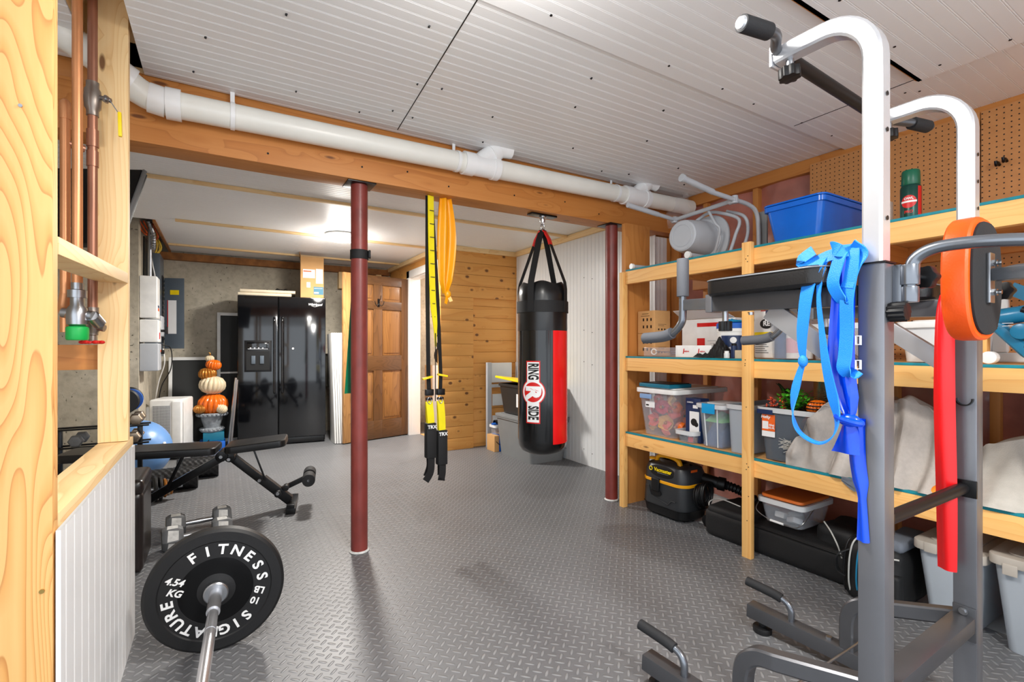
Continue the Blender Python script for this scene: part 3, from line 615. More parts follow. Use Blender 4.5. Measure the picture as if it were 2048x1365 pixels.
b = MB().ribbon(smooth_path([(.645, 2.775, 1.60), (.632, 2.785, 1.3), (.618, 2.79, 1.0), (.612, 2.79, .86)]), (1, .6, 0), [.02 + .0018 * i for i in range(19)], .004)
solo('resistance_band', b, 'green_band', 'flat green resistance band hanging behind the nearer red column', 'exercise band', (.62, 2.79, .86))
# ceiling lamps
def disc_lamp(loc, label):
    t = thing('ceiling_lamp', label, 'ceiling lamp', loc)
    part('lamp_base', MB().lathe([(.0, .0), (.15, 0), (.15, -.012), (.0, -.013)], (loc[0], loc[1], loc[2] + (.05 if loc[1] > 2 else .037))), 'white_plastic', t)
    part('lamp_diffuser', MB().lathe([(.0, -.0), (.143, 0), (.143, .02), (.13, .032), (0, .033)], (loc[0], loc[1], loc[2])), 'lamp', t)
disc_lamp(LAMP_FAR, 'glowing round ceiling lamp left of the nearer red column')
disc_lamp(LAMP_NEAR, 'round lamp on the near ceiling above the camera')
disc_lamp(FILL_BACK, 'added round fill lamp on the near ceiling behind the camera')
disc_lamp((2.95, 5.7, 2.26), 'added round lamp brightening the room beyond the doorway')

# ---------------------------------------------------------------- punching bag
BX, BY = 1.865, 2.71
pb = thing('punching_bag', 'hanging black and red punching bag with a round R badge', 'punching bag', (BX, BY, .40))
RB = .165
prof = [(0, .40), (.05, .402), (.10, .412), (.14, .432), (.158, .462), (RB, .51), (RB, .9), (RB, 1.29)]
part('bag_body', MB().lathe(prof, (BX, BY, 0), 56), 'vinyl_gloss', pb)
b = MB(); k = 56; zz = [1.225, 1.235, 1.29, 1.345, 1.40, 1.46, 1.515, 1.542]; rr = [RB + .001, RB + .002, RB + .001, RB + .003, RB, RB + .001, RB - .008, RB - .03]
vs = []
for i in range(k):
    a = 2 * PI * i / k
    for z, r in zip(zz, rr):
        q = 1 + (.028 * noise.noise(Vector((math.cos(a) * 5, math.sin(a) * 5, z * 16))) if 1.29 < z < 1.53 else 0); vs.append((BX + r * q * math.cos(a), BY + r * q * math.sin(a), z + (.008 * math.sin(a * 5) if z > 1.51 else 0)))
n_ = len(zz); b.add(vs, [(i * n_ + j, ((i + 1) % k) * n_ + j, ((i + 1) % k) * n_ + j + 1, i * n_ + j + 1) for i in range(k) for j in range(n_ - 1)]); b.lathe([(0, 1.512), (RB - .02, 1.512)], (BX, BY, 0), 40)
part('bag_collar', b, 'fridge_dk', pb)
b = MB(); a0, a1 = R(-142 + 60), R(-142 + 60 + 74)
def bag_patch(r0, z0, z1, a0, a1, nu=20, nv=8, th=.0015):
    mb = MB(); vs = []
    for q in (0, th):
        for i in range(nu + 1):
            a = a0 + (a1 - a0) * i / nu
            for j in range(nv + 1): z = z0 + (z1 - z0) * j / nv; rr_ = r0 + q; vs.append((BX + rr_ * math.cos(a), BY + rr_ * math.sin(a), z))
    m_ = (nu + 1) * (nv + 1); g = lambda i, j: i * (nv + 1) + j; fs = []
    for i in range(nu):
        for j in range(nv): fs += [(m_ + g(i, j), m_ + g(i + 1, j), m_ + g(i + 1, j + 1), m_ + g(i, j + 1)), (g(i, j), g(i, j + 1), g(i + 1, j + 1), g(i + 1, j))]
    for j in range(nv):
        fs += [(g(0, j), m_ + g(0, j), m_ + g(0, j + 1), g(0, j + 1)), (g(nu, j + 1), m_ + g(nu, j + 1), m_ + g(nu, j), g(nu, j))]
    for i in range(nu):
        fs += [(g(i + 1, 0), m_ + g(i + 1, 0), m_ + g(i, 0), g(i, 0)), (g(i, nv), m_ + g(i, nv), m_ + g(i + 1, nv), g(i + 1, nv))]
    return mb.add(vs, fs)
# direction from the bag towards the camera
AC = math.atan2(-BY, -BX)
part('red_panel', bag_patch(RB, .490, 1.225, AC + R(24), AC + R(100)), 'red_vinyl', pb, label='bright red lengthwise panel')
part('web_band', bag_patch(RB + .005, 1.345, 1.42, AC - PI, AC + PI, 60, 3, .003), 'fabric_black', pb)
for i, (da, wd) in enumerate(((-112, .04), (-26, .045), (60, .04), (150, .04))):
    a = AC + R(da); ca, sa = math.cos(a), math.sin(a)
    pth = [(BX + (RB + .009) * ca, BY + (RB + .009) * sa, 1.35), (BX + (RB + .009) * ca, BY + (RB + .009) * sa, 1.50), (BX + (RB + .002) * ca, BY + (RB + .002) * sa, 1.545), (BX + .05 * ca, BY + .05 * sa, 1.84), (BX + .012 * ca, BY + .012 * sa, 1.905)]
    w_ = part('strap', MB().ribbon(pth, (-sa, ca, 0), wd, .003), 'fabric_black', pb)
    if i in (0, 2):
        part('strap_sleeve', MB().ribbon([(BX + .062 * ca, BY + .062 * sa, 1.80), (BX + .05 * ca, BY + .05 * sa, 1.84), (BX + .014 * ca, BY + .014 * sa, 1.90)], (-sa, ca, 0), .046, .010), 'red', w_, .003)
# badge: rounded white label with a red disc, reading sideways down the bag
def wrap(mb, zc, da, r):   # flat drawing (x across, y up, z out) rolled round the bag
    out = MB(); out.f = mb.f; out.v = []
    for v in mb.v:
        a = AC + R(da) + v.x / r; rr_ = r + v.z; out.v.append(Vector((BX + rr_ * math.cos(a), BY + rr_ * math.sin(a), zc + v.y)))
    return out
def drum(poly_fn, w, h, z0, nx=14, ny=40):   # dense plate so that it bends
    mb = MB(); vs = []; 
    for i in range(nx + 1):
        for j in range(ny + 1): vs.append((0, 0, 0))
    return mb
def dense(shape, h0, h1):   # fills a convex half-width function y->(x0,x1) with strips
    mb = MB(); ys = shape[0]; f = shape[1]; K = 10; vs = []
    for zq in (h0, h1):
        for y in ys:
            x0, x1 = f(y)
            for i in range(K + 1): vs.append((x0 + (x1 - x0) * i / K, y, zq))
    n_ = len(ys) * (K + 1); fs = []
    for j in range(len(ys) - 1):
        for i in range(K): a = j * (K + 1) + i; fs += [(n_ + a, n_ + a + 1, n_ + a + K + 2, n_ + a + K + 1), (a, a + K + 1, a + K + 2, a + 1)]
        a = j * (K + 1); fs += [(a, n_ + a, n_ + a + K + 1, a + K + 1), (a + K, a + 2 * K + 1, n_ + a + 2 * K + 1, n_ + a + K)]
    return mb.add(vs, fs)
def circ(r, k=24): ys = [-r * math.cos(PI * i / k) for i in range(k + 1)]; return (ys, lambda y: (-math.sqrt(max(r * r - y * y, 0)), math.sqrt(max(r * r - y * y, 0))))
def rect(w, y0, y1, k=10): return ([y0 + (y1 - y0) * i / k for i in range(k + 1)], lambda y: (-w / 2, w / 2))
LZ = .827; LD = -22
bd = part('badge', wrap(dense(rect(.098, -.202, .202, 30), .0005, .0012).add(*(lambda m: (m.v, m.f))(dense(circ(.084), .0005, .0014))), LZ, LD, RB), 'red', pb, label='red-edged badge with sideways lettering')
part('badge_field', wrap(dense(rect(.084, -.194, .194, 30), .0012, .0021).add(*(lambda m: (m.v, m.f))(dense(circ(.077), .0012, .0022))), LZ, LD, RB), 'white_ink', bd)
part('badge_disc', wrap(dense(circ(.064), .0022, .0028), LZ, LD, RB), 'red', bd)
tm = Matrix.Rotation(R(-90), 4, 'Z')
def sub(mb, k=2):
    me = bpy.data.meshes.new('s'); me.from_pydata([tuple(v) for v in mb.v], [], mb.f); bm = bmesh.new(); bm.from_mesh(me)
    bmesh.ops.triangulate(bm, faces=bm.faces)
    for _ in range(k): bmesh.ops.subdivide_edges(bm, edges=[e for e in bm.edges if abs(e.verts[0].co.x - e.verts[1].co.x) > .012], cuts=1)
    bm.verts.index_update(); o = MB(); o.v = [v.co.copy() for v in bm.verts]; o.f = [tuple(v.index for v in f.verts) for f in bm.faces]; bm.free(); bpy.data.meshes.remove(me); return o
part('badge_word', wrap(sub(textmb('RING', .096, Matrix.Translation((0, .133, .0026)) @ tm, .0005, .0035, sx=.47)), LZ, LD, RB), 'black_ink', bd)
part('badge_word', wrap(sub(textmb('SIDE', .096, Matrix.Translation((0, -.133, .0026)) @ tm, .0005, .0035, sx=.47)), LZ, LD, RB), 'black_ink', bd)
part('badge_letter', wrap(sub(textmb('R', .135, Matrix.Translation((-.003, -.002, .0033)) @ tm, .0005, .008, sx=1.05)), LZ, LD, RB), 'white_ink', bd)
hk = thing('swivel_hook', 'chrome swivel hook and black plate holding the punching bag to the beam', 'hook', (BX, BY, 1.9))
part('mount_plate', MB().box(BX - .105, BX + .10, BY - .03, BY + .03, 1.997, 2.009), 'black_metal', hk, .002)
part('swivel', MB().lathe([(.014, 1.955), (.018, 1.965), (.018, 1.98), (.026, 1.99), (.026, 1.997)], (BX, BY, 0), 16), 'chrome', hk)
b = MB().tube([(BX + .014 * math.cos(R(a)), BY, 1.928 + .02 * math.sin(R(a))) for a in range(0, 360, 24)], .0038, 8, closed=True)
b.tube([(BX, BY + .012 * math.cos(R(a)), 1.953 + .016 * math.sin(R(a))) for a in range(0, 360, 24)], .0035, 8, closed=True)
b.tube([(BX + .010 * math.cos(R(a)), BY + .01 * math.cos(R(a)), 1.903 + .014 * math.sin(R(a))) for a in range(0, 360, 24)], .0038, 8, closed=True)
part('chain_link', b, 'chrome', hk)

# ---------------------------------------------------------------- suspension trainer and amber band
st = thing('suspension_trainer', 'yellow and black suspension straps with foot loops hanging from the beam', 'suspension trainer', (1.06, 2.70, .34))
b = MB().ribbon(smooth_path([(1.062, 2.70, 2.008), (1.066, 2.70, 1.7), (1.075, 2.698, 1.4), (1.088, 2.695, 1.25), (1.09, 2.695, 1.12)], 3), (1, .3, 0), [.042] * 8 + [.036, .03, .02, .012, .008], .004)
ys = part('yellow_strap', b, 'yellow_web', st)
b = MB()
for i in range(9): z = 1.92 - i * .078; b.box(1.056 + (1.7 - z) * .012, 1.084 + (1.7 - z) * .012, 2.6935, 2.695, z - .002, z + .002)
part('stitching', b, 'black_ink', ys)
b = MB().ribbon([(1.048, 2.715, 2.008), (1.045, 2.71, 1.5), (1.048, 2.70, .95), (1.05, 2.695, .85)], (1, .3, 0), .028, .003).ribbon([(1.072, 2.715, 2.008), (1.11, 2.71, 1.4), (1.125, 2.70, .95), (1.12, 2.695, .85)], (1, .3, 0), .026, .003).tube([(1.088, 2.69, 1.2), (1.087, 2.69, .8)], .003, 6)
part('black_strap', b, 'fabric_black', st)
for s, x in ((-1, 1.048), (1, 1.118)):
    part('cam_tab', MB().obox((x + s * .012, 2.685, .945 + .006 * s), (.062, .025, .012), (0, R(12 * s), 0)), 'yellow', st, .003)
    part('cam_buckle', MB().box(x - .024, x + .024, 2.672, 2.702, .835, .872).cyl((x - .02, 2.69, .815), (x + .02, 2.69, .815), .008), 'black_metal', st, .004)
    part('carabiner', MB().tube([(x + .012 * math.cos(R(a)), 2.685, .805 + .02 * math.sin(R(a))) for a in range(0, 360, 30)], .003, 8, closed=True), 'steel', st)
    zt = .625 if s < 0 else .578
    part('handle_webbing', MB().ribbon(smooth_path([(x, 2.69, .80), (x + .004, 2.68, .73), (x + .008, 2.68, zt + .045)], 3), (1, .2, 0), .046, .006).ribbon(smooth_path([(x + .004, 2.705, .80), (x + .008, 2.71, .73), (x + .008, 2.70, zt + .045)], 3), (1, .2, 0), .046, .004), 'yellow_web', st)
    cuff = part('foam_handle', MB().box(x - .022, x + .038, 2.665, 2.715, zt - .155, zt + .05), 'fabric_black', st, .008)
    part('handle_label', MB().box(x - .015, x + .031, 2.662, 2.6652, zt + .012, zt + .045), 'black_ink', cuff)
    part('handle_lettering', textmb('TRX', .028, FY((x + .008, 2.6615, zt + .028)), .0004, .0008), 'white_ink', cuff)
    zl = zt - .15
    part('foot_loop', MB().ribbon(smooth_path([(x + .008, 2.675, zl), (x + .004, 2.668, zl - .05), (x - .004, 2.665, zl - .09), (x - .032 if s < 0 else x + .002, 2.662, .345)], 4), (1, .2, 0), .046, .004).ribbon(smooth_path([(x + .010, 2.705, zl), (x + .012, 2.71, zl - .06), (x - .012 if s < 0 else x + .010, 2.70, .36)], 4), (1, .2, 0), .044, .004), 'fabric_black', st)
b = MB(); nu, nv = 22, 20
def obf(u, v):
    z = 2.008 - u * .57; w = .036 + .02 * math.sin(PI * min(u * 1.15, 1)) ** 1 if u < .85 else .036 * (1 - (u - .85) / .2) + .004
    a = (v - .5) * 2; fold = .012 * math.sin(v * PI * 3.2 + u * 2)
    return (1.155 + a * w + .01 * math.sin(u * 3), 2.70 + fold, z)
b.grid(obf, nu, nv)
b2 = MB(); b2.v = [v + Vector((0, .006, 0)) for v in b.v]; b2.f = [f[::-1] for f in b.f]; b.add(b2.v, b2.f)
ob_ = solo('resistance_band', b, 'orange_band', 'wide amber resistance band knotted at its lower end, beside the yellow strap', 'exercise band', (1.155, 2.70, 1.44))
part('knot', MB().ball((1.17, 2.70, 1.435), .022, 12, 8, (1, .8, 1.1)).ribbon(smooth_path([(1.168, 2.70, 1.43), (1.158, 2.69, 1.40), (1.15, 2.685, 1.375)], 3), (1, .4, 0), .02, .004).ribbon(smooth_path([(1.172, 2.70, 1.43), (1.182, 2.69, 1.405), (1.186, 2.685, 1.39)], 3), (1, -.4, 0), .02, .004), 'orange_band', ob_)

# ---------------------------------------------------------------- open six-panel door
dr = thing('door_2', None, None, (2.06, 6.03, 0), 0); dr['kind'] = 'structure'
DW, DH, DT = .89, 1.965, .036; th = math.atan2(5.80 - 6.03, 1.2 - 2.06)
U = Vector((math.cos(th), math.sin(th), 0)); NN = Vector((U.y * 1, -U.x, 0)); NN = NN if NN.y < 0 else -NN
def dbox(u0, u1, z0, z1, n0, n1): # u from the hinge towards the free edge, n out of the near face
    o = Vector((2.06, 6.03, .012)); vs = [o + U * u + NN * n + Vector((0, 0, z)) for z in (z0, z1) for u, n in ((u0, n0), (u1, n0), (u1, n1), (u0, n1))]
    return MB().add(vs, [(3, 2, 1, 0), (4, 5, 6, 7), (0, 1, 5, 4), (1, 2, 6, 5), (2, 3, 7, 6), (3, 0, 4, 7)])
def cat(*a):
    m = MB()
    for x in a: m.add(x.v, x.f)
    return m
part('stile', cat(dbox(0, .115, 0, DH, 0, DT)), 'door_z', dr, .002); part('stile', dbox(DW - .115, DW, 0, DH, 0, DT), 'door_stile_lit', dr, .002); part('mullion', cat(dbox(.3875, .5025, .22, DH - .11, 0, DT)), 'door_z', dr, .002)
part('rail', cat(dbox(.115, .3875, 0, .22, 0, DT), dbox(.3875, .5025, 0, .22, 0, DT), dbox(.5025, .775, 0, .22, 0, DT)), 'door_x', dr, .002); part('rail', dbox(.115, .775, .82, 1.0, 0, DT + .0005), 'door_x', dr, .002)
part('rail', dbox(.115, .775, 1.56, 1.66, 0, DT + .0005), 'door_x', dr, .002); part('rail', dbox(.115, .775, DH - .11, DH, 0, DT + .0005), 'door_x', dr, .002)
for z0, z1 in ((.22, .82), (1.0, 1.56), (1.66, DH - .11)):
    for u0, u1 in ((.115, .3875), (.5025, .775)):
        part('raised_panel', cat(dbox(u0, u1, z0, z1, .012, DT - .014), dbox(u0 + .03, u1 - .03, z0 + .03, z1 - .03, .005, DT - .005)), 'door_panel', dr, .006, 2)
kb = Vector((2.06, 6.03, .93)) + U * (DW - .06)
part('door_knob', MB().cyl(kb + NN * DT, kb + NN * (DT + .04), .012).ball(kb + NN * (DT + .055), .028, 16, 10), 'brass', dr)
part('hinge', MB().cyl((2.05, 6.0, .30), (2.05, 6.0, .39), .008).cyl((2.05, 6.0, 1.0), (2.05, 6.0, 1.09), .008).cyl((2.05, 6.0, 1.7), (2.05, 6.0, 1.79), .008), 'black_metal', dr)
hp = Vector((2.06, 6.03, 1.66)) + U * .44 + NN * (DT + .002)
b = MB().box(hp.x - .012, hp.x + .012, hp.y - .004, hp.y + .002, hp.z - .06, hp.z + .04)
for s in (-1, 1): b.tube(smooth_path([hp + Vector((0, -.004, -.02)), hp + Vector((s * .03, -.03, -.045)), hp + Vector((s * .05, -.04, -.02)), hp + Vector((s * .055, -.04, .01))], 5), .004, 8)
b.tube(smooth_path([hp + Vector((0, -.004, .02)), hp + Vector((.01, -.04, .03)), hp + Vector((.015, -.055, .075))], 5), .004, 8)
solo('coat_hook', b, 'black_metal', 'black coat hook screwed to the brown panelled door', 'hook', hp)
# dark duffel seen through the doorway
b = MB().ball((2.62, 6.2, 1.0), .17, 18, 12, (.7, 1, .8)); b.ball((2.60, 6.15, 1.13), .09, 14, 8, (1, 1, 1.2))
bg = thing('duffel_bag', 'dark bag on a stand glimpsed through the doorway', 'bag', (2.62, 6.2, .0)); part('bag_body', b, 'fabric_black', bg); part('bag_strap', MB().tube(smooth_path([(2.5, 6.1, 1.1), (2.47, 6.1, 1.25), (2.6, 6.12, 1.3)]), .01), 'fabric_black', bg)
part('stand', MB().box(2.45, 2.85, 6.0, 6.45, 0, .87), 'offwhite', bg, .004)
# ---------------------------------------------------------------- fridge
fx, fy, fr_ = .165, 6.13, R(-6.5)
fg = thing('refrigerator', 'glossy black side-by-side refrigerator with an ice and water dispenser', 'refrigerator', (fx, fy, 0), fr_)
FWd, FH = .905, 1.69
part('cabinet', MB().box(.003, FWd - .003, .07, .52, .02, FH - .01), 'fridge_dk', fg, .004, local=True)
part('kick_grille', MB().box(.02, FWd - .02, .05, .07, .012, .075), 'fridge_dk', fg, .003, local=True)
SPL = .405
ld = part('freezer_door', MB().box(0, SPL - .003, 0, .066, .085, FH), 'fridge', fg, .010, 3, local=True)
rd = part('fridge_door', MB().box(SPL + .003, FWd, 0, .066, .085, FH), 'fridge', fg, .010, 3, local=True)
for x, d in ((SPL - .04, ld), (SPL + .04, rd)):
    part('door_handle', MB().tube(smooth_path([(x, 0, .60), (x, -.04, .62), (x, -.05, .75), (x, -.05, 1.30), (x, -.04, 1.43), (x, 0, 1.45)], 5), .012, 12), 'fridge', d, local=True)
dsp = part('dispenser', MB().box(.065, .335, -.006, .002, .84, 1.19), 'fridge_dk', ld, .003, local=True)
part('dispenser_recess', MB().box(.085, .315, -.0075, -.006, .86, 1.07), 'black_ink', ld, local=True)
part('dispenser_panel', MB().box(.09, .31, -.010, -.006, 1.09, 1.17), 'fridge', ld, .002, local=True)
part('dispenser_paddle', MB().box(.135, .175, -.02, -.0075, .93, 1.02).box(.22, .26, -.02, -.0075, .93, 1.02), 'panel_grey', ld, .003, local=True)
part('dispenser_button', MB().box(.10, .30, -.0115, -.010, 1.092, 1.098).box(.12, .135, -.013, -.010, 1.10, 1.112).box(.16, .175, -.013, -.010, 1.10, 1.112).box(.2, .215, -.013, -.010, 1.10, 1.112).box(.24, .255, -.013, -.010, 1.10, 1.112), 'grey_lt', ld, local=True)
part('badge_lettering', textmb('Whirlpool', .036, frame((.79, -.0008, 1.61), (1, 0, 0), (0, 0, 1)), .0006, .0008, .25), 'white_ink', rd, local=True)
part('badge_swoosh', MB().tube(smooth_path([(.75, -.001, 1.595), (.79, -.001, 1.585), (.84, -.001, 1.60)]), .0015, 6), 'white_ink', rd, local=True)
solo('round_magnet', MB().cyl((.555, -.001, 1.10), (.555, -.007, 1.10), .011), 'white_plastic', 'tiny white round magnet on the right refrigerator door', 'magnet', (fx, fy, 0), fr_, local=True)
# things on the fridge
b = MB()
def fold(z, w0, w1, x0, x1, t=.035, dy=0):
    pts = rrect(w1 - w0, t, t * .48, 5); m = Matrix.Translation(((x0), (w0 + w1) / 2 + dy, z + t / 2)) @ Matrix(((0, 0, 1, 0), (1, 0, 0, 0), (0, 1, 0, 0), (0, 0, 0, 1)))
    return MB().prism(pts, 0, x1 - x0, m)
for i, (x0, x1) in enumerate(((.0, .54), (.02, .58))): q = fold(FH + .001 + i * .036, .03, .40, x0, x1, .036); b.add(q.v, q.f)
solo('folded_throw', b, 'towel', 'cream textured throw folded on top of the refrigerator', 'blanket', (fx, fy, 0), fr_, local=True, bevel=.003)
b = MB(); 
for k in range(4): b.tube([(.40 + .055 * math.cos(R(a)) + .012 * k, .18 + .05 * math.sin(R(a)), FH + .080 + .005 * k + .008 * math.sin(R(a * 3 + k * 60))) for a in range(0, 360, 20)], .004, 6, closed=True)
solo('cable_coil', b, 'black_satin', 'small coil of black cable lying on the cream throw', 'cable', (fx, fy, 0), fr_, local=True)
cb = thing('cardboard_box', 'tall shipping carton standing on the right end of the refrigerator', 'box', (fx, fy, 0), fr_)
part('box_body', MB().box(.635, .885, .02, .36, FH + .002, FH + .475), 'card', cb, .002, local=True)
part('open_flap', MB().obox((.632, .19, FH + .50), (.003, .32, .06), (0, R(-14), 0)), 'card_dk', cb, local=True)
part('shipping_label', MB().box(.66, .79, .0185, .0198, FH + .23, FH + .33).box(.80, .875, .0185, .0198, FH + .17, FH + .34).box(.70, .74, .0185, .0198, FH + .12, FH + .18), 'white_ink', cb, local=True)
part('orange_print', MB().box(.665, .75, .0175, .0186, FH + .30, FH + .315), 'orange_label', cb, local=True)
part('blue_sticker', MB().box(.775, .882, .0185, .0198, FH + .04, FH + .13), 'teal_box', cb, local=True)
part('sticker_print', MB().box(.78, .83, .0175, .0186, FH + .05, FH + .07).box(.78, .87, .0175, .0186, FH + .11, FH + .115).box(.80, .86, .0175, .0186, FH + .26, FH + .264).box(.80, .86, .0175, .0186, FH + .28, FH + .284), 'grey_lt', cb, local=True)
# white boards leaning between fridge and door
for i in range(5):
    x = 1.118 + i * .023
    solo('white_board', MB().bar((x + .022, 5.97 - .012 * i, .0), (x - .004, 6.04 - .012 * i, 1.275), .018, .26, (0, 1, 0)), 'white_paint', ['thin white board leaning right against the refrigerator, first of five', 'second of five thin white boards, counted from the refrigerator', 'middle one of five thin white boards beside the refrigerator', 'fourth of five thin white boards, counted from the refrigerator', 'thin white board of five that leans closest to the brown door'][i], 'board', (x, 6.0, 0), group='white boards beside the refrigerator', bevel=.002)
solo('wall_shelf', MB().box(1.18, 1.5, 6.5, 6.8, 1.0, 1.03).box(1.2, 1.23, 6.6, 6.84, .6, 1.0), 'black_satin', 'small dark shelf on the concrete wall beside the brown door', 'shelf', (1.3, 6.6, 1.0), bevel=.003)
# ---------------------------------------------------------------- window screens
def screen(label, x0, x1, y, h, mid=None, lean=.10, ht='white_plastic', z0=0):
    t = thing('window_screen', label, 'window screen', ((x0 + x1) / 2, y, z0)); w = .035
    L = lambda z: (0, lean * (z - z0) / h, z)
    def q(a0, a1, z0_, z1_, d=.02, yo=0):
        mb = MB(); vs = []
        for z in (z0_, z1_):
            yy = y + lean * (z - z0) / h + yo
            vs += [(a0, yy, z), (a1, yy, z), (a1, yy + d, z), (a0, yy + d, z)]
        return mb.add(vs, [(3, 2, 1, 0), (4, 5, 6, 7), (0, 1, 5, 4), (1, 2, 6, 5), (2, 3, 7, 6), (3, 0, 4, 7)])
    part('frame', cat(q(x0, x0 + w, z0, z0 + h), q(x1 - w, x1, z0, z0 + h), q(x0 + w, x1 - w, z0 + h - w, z0 + h), q(x0 + w, x1 - w, z0, z0 + w), *([q(x0 + w, x1 - w, mid, mid + .02)] if mid else [])), ht, t, .002)
    part('mesh_panel', q(x0 + w, x1 - w, z0 + w, z0 + h - w, .004, .008), 'screen_mesh', t)
    return t
screen('white-framed window screen leaning on the concrete wall behind the white appliance', -.50, -.10, 6.62, 1.0, lean=.14)
screen('tall white-framed window screen partly behind the refrigerator', -.03, .42, 6.68, 1.53, .80, lean=.1)
t = thing('metal_rail', 'slim grey double metal rail leaning against the left side of the refrigerator', 'rail', (.14, 6.3, 0))
part('rail_bar', MB().bar((.075, 6.08, .0), (.150, 6.12, .78), .012, .02).bar((.098, 6.08, .0), (.162, 6.12, .76), .012, .02), 'steel', t, .002)
# ---------------------------------------------------------------- urn with pumpkins
def pumpkin(mb, c, r, zs=.72, lean=0, ribs=16):
    m = Matrix.Rotation(lean, 4, 'Y'); pr = [(.001, -zs * r * .86), (.35 * r, -zs * r * .95), (.7 * r, -zs * r * .75), (.95 * r, -zs * r * .35), (r, 0), (.95 * r, zs * r * .4), (.7 * r, zs * r * .82), (.35 * r, zs * r * 1.0), (.08 * r, zs * r * .84), (.001, zs * r * .8)]
    return mb.lathe(pr, c, 96, m, ribs=ribs, ra=.13)
ux, uy = -.075, 6.24
ur = thing('pumpkin_topiary', 'carved grey urn carrying a tower of orange, bronze and cream pumpkins', 'ornament', (ux, uy, .20))
part('urn', MB().lathe([(.0, .20), (.105, .20), (.115, .215), (.10, .235), (.075, .245), (.085, .28), (.1, .33), (.105, .36), (.135, .375), (.15, .395), (.135, .405), (.0, .4)], (ux, uy, 0), 40), 'stone', ur)
b = MB()
for k in range(22): a = 2 * PI * k / 22; b.ball((ux + .135 * math.cos(a), uy + .135 * math.sin(a), .385), .019, 8, 6)
for k in range(18): a = 2 * PI * k / 18; b.ball((ux + .105 * math.cos(a), uy + .105 * math.sin(a), .225), .016, 8, 6)
part('bead_rim', b, 'stone', ur)
for x, z, r, m, ln in ((0.01, .49, .15, 'pumpkin', .05), (-.11, .455, .062, 'gold', 0), (.085, .45, .066, 'cream', .5), (.005, .70, .132, 'cream', .1), (-.04, .825, .09, 'gold', -.1), (.015, .92, .078, 'pumpkin', .15), (-.02, .99, .045, 'cream', 0)):
    part('pumpkin', pumpkin(MB(), (ux + x, uy - (.09 if abs(x) > .06 else 0), z), r, .74, ln), m, ur, label={'pumpkin': 'orange pumpkin', 'gold': 'bronze pumpkin', 'cream': 'cream pumpkin'}[m])
part('stem', MB().tube(smooth_path([(ux - .02, uy, 1.02), (ux - .015, uy, 1.045), (ux - .03, uy, 1.055)]), .006, 8), 'gold', ur)
solo('teal_box', MB().box(-.155, .04, 6.14, 6.34, .105, .197), 'teal_box', 'teal box directly under the carved urn', 'box', (-.05, 6.2, .105), bevel=.004)
solo('blue_box', MB().box(-.19, .05, 6.10, 6.36, .0, .103), 'blue_box', 'bright blue box on the floor below the teal one', 'box', (-.05, 6.2, 0), bevel=.012)
b = MB().grid(lambda u, v: (-.25 + .0 - .04 + .09 * u, 6.02 + .3 * v, .004 + .11 * math.sin(PI * u) * math.sin(PI * v) * (1 + .5 * noise.noise(Vector((u * 5, v * 5, 1))))), 18, 14); solo('plastic_bag', b, 'clear', 'crumpled clear plastic bag on the floor left of the blue box', 'bag', (-.3, 6.1, 0))
b = MB()
for k in range(4): b.tube([(-.20 + .05 * math.cos(R(a)) + .005 * k, 5.86 + .05 * math.sin(R(a)), .008 + .012 * k) for a in range(0, 360, 20)], .005, 6, closed=True)
b.tube(smooth_path([(-.16, 5.88, .03), (-.14, 5.98, .08), (-.1, 6.07, .13)]), .005, 6); solo('cord_coil', b, 'black_satin', 'coiled black power cord on the floor beside the white appliance', 'cord', (-.3, 5.88, 0))
# ---------------------------------------------------------------- dehumidifier
dh = thing('air_conditioner', 'white portable air conditioner with a dark grille beside the blue ball', 'appliance', (-.43, 6.02, 0), R(-14))
part('case', MB().box(-.13, .15, -.16, .18, .02, .60), 'white_plastic', dh, .022, 3, local=True)
part('rear_case', MB().box(-.185, -.131, -.14, .17, .02, .53), 'white_plastic', dh, .022, 3, local=True)
part('grille', MB().box(-.10, .05, -.166, -.16, .24, .54), 'grille', dh, .002, local=True)
part('side_column', MB().box(.06, .15, -.172, -.1, .02, .585), 'white_plastic', dh, .02, 3, local=True)
part('handle_slot', MB().box(.045, .058, -.1745, -.166, .08, .22), 'grey_plastic', dh, .002, local=True)
# ball
bl = thing('exercise_ball', 'large light blue exercise ball with fine rings', 'ball', (-.60, 5.14, 0))
pr = []
for j in range(41):
    a = PI * j / 40; rr_ = .25 * (1 - (.005 if j % 4 == 0 else 0)); pr.append((max(rr_ * math.sin(a), 0), -rr_ * math.cos(a)))
part('ball_skin', MB().lathe(pr, (-.60, 5.14, .25), 48, Matrix.Rotation(R(72), 4, 'X') @ Matrix.Rotation(R(28), 4, 'Y')), 'ball', bl)
part('valve_plug', MB().cyl((-.405, 5.0, .31), (-.396, 4.992, .312), .013), 'white_plastic', bl)

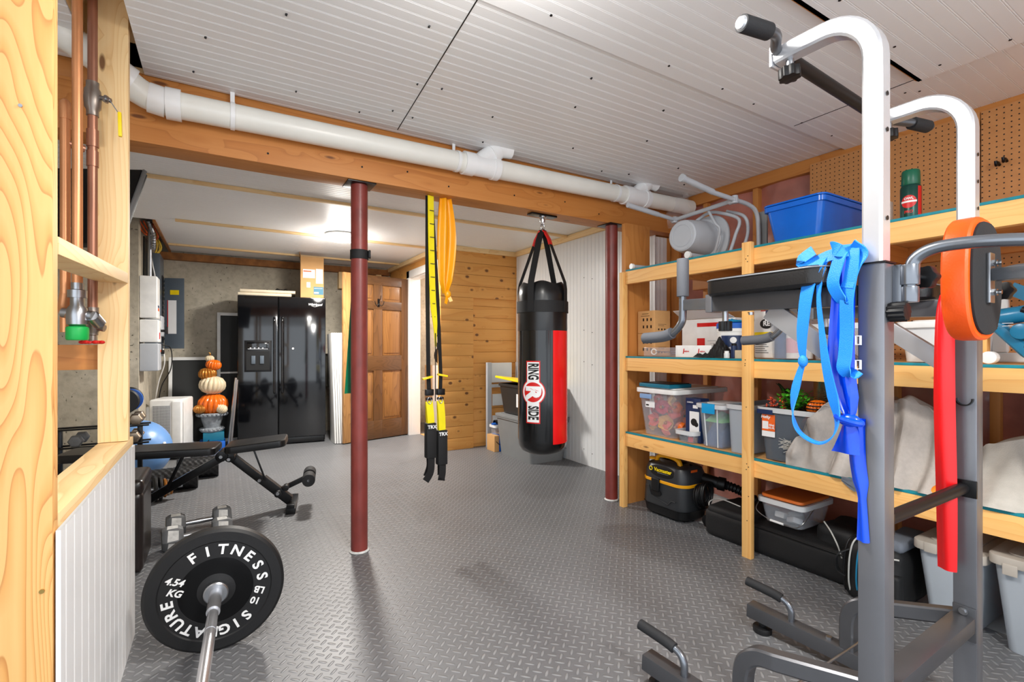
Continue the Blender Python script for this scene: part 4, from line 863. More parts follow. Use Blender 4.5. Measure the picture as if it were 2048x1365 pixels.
# ---------------------------------------------------------------- power tower
pw = thing('power_tower', 'tall grey pull-up and dip station filling the right foreground', 'exercise machine', (1.63, .55, 0))
def knob(c, ax, r, h, lobes=8, mat='black_satin', name='knob', parent=None):
    ax = Vector(ax).normalized(); m = Matrix.Translation(c) @ ax.to_track_quat('Z', 'Y').to_matrix().to_4x4(); pts = []
    for i in range(lobes * 6): a = 2 * PI * i / (lobes * 6); q = r * (1 + .09 * math.cos(lobes * a)); pts.append((q * math.cos(a), q * math.sin(a)))
    return part(name, MB().prism(pts, 0, h, m), mat, parent or pw, .002)
UP = ((1.33, .545, 1.922, 1.314), (1.925, .55, 1.89, 1.31))
for i, (x, y, zt, zs) in enumerate(UP):
    sl = part('upright_sleeve', MB().box(x - .025, x + .025, y - .0275, y + .0275, .0, zs), 'machine', pw, .003)
    part('sleeve_rim', MB().box(x - .027, x + .027, y - .03, y + .03, zs, zs + .004), 'black_satin', sl)
    pth = [(x, y, zs - .1), (x, y, zt - .21), (x, y, zt - .115)] + arc((y + .115, zt - .115), .115, 180, 90, 9, 'yz', x)[1:] + [(x - .006, y + .19, zt - .002), (x - .01, y + .232, zt - .006)]
    up = part('upright_neck', MB().sq(pth, .043, .047, up=(1, 0, 0), c=.13), 'silver', pw, ang=28)
    b = MB()
    for z in ((1.71, 1.626, 1.42) if i == 0 else (1.69, 1.61, 1.53)): b.cyl((x, y - .0236, z), (x, y - .0242, z), .0055, n=14)
    part('pin_holes', b, 'black_ink', up, kind='stuff')
    part('end_cap', MB().obox((x - .01, y + .236, zt - .007), (.052, .008, .056)), 'silver', up, .003)
    kn = knob((x - .005, y + .20, zt - .075), (0, .05, 1), .026, .028, 8); part('knob_stem', MB().cyl((x - .005, y + .2, zt - .05), (x - .005, y + .2, zt - .02), .010), 'steel', kn)
    knob((x + .0, y - .028, 1.20 - .01 * i), (0, -1, 0), .021, .034, 12, 'black_satin', 'pin_knob')
# pull-up bar
za, zb = 1.925, 1.893
BAR = smooth_path([(1.105, .733, za - .012), (1.19, .722, za - .008), (1.235, .73, za), (1.30, .765, za), (1.40, .768, za - .003)], 5) + [(1.85, .77, zb + .002)] + smooth_path([(1.96, .765, zb), (2.02, .735, zb - .004), (2.06, .715, zb - .006), (2.12, .705, zb - .008)], 5)
part('pull_up_bar', MB().tube(BAR, .0135, 14), 'machine_dk', pw)
part('foam_sleeve', MB().cyl((1.37, .768, za - .002), (1.87, .77, zb + .001), .0175), 'black_satin', pw)
for a, c in (((1.095, .7335, za - .012), (1.19, .722, za - .008)), ((2.11, .708, zb - .008), (2.035, .728, zb - .005))):
    g = part('foam_grip', MB().cyl(a, c, .0205, n=24), 'foam', pw, .002)
    d_ = (Vector(a) - Vector(c)).normalized(); part('grip_end_cap', MB().cyl(Vector(a), Vector(a) + d_ * .006, .0165, .013, n=24), 'silver', g)
for x in (1.32, 1.915): part('neck_bolt', MB().cyl((x - .045, .757, 1.937), (x - .045, .757, 1.952), .008, n=6), 'steel', pw)
# arms with pads and handles
for i, (x, zt) in enumerate(((1.33, 1.243), (1.915, 1.238))):
    am = part('arm_beam', MB().bar((x, .575, zt), (x, 1.0, zt + .012), .045, .05), 'machine_dk', pw, .003)
    part('arm_sleeve_end', MB().bar((x, .975, zt + .012), (x, .998, zt + .012), .051, .056), 'machine', am, .003)
    part('arm_extension', MB().bar((x, 1.0, zt + .013), (x, 1.09, zt + .015), .034, .036), 'tube_grey', am, .003)
    part('brace_plate', MB().sweep([(x, .80, zt - .02), (x, .592, zt - .175)], [(-.014, -.026), (.014, -.026), (.014, .026), (-.014, .026)], up=(0, .6, .8)), 'brace_silver', am, .002)
    P = smooth_path([(x, 1.105, zt + .16), (x, 1.105, zt + .06), (x, 1.105, zt - .01), (x, 1.112, zt - .045), (x, 1.15, zt - .078), (x, 1.215, zt - .09), (x - .002, 1.27, zt - .092)], 6)
    hd = part('handle_tube', MB().tube(P, .0125, 14), 'tube_grey', am)
    part('upright_grip', MB().cyl((x, 1.105, zt + .045), (x, 1.105, zt + .172), .0195, n=22), 'foam_grey', am, .003)
    part('lower_grip', MB().tube(smooth_path([(x, 1.15, zt - .076), (x, 1.19, zt - .087), (x - .001, 1.275, zt - .092)], 5), .0195, 20), 'foam_grey', am)
    m = Matrix(((0, 1, 0, x), (1, 0, 0, .80), (0, 0, 1, zt + .03), (0, 0, 0, 1)))
    pd = part('arm_pad', MB().prism(rrect(.36, .14, .05, 8), 0, .052, m), 'vinyl', pw, .014, 3)
    rim = [m @ Vector((a, c_, .046)) for a, c_ in rrect(.361, .141, .05, 8)]
    part('pad_edge_glint', MB().tube(rim, .002, 8, closed=True), 'vinyl_edge', pd)  # pale rim drawn in for the highlight along the pad's top edge
    kk = knob((x, .945, zt - .075), (0, 0, 1), .019, .03, 10, 'black_satin', 'knob', am); part('knob_stem', MB().cyl((x, .945, zt - .048), (x, .945, zt - .012), .009), 'steel', am)
    part('pad_bolt', MB().cyl((x, .86, zt - .03), (x, .86, zt - .022), .007, n=6).cyl((x, .72, zt - .03), (x, .72, zt - .022), .007, n=6), 'steel', am)
# backrest on its yoke
m = Matrix(((1, 0, 0, 1.588), (0, 0, -1, .474), (0, 1, 0, 1.285), (0, 0, 0, 1)))
def superel(w, h, k=40, p=2.6): return [(math.copysign(abs(math.cos(2 * PI * i / k)) ** (2 / p), math.cos(2 * PI * i / k)) * w / 2, math.copysign(abs(math.sin(2 * PI * i / k)) ** (2 / p), math.sin(2 * PI * i / k)) * h / 2) for i in range(k)]
bp = part('back_pad', MB().prism(superel(.225, .30), 0, .052, m), 'orange_vinyl', pw, .012, 3, label='orange pad with a black rear cloth')
m2 = Matrix(((1, 0, 0, 1.588), (0, 0, -1, .4225), (0, 1, 0, 1.285), (0, 0, 0, 1)))
part('backing_cloth', MB().prism(superel(.198, .272), 0, .006, m2), 'felt', bp, .002)
part('pad_bracket', MB().box(1.572, 1.604, .408, .4165, 1.225, 1.345), 'steel', pw, .002)
for z in (1.25, 1.32): part('bracket_bolt', MB().cyl((1.588, .408, z), (1.588, .400, z), .009, n=6).cyl((1.588, .401, z), (1.588, .392, z), .005), 'chrome', pw)
part('pad_carrier', MB().bar((1.588, .408, 1.292), (1.588, .17, 1.292), .03, .03), 'tube_grey', pw, .003)
Yk = smooth_path([(1.358, .49, 1.235), (1.358, .487, 1.30), (1.36, .468, 1.330), (1.362, .42, 1.342), (1.366, .32, 1.335), (1.40, .21, 1.315), (1.46, .17, 1.298), (1.63, .16, 1.292), (1.80, .17, 1.298), (1.86, .21, 1.31), (1.895, .32, 1.33), (1.898, .45, 1.335), (1.898, .487, 1.30), (1.898, .49, 1.235)], 6)
part('yoke_tube', MB().tube(Yk, .0135, 16), 'tube_grey', pw)
for x in (1.358, 1.898):
    cl = part('yoke_clamp', MB().cyl((x, .49, 1.262), (x, .49, 1.308), .0195, n=26).cyl((x, .49, 1.222), (x, .49, 1.258), .018, n=26).box(x - .015, x + .01, .50, .5175, 1.22, 1.31), 'tube_grey', pw, .0015)
    sk = knob((x + .052, .484, 1.283), (1, -.1, 0), .026, .022, 6, 'black_satin', 'star_knob', cl); part('knob_bolt', MB().cyl((x + .018, .488, 1.283), (x + .055, .484, 1.283), .006).cyl((x + .018, .488, 1.283), (x + .03, .487, 1.283), .011, n=6), 'chrome', cl)
# foot bar, hooks, base
part('foot_bar', MB().cyl((1.357, .548, .70), (1.895, .552, .70), .0165, n=22), 'black_satin', pw)
for x in (1.36, 1.894): part('bar_bracket', MB().box(x - .005, x + .005, .52, .58, .675, .725), 'black_metal', pw, .002)
part('band_hook', MB().ribbon([(1.897, y, z) for _, y, z in arc((.549, .965), .019, 175, 365, 12, 'yz', 0)], (1, 0, 0), .02, .0035) , 'black_metal', pw)
part('cross_beam', MB().bar((1.358, .548, .292), (1.897, .552, .302), .055, .045), 'machine_dk', pw, .003)
part('end_plate', MB().box(1.894, 1.8995, .523, .577, .25, .35), 'machine_dk', pw, .002)
part('plate_bolt', MB().cyl((1.893, .55, .336), (1.887, .55, .336), .011, n=20).cyl((1.888, .55, .336), (1.882, .55, .336), .007, n=6), 'steel', pw)
for i, (xf, yf, xn, yn) in enumerate(((1.228, 1.17, 1.325, .40), (1.822, 1.185, 1.915, .40))):
    rl = part('base_rail', MB().bar((xf, yf, .072), (xn, yn, .028), .052, .052), 'machine_dk', pw, .003)
    dx = (xn - xf) / (yn - yf); X = lambda y: xf + dx * (y - yf)
    part('leveling_foot', MB().cyl((X(yf - .05), yf - .05, 0), (X(yf - .05), yf - .05, .022), .034).cyl((X(yf - .05), yf - .05, .022), (X(yf - .05), yf - .05, .046), .014), 'rubber', rl, .003)
    y0 = 1.03; hp_ = smooth_path([(X(y0), y0, .085), (X(y0), y0 + .0, .125), (X(y0), y0 + .02, .152), (X(y0 + .07), y0 + .07, .166), (X(y0 + .16), y0 + .155, .176)], 6)
    part('push_up_handle', MB().tube(hp_, .0115, 14), 'tube_grey', rl)
    part('push_up_grip', MB().tube(smooth_path([(X(y0 + .03), y0 + .035, .159), (X(y0 + .07), y0 + .07, .167), (X(y0 + .17), y0 + .165, .177)], 5), .0172, 18), 'foam', rl)
    ya = .845; z0, z1 = (.255, .30) if i else (.275, .303)
    ap = [(X(ya), ya, .06), (X(ya), ya, z0 - .09)] + [Vector(p) for p in smooth_path([(X(ya), ya, z0 - .08), (X(ya), ya - .012, z0 - .035), (X(ya) + .002, ya - .045, z0 - .005), (X(ya) + .006, ya - .09, z0 + .005)], 5)][1:] + [(UP[i][0], .572, z1)]
    part('brace_arch', MB().sq(ap, .045, .045, up=(1, 0, 0), c=.12), 'machine_dk', pw, ang=28)
    part('rail_bolt', MB().cyl((X(.9), .905, .078), (X(.9), .905, .090), .010, n=6), 'steel', rl)
part('tie_rod', MB().cyl((1.29, .80, .12), (1.87, .81, .12), .004, n=10), 'steel', pw)
# straps and bands hanging from the near arm
t = thing('webbing_strap', 'bright blue webbing strap hanging in a long loop from the near padded arm', 'strap', (1.28, .65, .88))
A_ = [(1.300, .640, 1.352), (1.279, .650, 1.33), (1.272, .670, 1.27), (1.274, .684, 1.17), (1.276, .686, 1.112), (1.278, .684, 1.084), (1.278, .694, 1.05), (1.272, .704, .996), (1.268, .705, .944), (1.268, .688, .902), (1.268, .645, .882), (1.27, .613, .90), (1.272, .602, .944), (1.27, .611, 1.0), (1.268, .625, 1.076), (1.272, .637, 1.162), (1.274, .645, 1.249), (1.282, .640, 1.325), (1.302, .634, 1.352)]
W0 = [.034, .036, .036, .032, .022, .012, .018, .028, .028, .022, .020, .026, .030, .028, .022, .014, .010, .022, .034]
pth = smooth_path(A_, 5); ws = []
wd = []
for i in range(len(pth)):
    q = i / 5; j = min(int(q), len(W0) - 2); ws.append(W0[j] + (W0[j + 1] - W0[j]) * (q - j))
    f = min(max((q - 6.5) / 2, 0), 1) * min(max((13 - q) / 2, 0), 1); wd.append(Vector((.25 + .9 * f, 1 - .7 * f, .15)))
part('strap_web', MB().ribbon(pth, wd, ws, .003), 'blue_web', t)
part('strap_knot', MB().ball((1.276, .684, 1.083), .012, 12, 8, (.8, 1, 1.3)), 'blue_web', t)
t = thing('webbing_strap', 'bright blue webbing strap with buckles, bunched against the silver upright', 'strap', (1.28, .58, 1.05))
part('strap_web', MB().ribbon(smooth_path([(1.32, .600, 1.352), (1.285, .598, 1.345), (1.274, .605, 1.31), (1.270, .610, 1.27), (1.278, .597, 1.235), (1.284, .588, 1.235), (1.288, .590, 1.30), (1.286, .592, 1.335)], 5), (.3, 1, .1), .032, .003).ribbon(smooth_path([(1.31, .577, 1.362), (1.288, .575, 1.35), (1.278, .574, 1.30), (1.276, .583, 1.232), (1.278, .584, 1.161), (1.275, .586, 1.10), (1.272, .588, 1.068), (1.276, .575, 1.052), (1.284, .563, 1.064)], 5), (.25, 1, .1), .033, .003).ribbon(smooth_path([(1.31, .625, 1.352), (1.28, .616, 1.362), (1.276, .596, 1.350), (1.30, .574, 1.352)], 5), (0, .3, 1), .03, .003), 'blue_web', t)
part('strap_fold', MB().ribbon(smooth_path([(1.28, .66, 1.362), (1.276, .69, 1.340), (1.28, .665, 1.33), (1.285, .62, 1.345), (1.29, .58, 1.335)], 5), (.3, .3, 1), .03, .003).ribbon(smooth_path([(1.285, .575, 1.365), (1.29, .558, 1.34), (1.282, .57, 1.31), (1.275, .582, 1.26)], 5), (.3, 1, .4), .032, .003), 'blue_web', t)
for z in (1.135, 1.078): part('buckle', MB().tube([(1.281, .566, z - .010), (1.281, .556, z - .010), (1.281, .556, z + .010), (1.281, .566, z + .010)], .0025, 6, closed=True), 'white_plastic', t)
t = thing('resistance_band', 'wide royal blue latex band knotted midway, hanging from the near padded arm', 'exercise band', (1.29, .59, .7))
def latex(mb, pts, wds, folds, amp, nv=14, th=.004):
    P = smooth_path(pts, 5); n = len(P); rows = []
    for i, p in enumerate(P):
        q = i / 5; j = min(int(q), len(wds) - 2); w = wds[j] + (wds[j + 1] - wds[j]) * (q - j); rows.append((p, w))
    def fn(u, v):
        i = min(int(round(u * (n - 1))), n - 1); p, w = rows[i]; a = (v - .5)
        return (p.x + amp * math.sin(v * PI * folds + u * 3) - .004 * math.cos(a * PI), p.y + a * w, p.z)
    g = MB().grid(fn, n - 1, nv); g2 = MB(); g2.v = [v + Vector((th, 0, 0)) for v in g.v]; g2.f = [f[::-1] for f in g.f]
    return mb.add(g.v, g.f).add(g2.v, g2.f)
part('band_upper', latex(MB(), [(1.318, .597, 1.352), (1.29, .597, 1.345), (1.290, .598, 1.245), (1.290, .602, 1.15), (1.290, .602, 1.064), (1.288, .592, 1.00), (1.286, .582, .958)], [.05, .05, .045, .05, .056, .052, .022], 3, .007), 'blue_latex', t)
part('band_knot', MB().ball((1.284, .581, .945), .021, 16, 10, (.7, 1.15, .75)).tube([(1.282 + .016 * math.cos(R(a)), .581 + .025 * math.sin(R(a)), .946 + .006 * math.sin(R(a))) for a in range(0, 360, 20)], .008, 8, closed=True), 'blue_latex', t)
part('band_skirt', latex(MB(), [(1.286, .582, .94), (1.286, .584, .91), (1.284, .590, .865)], [.024, .042, .062], 2, .004), 'blue_latex', t)
part('band_tail', latex(MB(), [(1.300, .570, .95), (1.300, .572, .86), (1.300, .566, .80), (1.300, .562, .76), (1.300, .56, .66)], [.03, .036, .034, .018, .026], 2, .004), 'blue_latex', t)
t = thing('resistance_band', 'flat red latex band hanging over the far padded arm', 'exercise band', (1.86, .58, .45))
part('band_strip', latex(MB(), [(1.888, .583, 1.275), (1.872, .583, 1.27), (1.86, .585, 1.185), (1.858, .586, .963), (1.858, .581, .667), (1.858, .579, .455)], [.03, .034, .044, .050, .050, .046], 1.6, .006), 'red_latex', t)

# ---------------------------------------------------------------- bench
bx = Vector((.374, 3.58, 0)); by = Vector((-.82, 3.80, 0)); bu = (by - bx).normalized(); bv = Vector((-bu.y, bu.x, 0)); bv = bv if bv.y > 0 else -bv
def BP(u, v, z): p = bx + bu * u + bv * v; return (p.x, p.y, z)
bn = thing('weight_bench', 'adjustable black weight bench with foam foot rollers', 'weight bench', (0, 3.75, 0))
def bpad(u0, u1, z0, z1, mb=None):
    # a padded slab from u0 to u1, its top rising from z0 to z1
    cu = (u0 + u1) / 2; L = abs(u1 - u0); cz = (z0 + z1) / 2; dz = z1 - z0
    X = Vector((bu.x * L, bu.y * L, dz)).normalized(); Y = bv; Z = X.cross(Y); Z = Z if Z.z > 0 else -Z; o = Vector(BP(cu, .135, cz))
    m = Matrix((X, Y, Z)).transposed().to_4x4(); m = Matrix.Translation(o) @ m
    return MB().prism(rrect(L, .27, .045, 6), -.05, 0, m), [m @ Vector((a, c, -.004)) for a, c in rrect(L - .01, .26, .045, 6)]
b, rim = bpad(0, .365, .497, .468); q = part('seat_pad', b, 'vinyl', bn, .014, 3)
b, rim = bpad(.41, 1.23, .470, .482); q = part('back_pad', b, 'vinyl', bn, .014, 3)
part('front_beam', MB().bar(BP(.34, .135, .385), BP(-.02, .135, .045), .05, .05), 'black_metal', bn, .003)
part('front_sleeve', MB().bar(BP(.15, .135, .215), BP(-.02, .135, .055), .056, .056), 'black_satin', bn, .003)
part('rear_beam', MB().bar(BP(.36, .135, .40), BP(.98, .135, .04), .045, .05), 'black_metal', bn, .003)
part('front_foot', MB().bar(BP(-.035, -.03, .022), BP(-.035, .32, .022), .06, .04).bar(BP(-.035, -.03, .05), BP(-.035, -.0, .05), .05, .03), 'black_metal', bn, .004)
part('rear_foot', MB().bar(BP(.99, -.05, .022), BP(.99, .33, .022), .06, .04), 'black_metal', bn, .004)
part('seat_strut', MB().bar(BP(.20, .10, .425), BP(.13, .11, .21), .012, .03, (0, 1, 0)), 'black_metal', bn, .002)
part('hinge_bracket', MB().cyl(BP(.385, .06, .40), BP(.385, .21, .40), .035).cyl(BP(.34, .08, .385), BP(.34, .19, .385), .03), 'black_metal', bn, .002)
for u, z in ((.385, .40), (.34, .38), (.16, .225), (.05, .125)): part('bolt', MB().cyl(BP(u, .045, z), BP(u, .062, z), .011, n=6), 'steel', bn)
part('back_strut', MB().bar(BP(.60, .10, .43), BP(.70, .12, .21), .02, .03, (0, 1, 0)), 'black_metal', bn, .002)
part('roller_arm', MB().bar(BP(.06, .135, .12), BP(-.14, .135, .205), .03, .03), 'black_metal', bn, .002)
part('arm_knob', MB().cyl(BP(.05, .07, .115), BP(.05, .11, .115), .024, n=10).cyl(BP(.0, .06, .155), BP(.0, .12, .155), .02, n=12), 'black_satin', bn, .003)
part('roller_rod', MB().cyl(BP(-.145, .0, .207), BP(-.145, .27, .207), .009), 'steel', bn)
for v0, v1 in ((.0, .115), (.155, .27)): part('foam_roller', MB().cyl(BP(-.145, v0, .207), BP(-.145, v1, .207), .042, n=28), 'foam', bn, .008, 3)
# ---------------------------------------------------------------- ottoman
ot = thing('ottoman', 'dark brown-black leather cube stool behind the low white wall', 'ottoman', (-.55, 3.18, 0))
part('seat_body', MB().box(-.80, -.325, 3.0, 3.345, .004, .40), 'leather', ot, .03, 4)
part('cushion_lid', MB().box(-.80, -.322, 2.997, 3.348, .385, .462), 'leather', ot, .032, 4)
# ---------------------------------------------------------------- dumbbells
def hexbell(label, group, p0, p1, r, hl, hm='cast_grey', fm='hex_white', bm='steel', br=.014, cat_='dumbbell', rot=0):
    p0, p1 = Vector(p0), Vector(p1); d = (p1 - p0).normalized(); t = thing('hex_dumbbell', label, cat_, ((p0 + p1) / 2) - Vector((0, 0, r * .87)), 0, group)
    part('grip', MB().tube([p0, p0.lerp(p1, .3), p0.lerp(p1, .5), p0.lerp(p1, .7), p1], br, 14, scl=[.8, 1, 1.12, 1, .8]), bm, t)
    for p, s in ((p0, -1), (p1, 1)):
        q = d.to_track_quat('Z', 'Y').to_matrix().to_4x4(); m = Matrix.Translation(p) @ q
        # keep a flat side down: spin so that the hexagon rests on the floor
        pts = []
        for i in range(6): a = PI / 3 * i; v = Vector((0, 0, 1)) * 0 + d.cross(Vector((0, 0, 1))).normalized() * math.cos(a) + Vector((0, 0, 1)) * math.sin(a); pts.append(v * r)
        a_, c_ = p - d * hl / 2, p + d * hl / 2; vs = []
        for o, k in ((a_ - d * 0, .80), (a_ + d * hl * .22, 1), (c_ - d * hl * .22, 1), (c_, .80)): vs += [o + v * k for v in pts]
        fs = [tuple(range(5, -1, -1)), tuple(range(18, 24))] + [(L * 6 + i, L * 6 + (i + 1) % 6, L * 6 + 6 + (i + 1) % 6, L * 6 + 6 + i) for L in range(3) for i in range(6)]
        hd_ = part('head', MB().add(vs, fs), hm, t, .002)
        if fm:
            off = p + (d * (hl / 2) if s > 0 else -d * (hl / 2)); m_ = MB(); k = 10
            for i in range(6):
                A, B = pts[i], pts[(i + 1) % 6]; nrm = (A + B).normalized()
                if nrm.z < -.6: continue
                c0 = (A + B) * .5 + nrm * .001; e = (B - A) * .44; g = hl * .27
                m_.add([p - d * g + c0 - e, p + d * g * .9 + c0 - e * .9, p + d * g + c0 + e * .7, p - d * g * .8 + c0 + e], [(0, 1, 2, 3)])
            m_.add([p + d * s * (hl / 2 + .0008) + v * .68 for v in pts], [tuple(range(6))])
            if m_.v: part('paint_patch', m_, fm, hd_)
    return t
hexbell('grey hexagonal dumbbell with flaking white paint, in front by the bumper plate', 'dumbbells beside the ottoman', (-.225, 3.27, .061), (.01, 3.30, .061), .070, .098)
hexbell('grey hexagonal dumbbell with flaking white paint, the one farther back', 'dumbbells beside the ottoman', (-.225, 3.50, .061), (.01, 3.53, .061), .070, .095)
# stand with bright dumbbells behind the bench
rk = thing('dumbbell_rack', 'low black rack carrying dumbbells beside the blue ball', 'rack', (-.72, 4.62, 0))
b = MB()
for z in (.40, .53):
    for y in (4.57, 4.69): b.bar((-1.0, y, z), (-.46, y, z), .025, .012)
part('rack_rail', b, 'black_metal', rk, .002)
part('rack_post', MB().bar((-.52, 4.63, .0), (-.52, 4.63, .53), .03, .05, (0, 1, 0)).bar((-.98, 4.63, .0), (-.98, 4.63, .53), .03, .05, (0, 1, 0)), 'black_metal', rk, .003)
part('rack_foot', MB().box(-.54, -.50, 4.48, 4.78, 0, .025).box(-1.0, -.96, 4.48, 4.78, 0, .025), 'black_metal', rk, .003)
M['bronze_hex'] = plain('worn_bronze_chrome', srgb(156, 140, 122), .3, .85, var=.2)
hexbell('bronze-tinted chrome dumbbell on the end of the rack top', 'dumbbells on the rack', (-.535, 4.53, .583), (-.535, 4.70, .583), .045, .055, 'bronze_hex', None)
hexbell('chrome dumbbell second from the end of the rack top', 'dumbbells on the rack', (-.64, 4.53, .583), (-.64, 4.70, .583), .045, .055, 'bronze_hex', None)
hexbell('chrome dumbbell on the lower rail of the rack, nearest its end', 'dumbbells on the rack', (-.545, 4.52, .453), (-.545, 4.70, .453), .045, .055, 'bronze_hex', None)
hexbell('dark dumbbell on the lower rack rail, seen between the post and the stud', 'dumbbells on the rack', (-.87, 4.52, .455), (-.87, 4.70, .455), .044, .06, 'cast_grey', None)
t = thing('adjustable_dumbbell', 'blue adjustable dumbbell with ridged black plates on top of the rack', 'dumbbell', (-.60, 4.58, .63), 0)
for dy in (0, .03, .20, .23): part('ridged_plate', MB().lathe([(.02, -.012), (.085, -.012), (.09, -.006), (.084, 0), (.09, .006), (.085, .012), (.02, .012)], (-.60, 4.50 + dy, .72), 40, Matrix.Rotation(R(90), 4, 'X')), 'rubber', t)
part('blue_ring', MB().lathe([(.03, -.012), (.082, -.012), (.082, .012), (.03, .012)], (-.575, 4.56, .725), 32, Matrix.Rotation(R(90), 4, 'X')), 'blue_box', t, .004)
part('grip', MB().cyl((-.60, 4.53, .72), (-.60, 4.72, .72), .016), 'chrome', t)
t = thing('plate_loaded_dumbbell', 'dumbbell with stacked bronze-edged plates on the floor behind the bench leg', 'dumbbell', (-.35, 4.35, 0))
part('bar', MB().cyl((-.52, 4.32, .09), (-.24, 4.37, .09), .013), 'steel', t)
q = (Vector((.28, .05, 0))).normalized().to_track_quat('Z', 'Y').to_matrix().to_4x4()
for k, (u, r, m_) in enumerate(((.0, .088, 'rubber'), (.03, .086, 'rubber'), (.055, .068, 'gold'), (.075, .06, 'bronze_hex'), (.092, .055, 'gold'))):
    part('weight_plate', MB().lathe([(.013, -.009), (r - .004, -.009), (r, -.005), (r, .005), (r - .004, .009), (.013, .009)], Vector((-.40, 4.341, .09)) + Vector((.98, .18, 0)) * u, 36, q), m_, t)
for i, (x, y, r) in enumerate(((-.30, 4.62, .085), (-.16, 4.95, .085))):
    b = MB(); vs = []; K = 40; Lr = .30
    for j in range(31):
        for k in range(K):
            a = 2 * PI * k / K; rr_ = r * (1 + .035 * (1 if (k // 2 + j // 2) % 2 else -1)); vs.append((x - Lr / 2 + Lr * j / 30, y + rr_ * math.cos(a), r + .003 + rr_ * math.sin(a)))
    b.add(vs, [(j * K + k, j * K + (k + 1) % K, (j + 1) * K + (k + 1) % K, (j + 1) * K + k) for j in range(30) for k in range(K)] + [tuple(range(K - 1, -1, -1)), tuple(30 * K + k for k in range(K))])
    solo('foam_roller', b, 'rubber', ['knobbly black foam roller on the floor behind the bench, the nearer', 'knobbly black foam roller on the floor nearest the white appliance'][i], 'foam roller', (x, y, 0), group='foam rollers')
# ---------------------------------------------------------------- barbell with bumper plate
PC = Vector((-.010, 2.11, .226)); bb = thing('barbell', 'barbell with a black bumper plate on its far end', 'barbell', (PC.x, PC.y, 0), 0)
ax = Vector((-.055, -.998, -.02)).normalized(); xr = Vector((0, 0, 1)).cross(ax) * -1; xr = xr.normalized()
if xr.x < 0: xr = -xr
zr = ax.cross(xr); zr = zr if zr.z > 0 else -zr
PM = Matrix((xr, zr, xr.cross(zr))).transposed().to_4x4()
if (PM.to_3x3() @ Vector((0, 0, 1))).dot(ax) < 0: raise Exception('plate frame')
PM = Matrix.Translation(PC) @ PM
pl = part('bumper_plate', MB().lathe([(.026, -.024), (.215, -.024), (.225, -.016), (.225, .016), (.215, .024), (.182, .024), (.178, .020), (.120, .020), (.115, .016), (.065, .018), (.045, .026), (.026, .026)], (0, 0, 0), 96, PM), 'rubber', bb)
pl.data.update()
part('plate_lip', MB().lathe([(.179, .0195), (.1815, .0235), (.184, .0195)], (0, 0, 0), 96, PM).lathe([(.116, .0155), (.1185, .0195), (.121, .0155)], (0, 0, 0), 96, PM), 'black_satin', pl)
txt = MB()
def ring_text(s, a0, a1, r, size, flip=False):
    for i, ch in enumerate(s):
        a = R(a0 + (a1 - a0) * i / max(len(s) - 1, 1)); m = PM @ Matrix.Rotation(a - PI / 2, 4, 'Z') @ Matrix.Translation((0, r, .0212))
        g = textmb(ch, size, m, .0006, .0014, sx=1.05); part('plate_lettering', g, 'white_ink', pl, label='white letter ' + ch)
ring_text('FITNESS', 119, 8, .149, .050); ring_text('SIGNATURE', -50, -172, .149, .050)
for s, a, r in (('4.54', 156, .162), ('KG', 172, .150)):
    part('plate_lettering', textmb(s, .034, PM @ Matrix.Translation((-.128, .058 if s[0] == '4' else .018, .0212)) @ Matrix.Rotation(R(-22), 4, 'Z'), .0006, .001, .2), 'white_ink', pl)
for s, y in (('LB', -.028), ('10', -.066)):
    part('plate_lettering', textmb(s, .034, PM @ Matrix.Translation((.140 if s == 'LB' else .126, y, .0212)) @ Matrix.Rotation(R(158), 4, 'Z'), .0006, .001), 'white_ink', pl)
part('collar', MB().lathe([(.0, .026), (.038, .026), (.040, .03), (.040, .046), (.036, .05), (.0, .05)], (0, 0, 0), 40, PM), 'steel', bb)
part('bar_sleeve', MB().lathe([(.0, -.16), (.0245, -.16), (.0245, .04), (0, .04)], (0, 0, 0), 32, PM), 'chrome', bb)
part('bar_shaft', MB().cyl(PM @ Vector((0, 0, .05)), PM @ Vector((0, 0, .18)), .021, n=28).cyl(PM @ Vector((0, 0, .18)), PM @ Vector((0, 0, 1.75)), .0165, n=28).cyl(PM @ Vector((0, 0, .30)), PM @ Vector((0, 0, .303)), .0175, n=28), 'bar_steel', bb)

# ---------------------------------------------------------------- storage shelving
SX0, SX1 = 2.42, 3.14; SY0, SY1 = -.9, 2.50
SZ = {'top': 1.655, 'mid': 1.055, 'low': .53}
sh = thing('storage_shelving', 'long home-built timber shelving with teal-edged decks along the right wall', 'shelving', (2.78, .9, 0))
for z in SZ.values():
    part('front_rail', MB().box(SX0, SX0 + .038, SY0, SY1, z - .1, z - .012), 'shelf_y', sh, .002)
    part('rear_rail', MB().box(SX1 - .02, SX1 + .018, SY0, SY1, z - .1, z - .012), 'beam_y', sh, .002)
    dk = part('deck', MB().box(SX0 + .004, SX1 + .02, SY0, SY1, z - .012, z - .002), 'ply', sh, .001)
    part('deck_liner', MB().box(SX0 + .001, SX0 + .02, SY0, SY1, z - .0115, z), 'teal', dk, .001)
    for y in (2.1, 1.15, .3): part('cross_brace', MB().box(SX0 + .038, SX1 - .02, y - .019, y + .019, z - .1, z - .013), 'beam_x', sh, .002)
part('post', MB().box(2.39, 2.42, 1.548, 1.600, 0, 1.675), 'shelf_z', sh, .002)
part('post', MB().box(2.405, 2.445, 2.505, 2.545, 0, 1.64), 'shelf_z', sh, .002)
part('post', MB().box(2.39, 2.42, .36, .41, 0, 1.675), 'shelf_z', sh, .002)
b = MB()
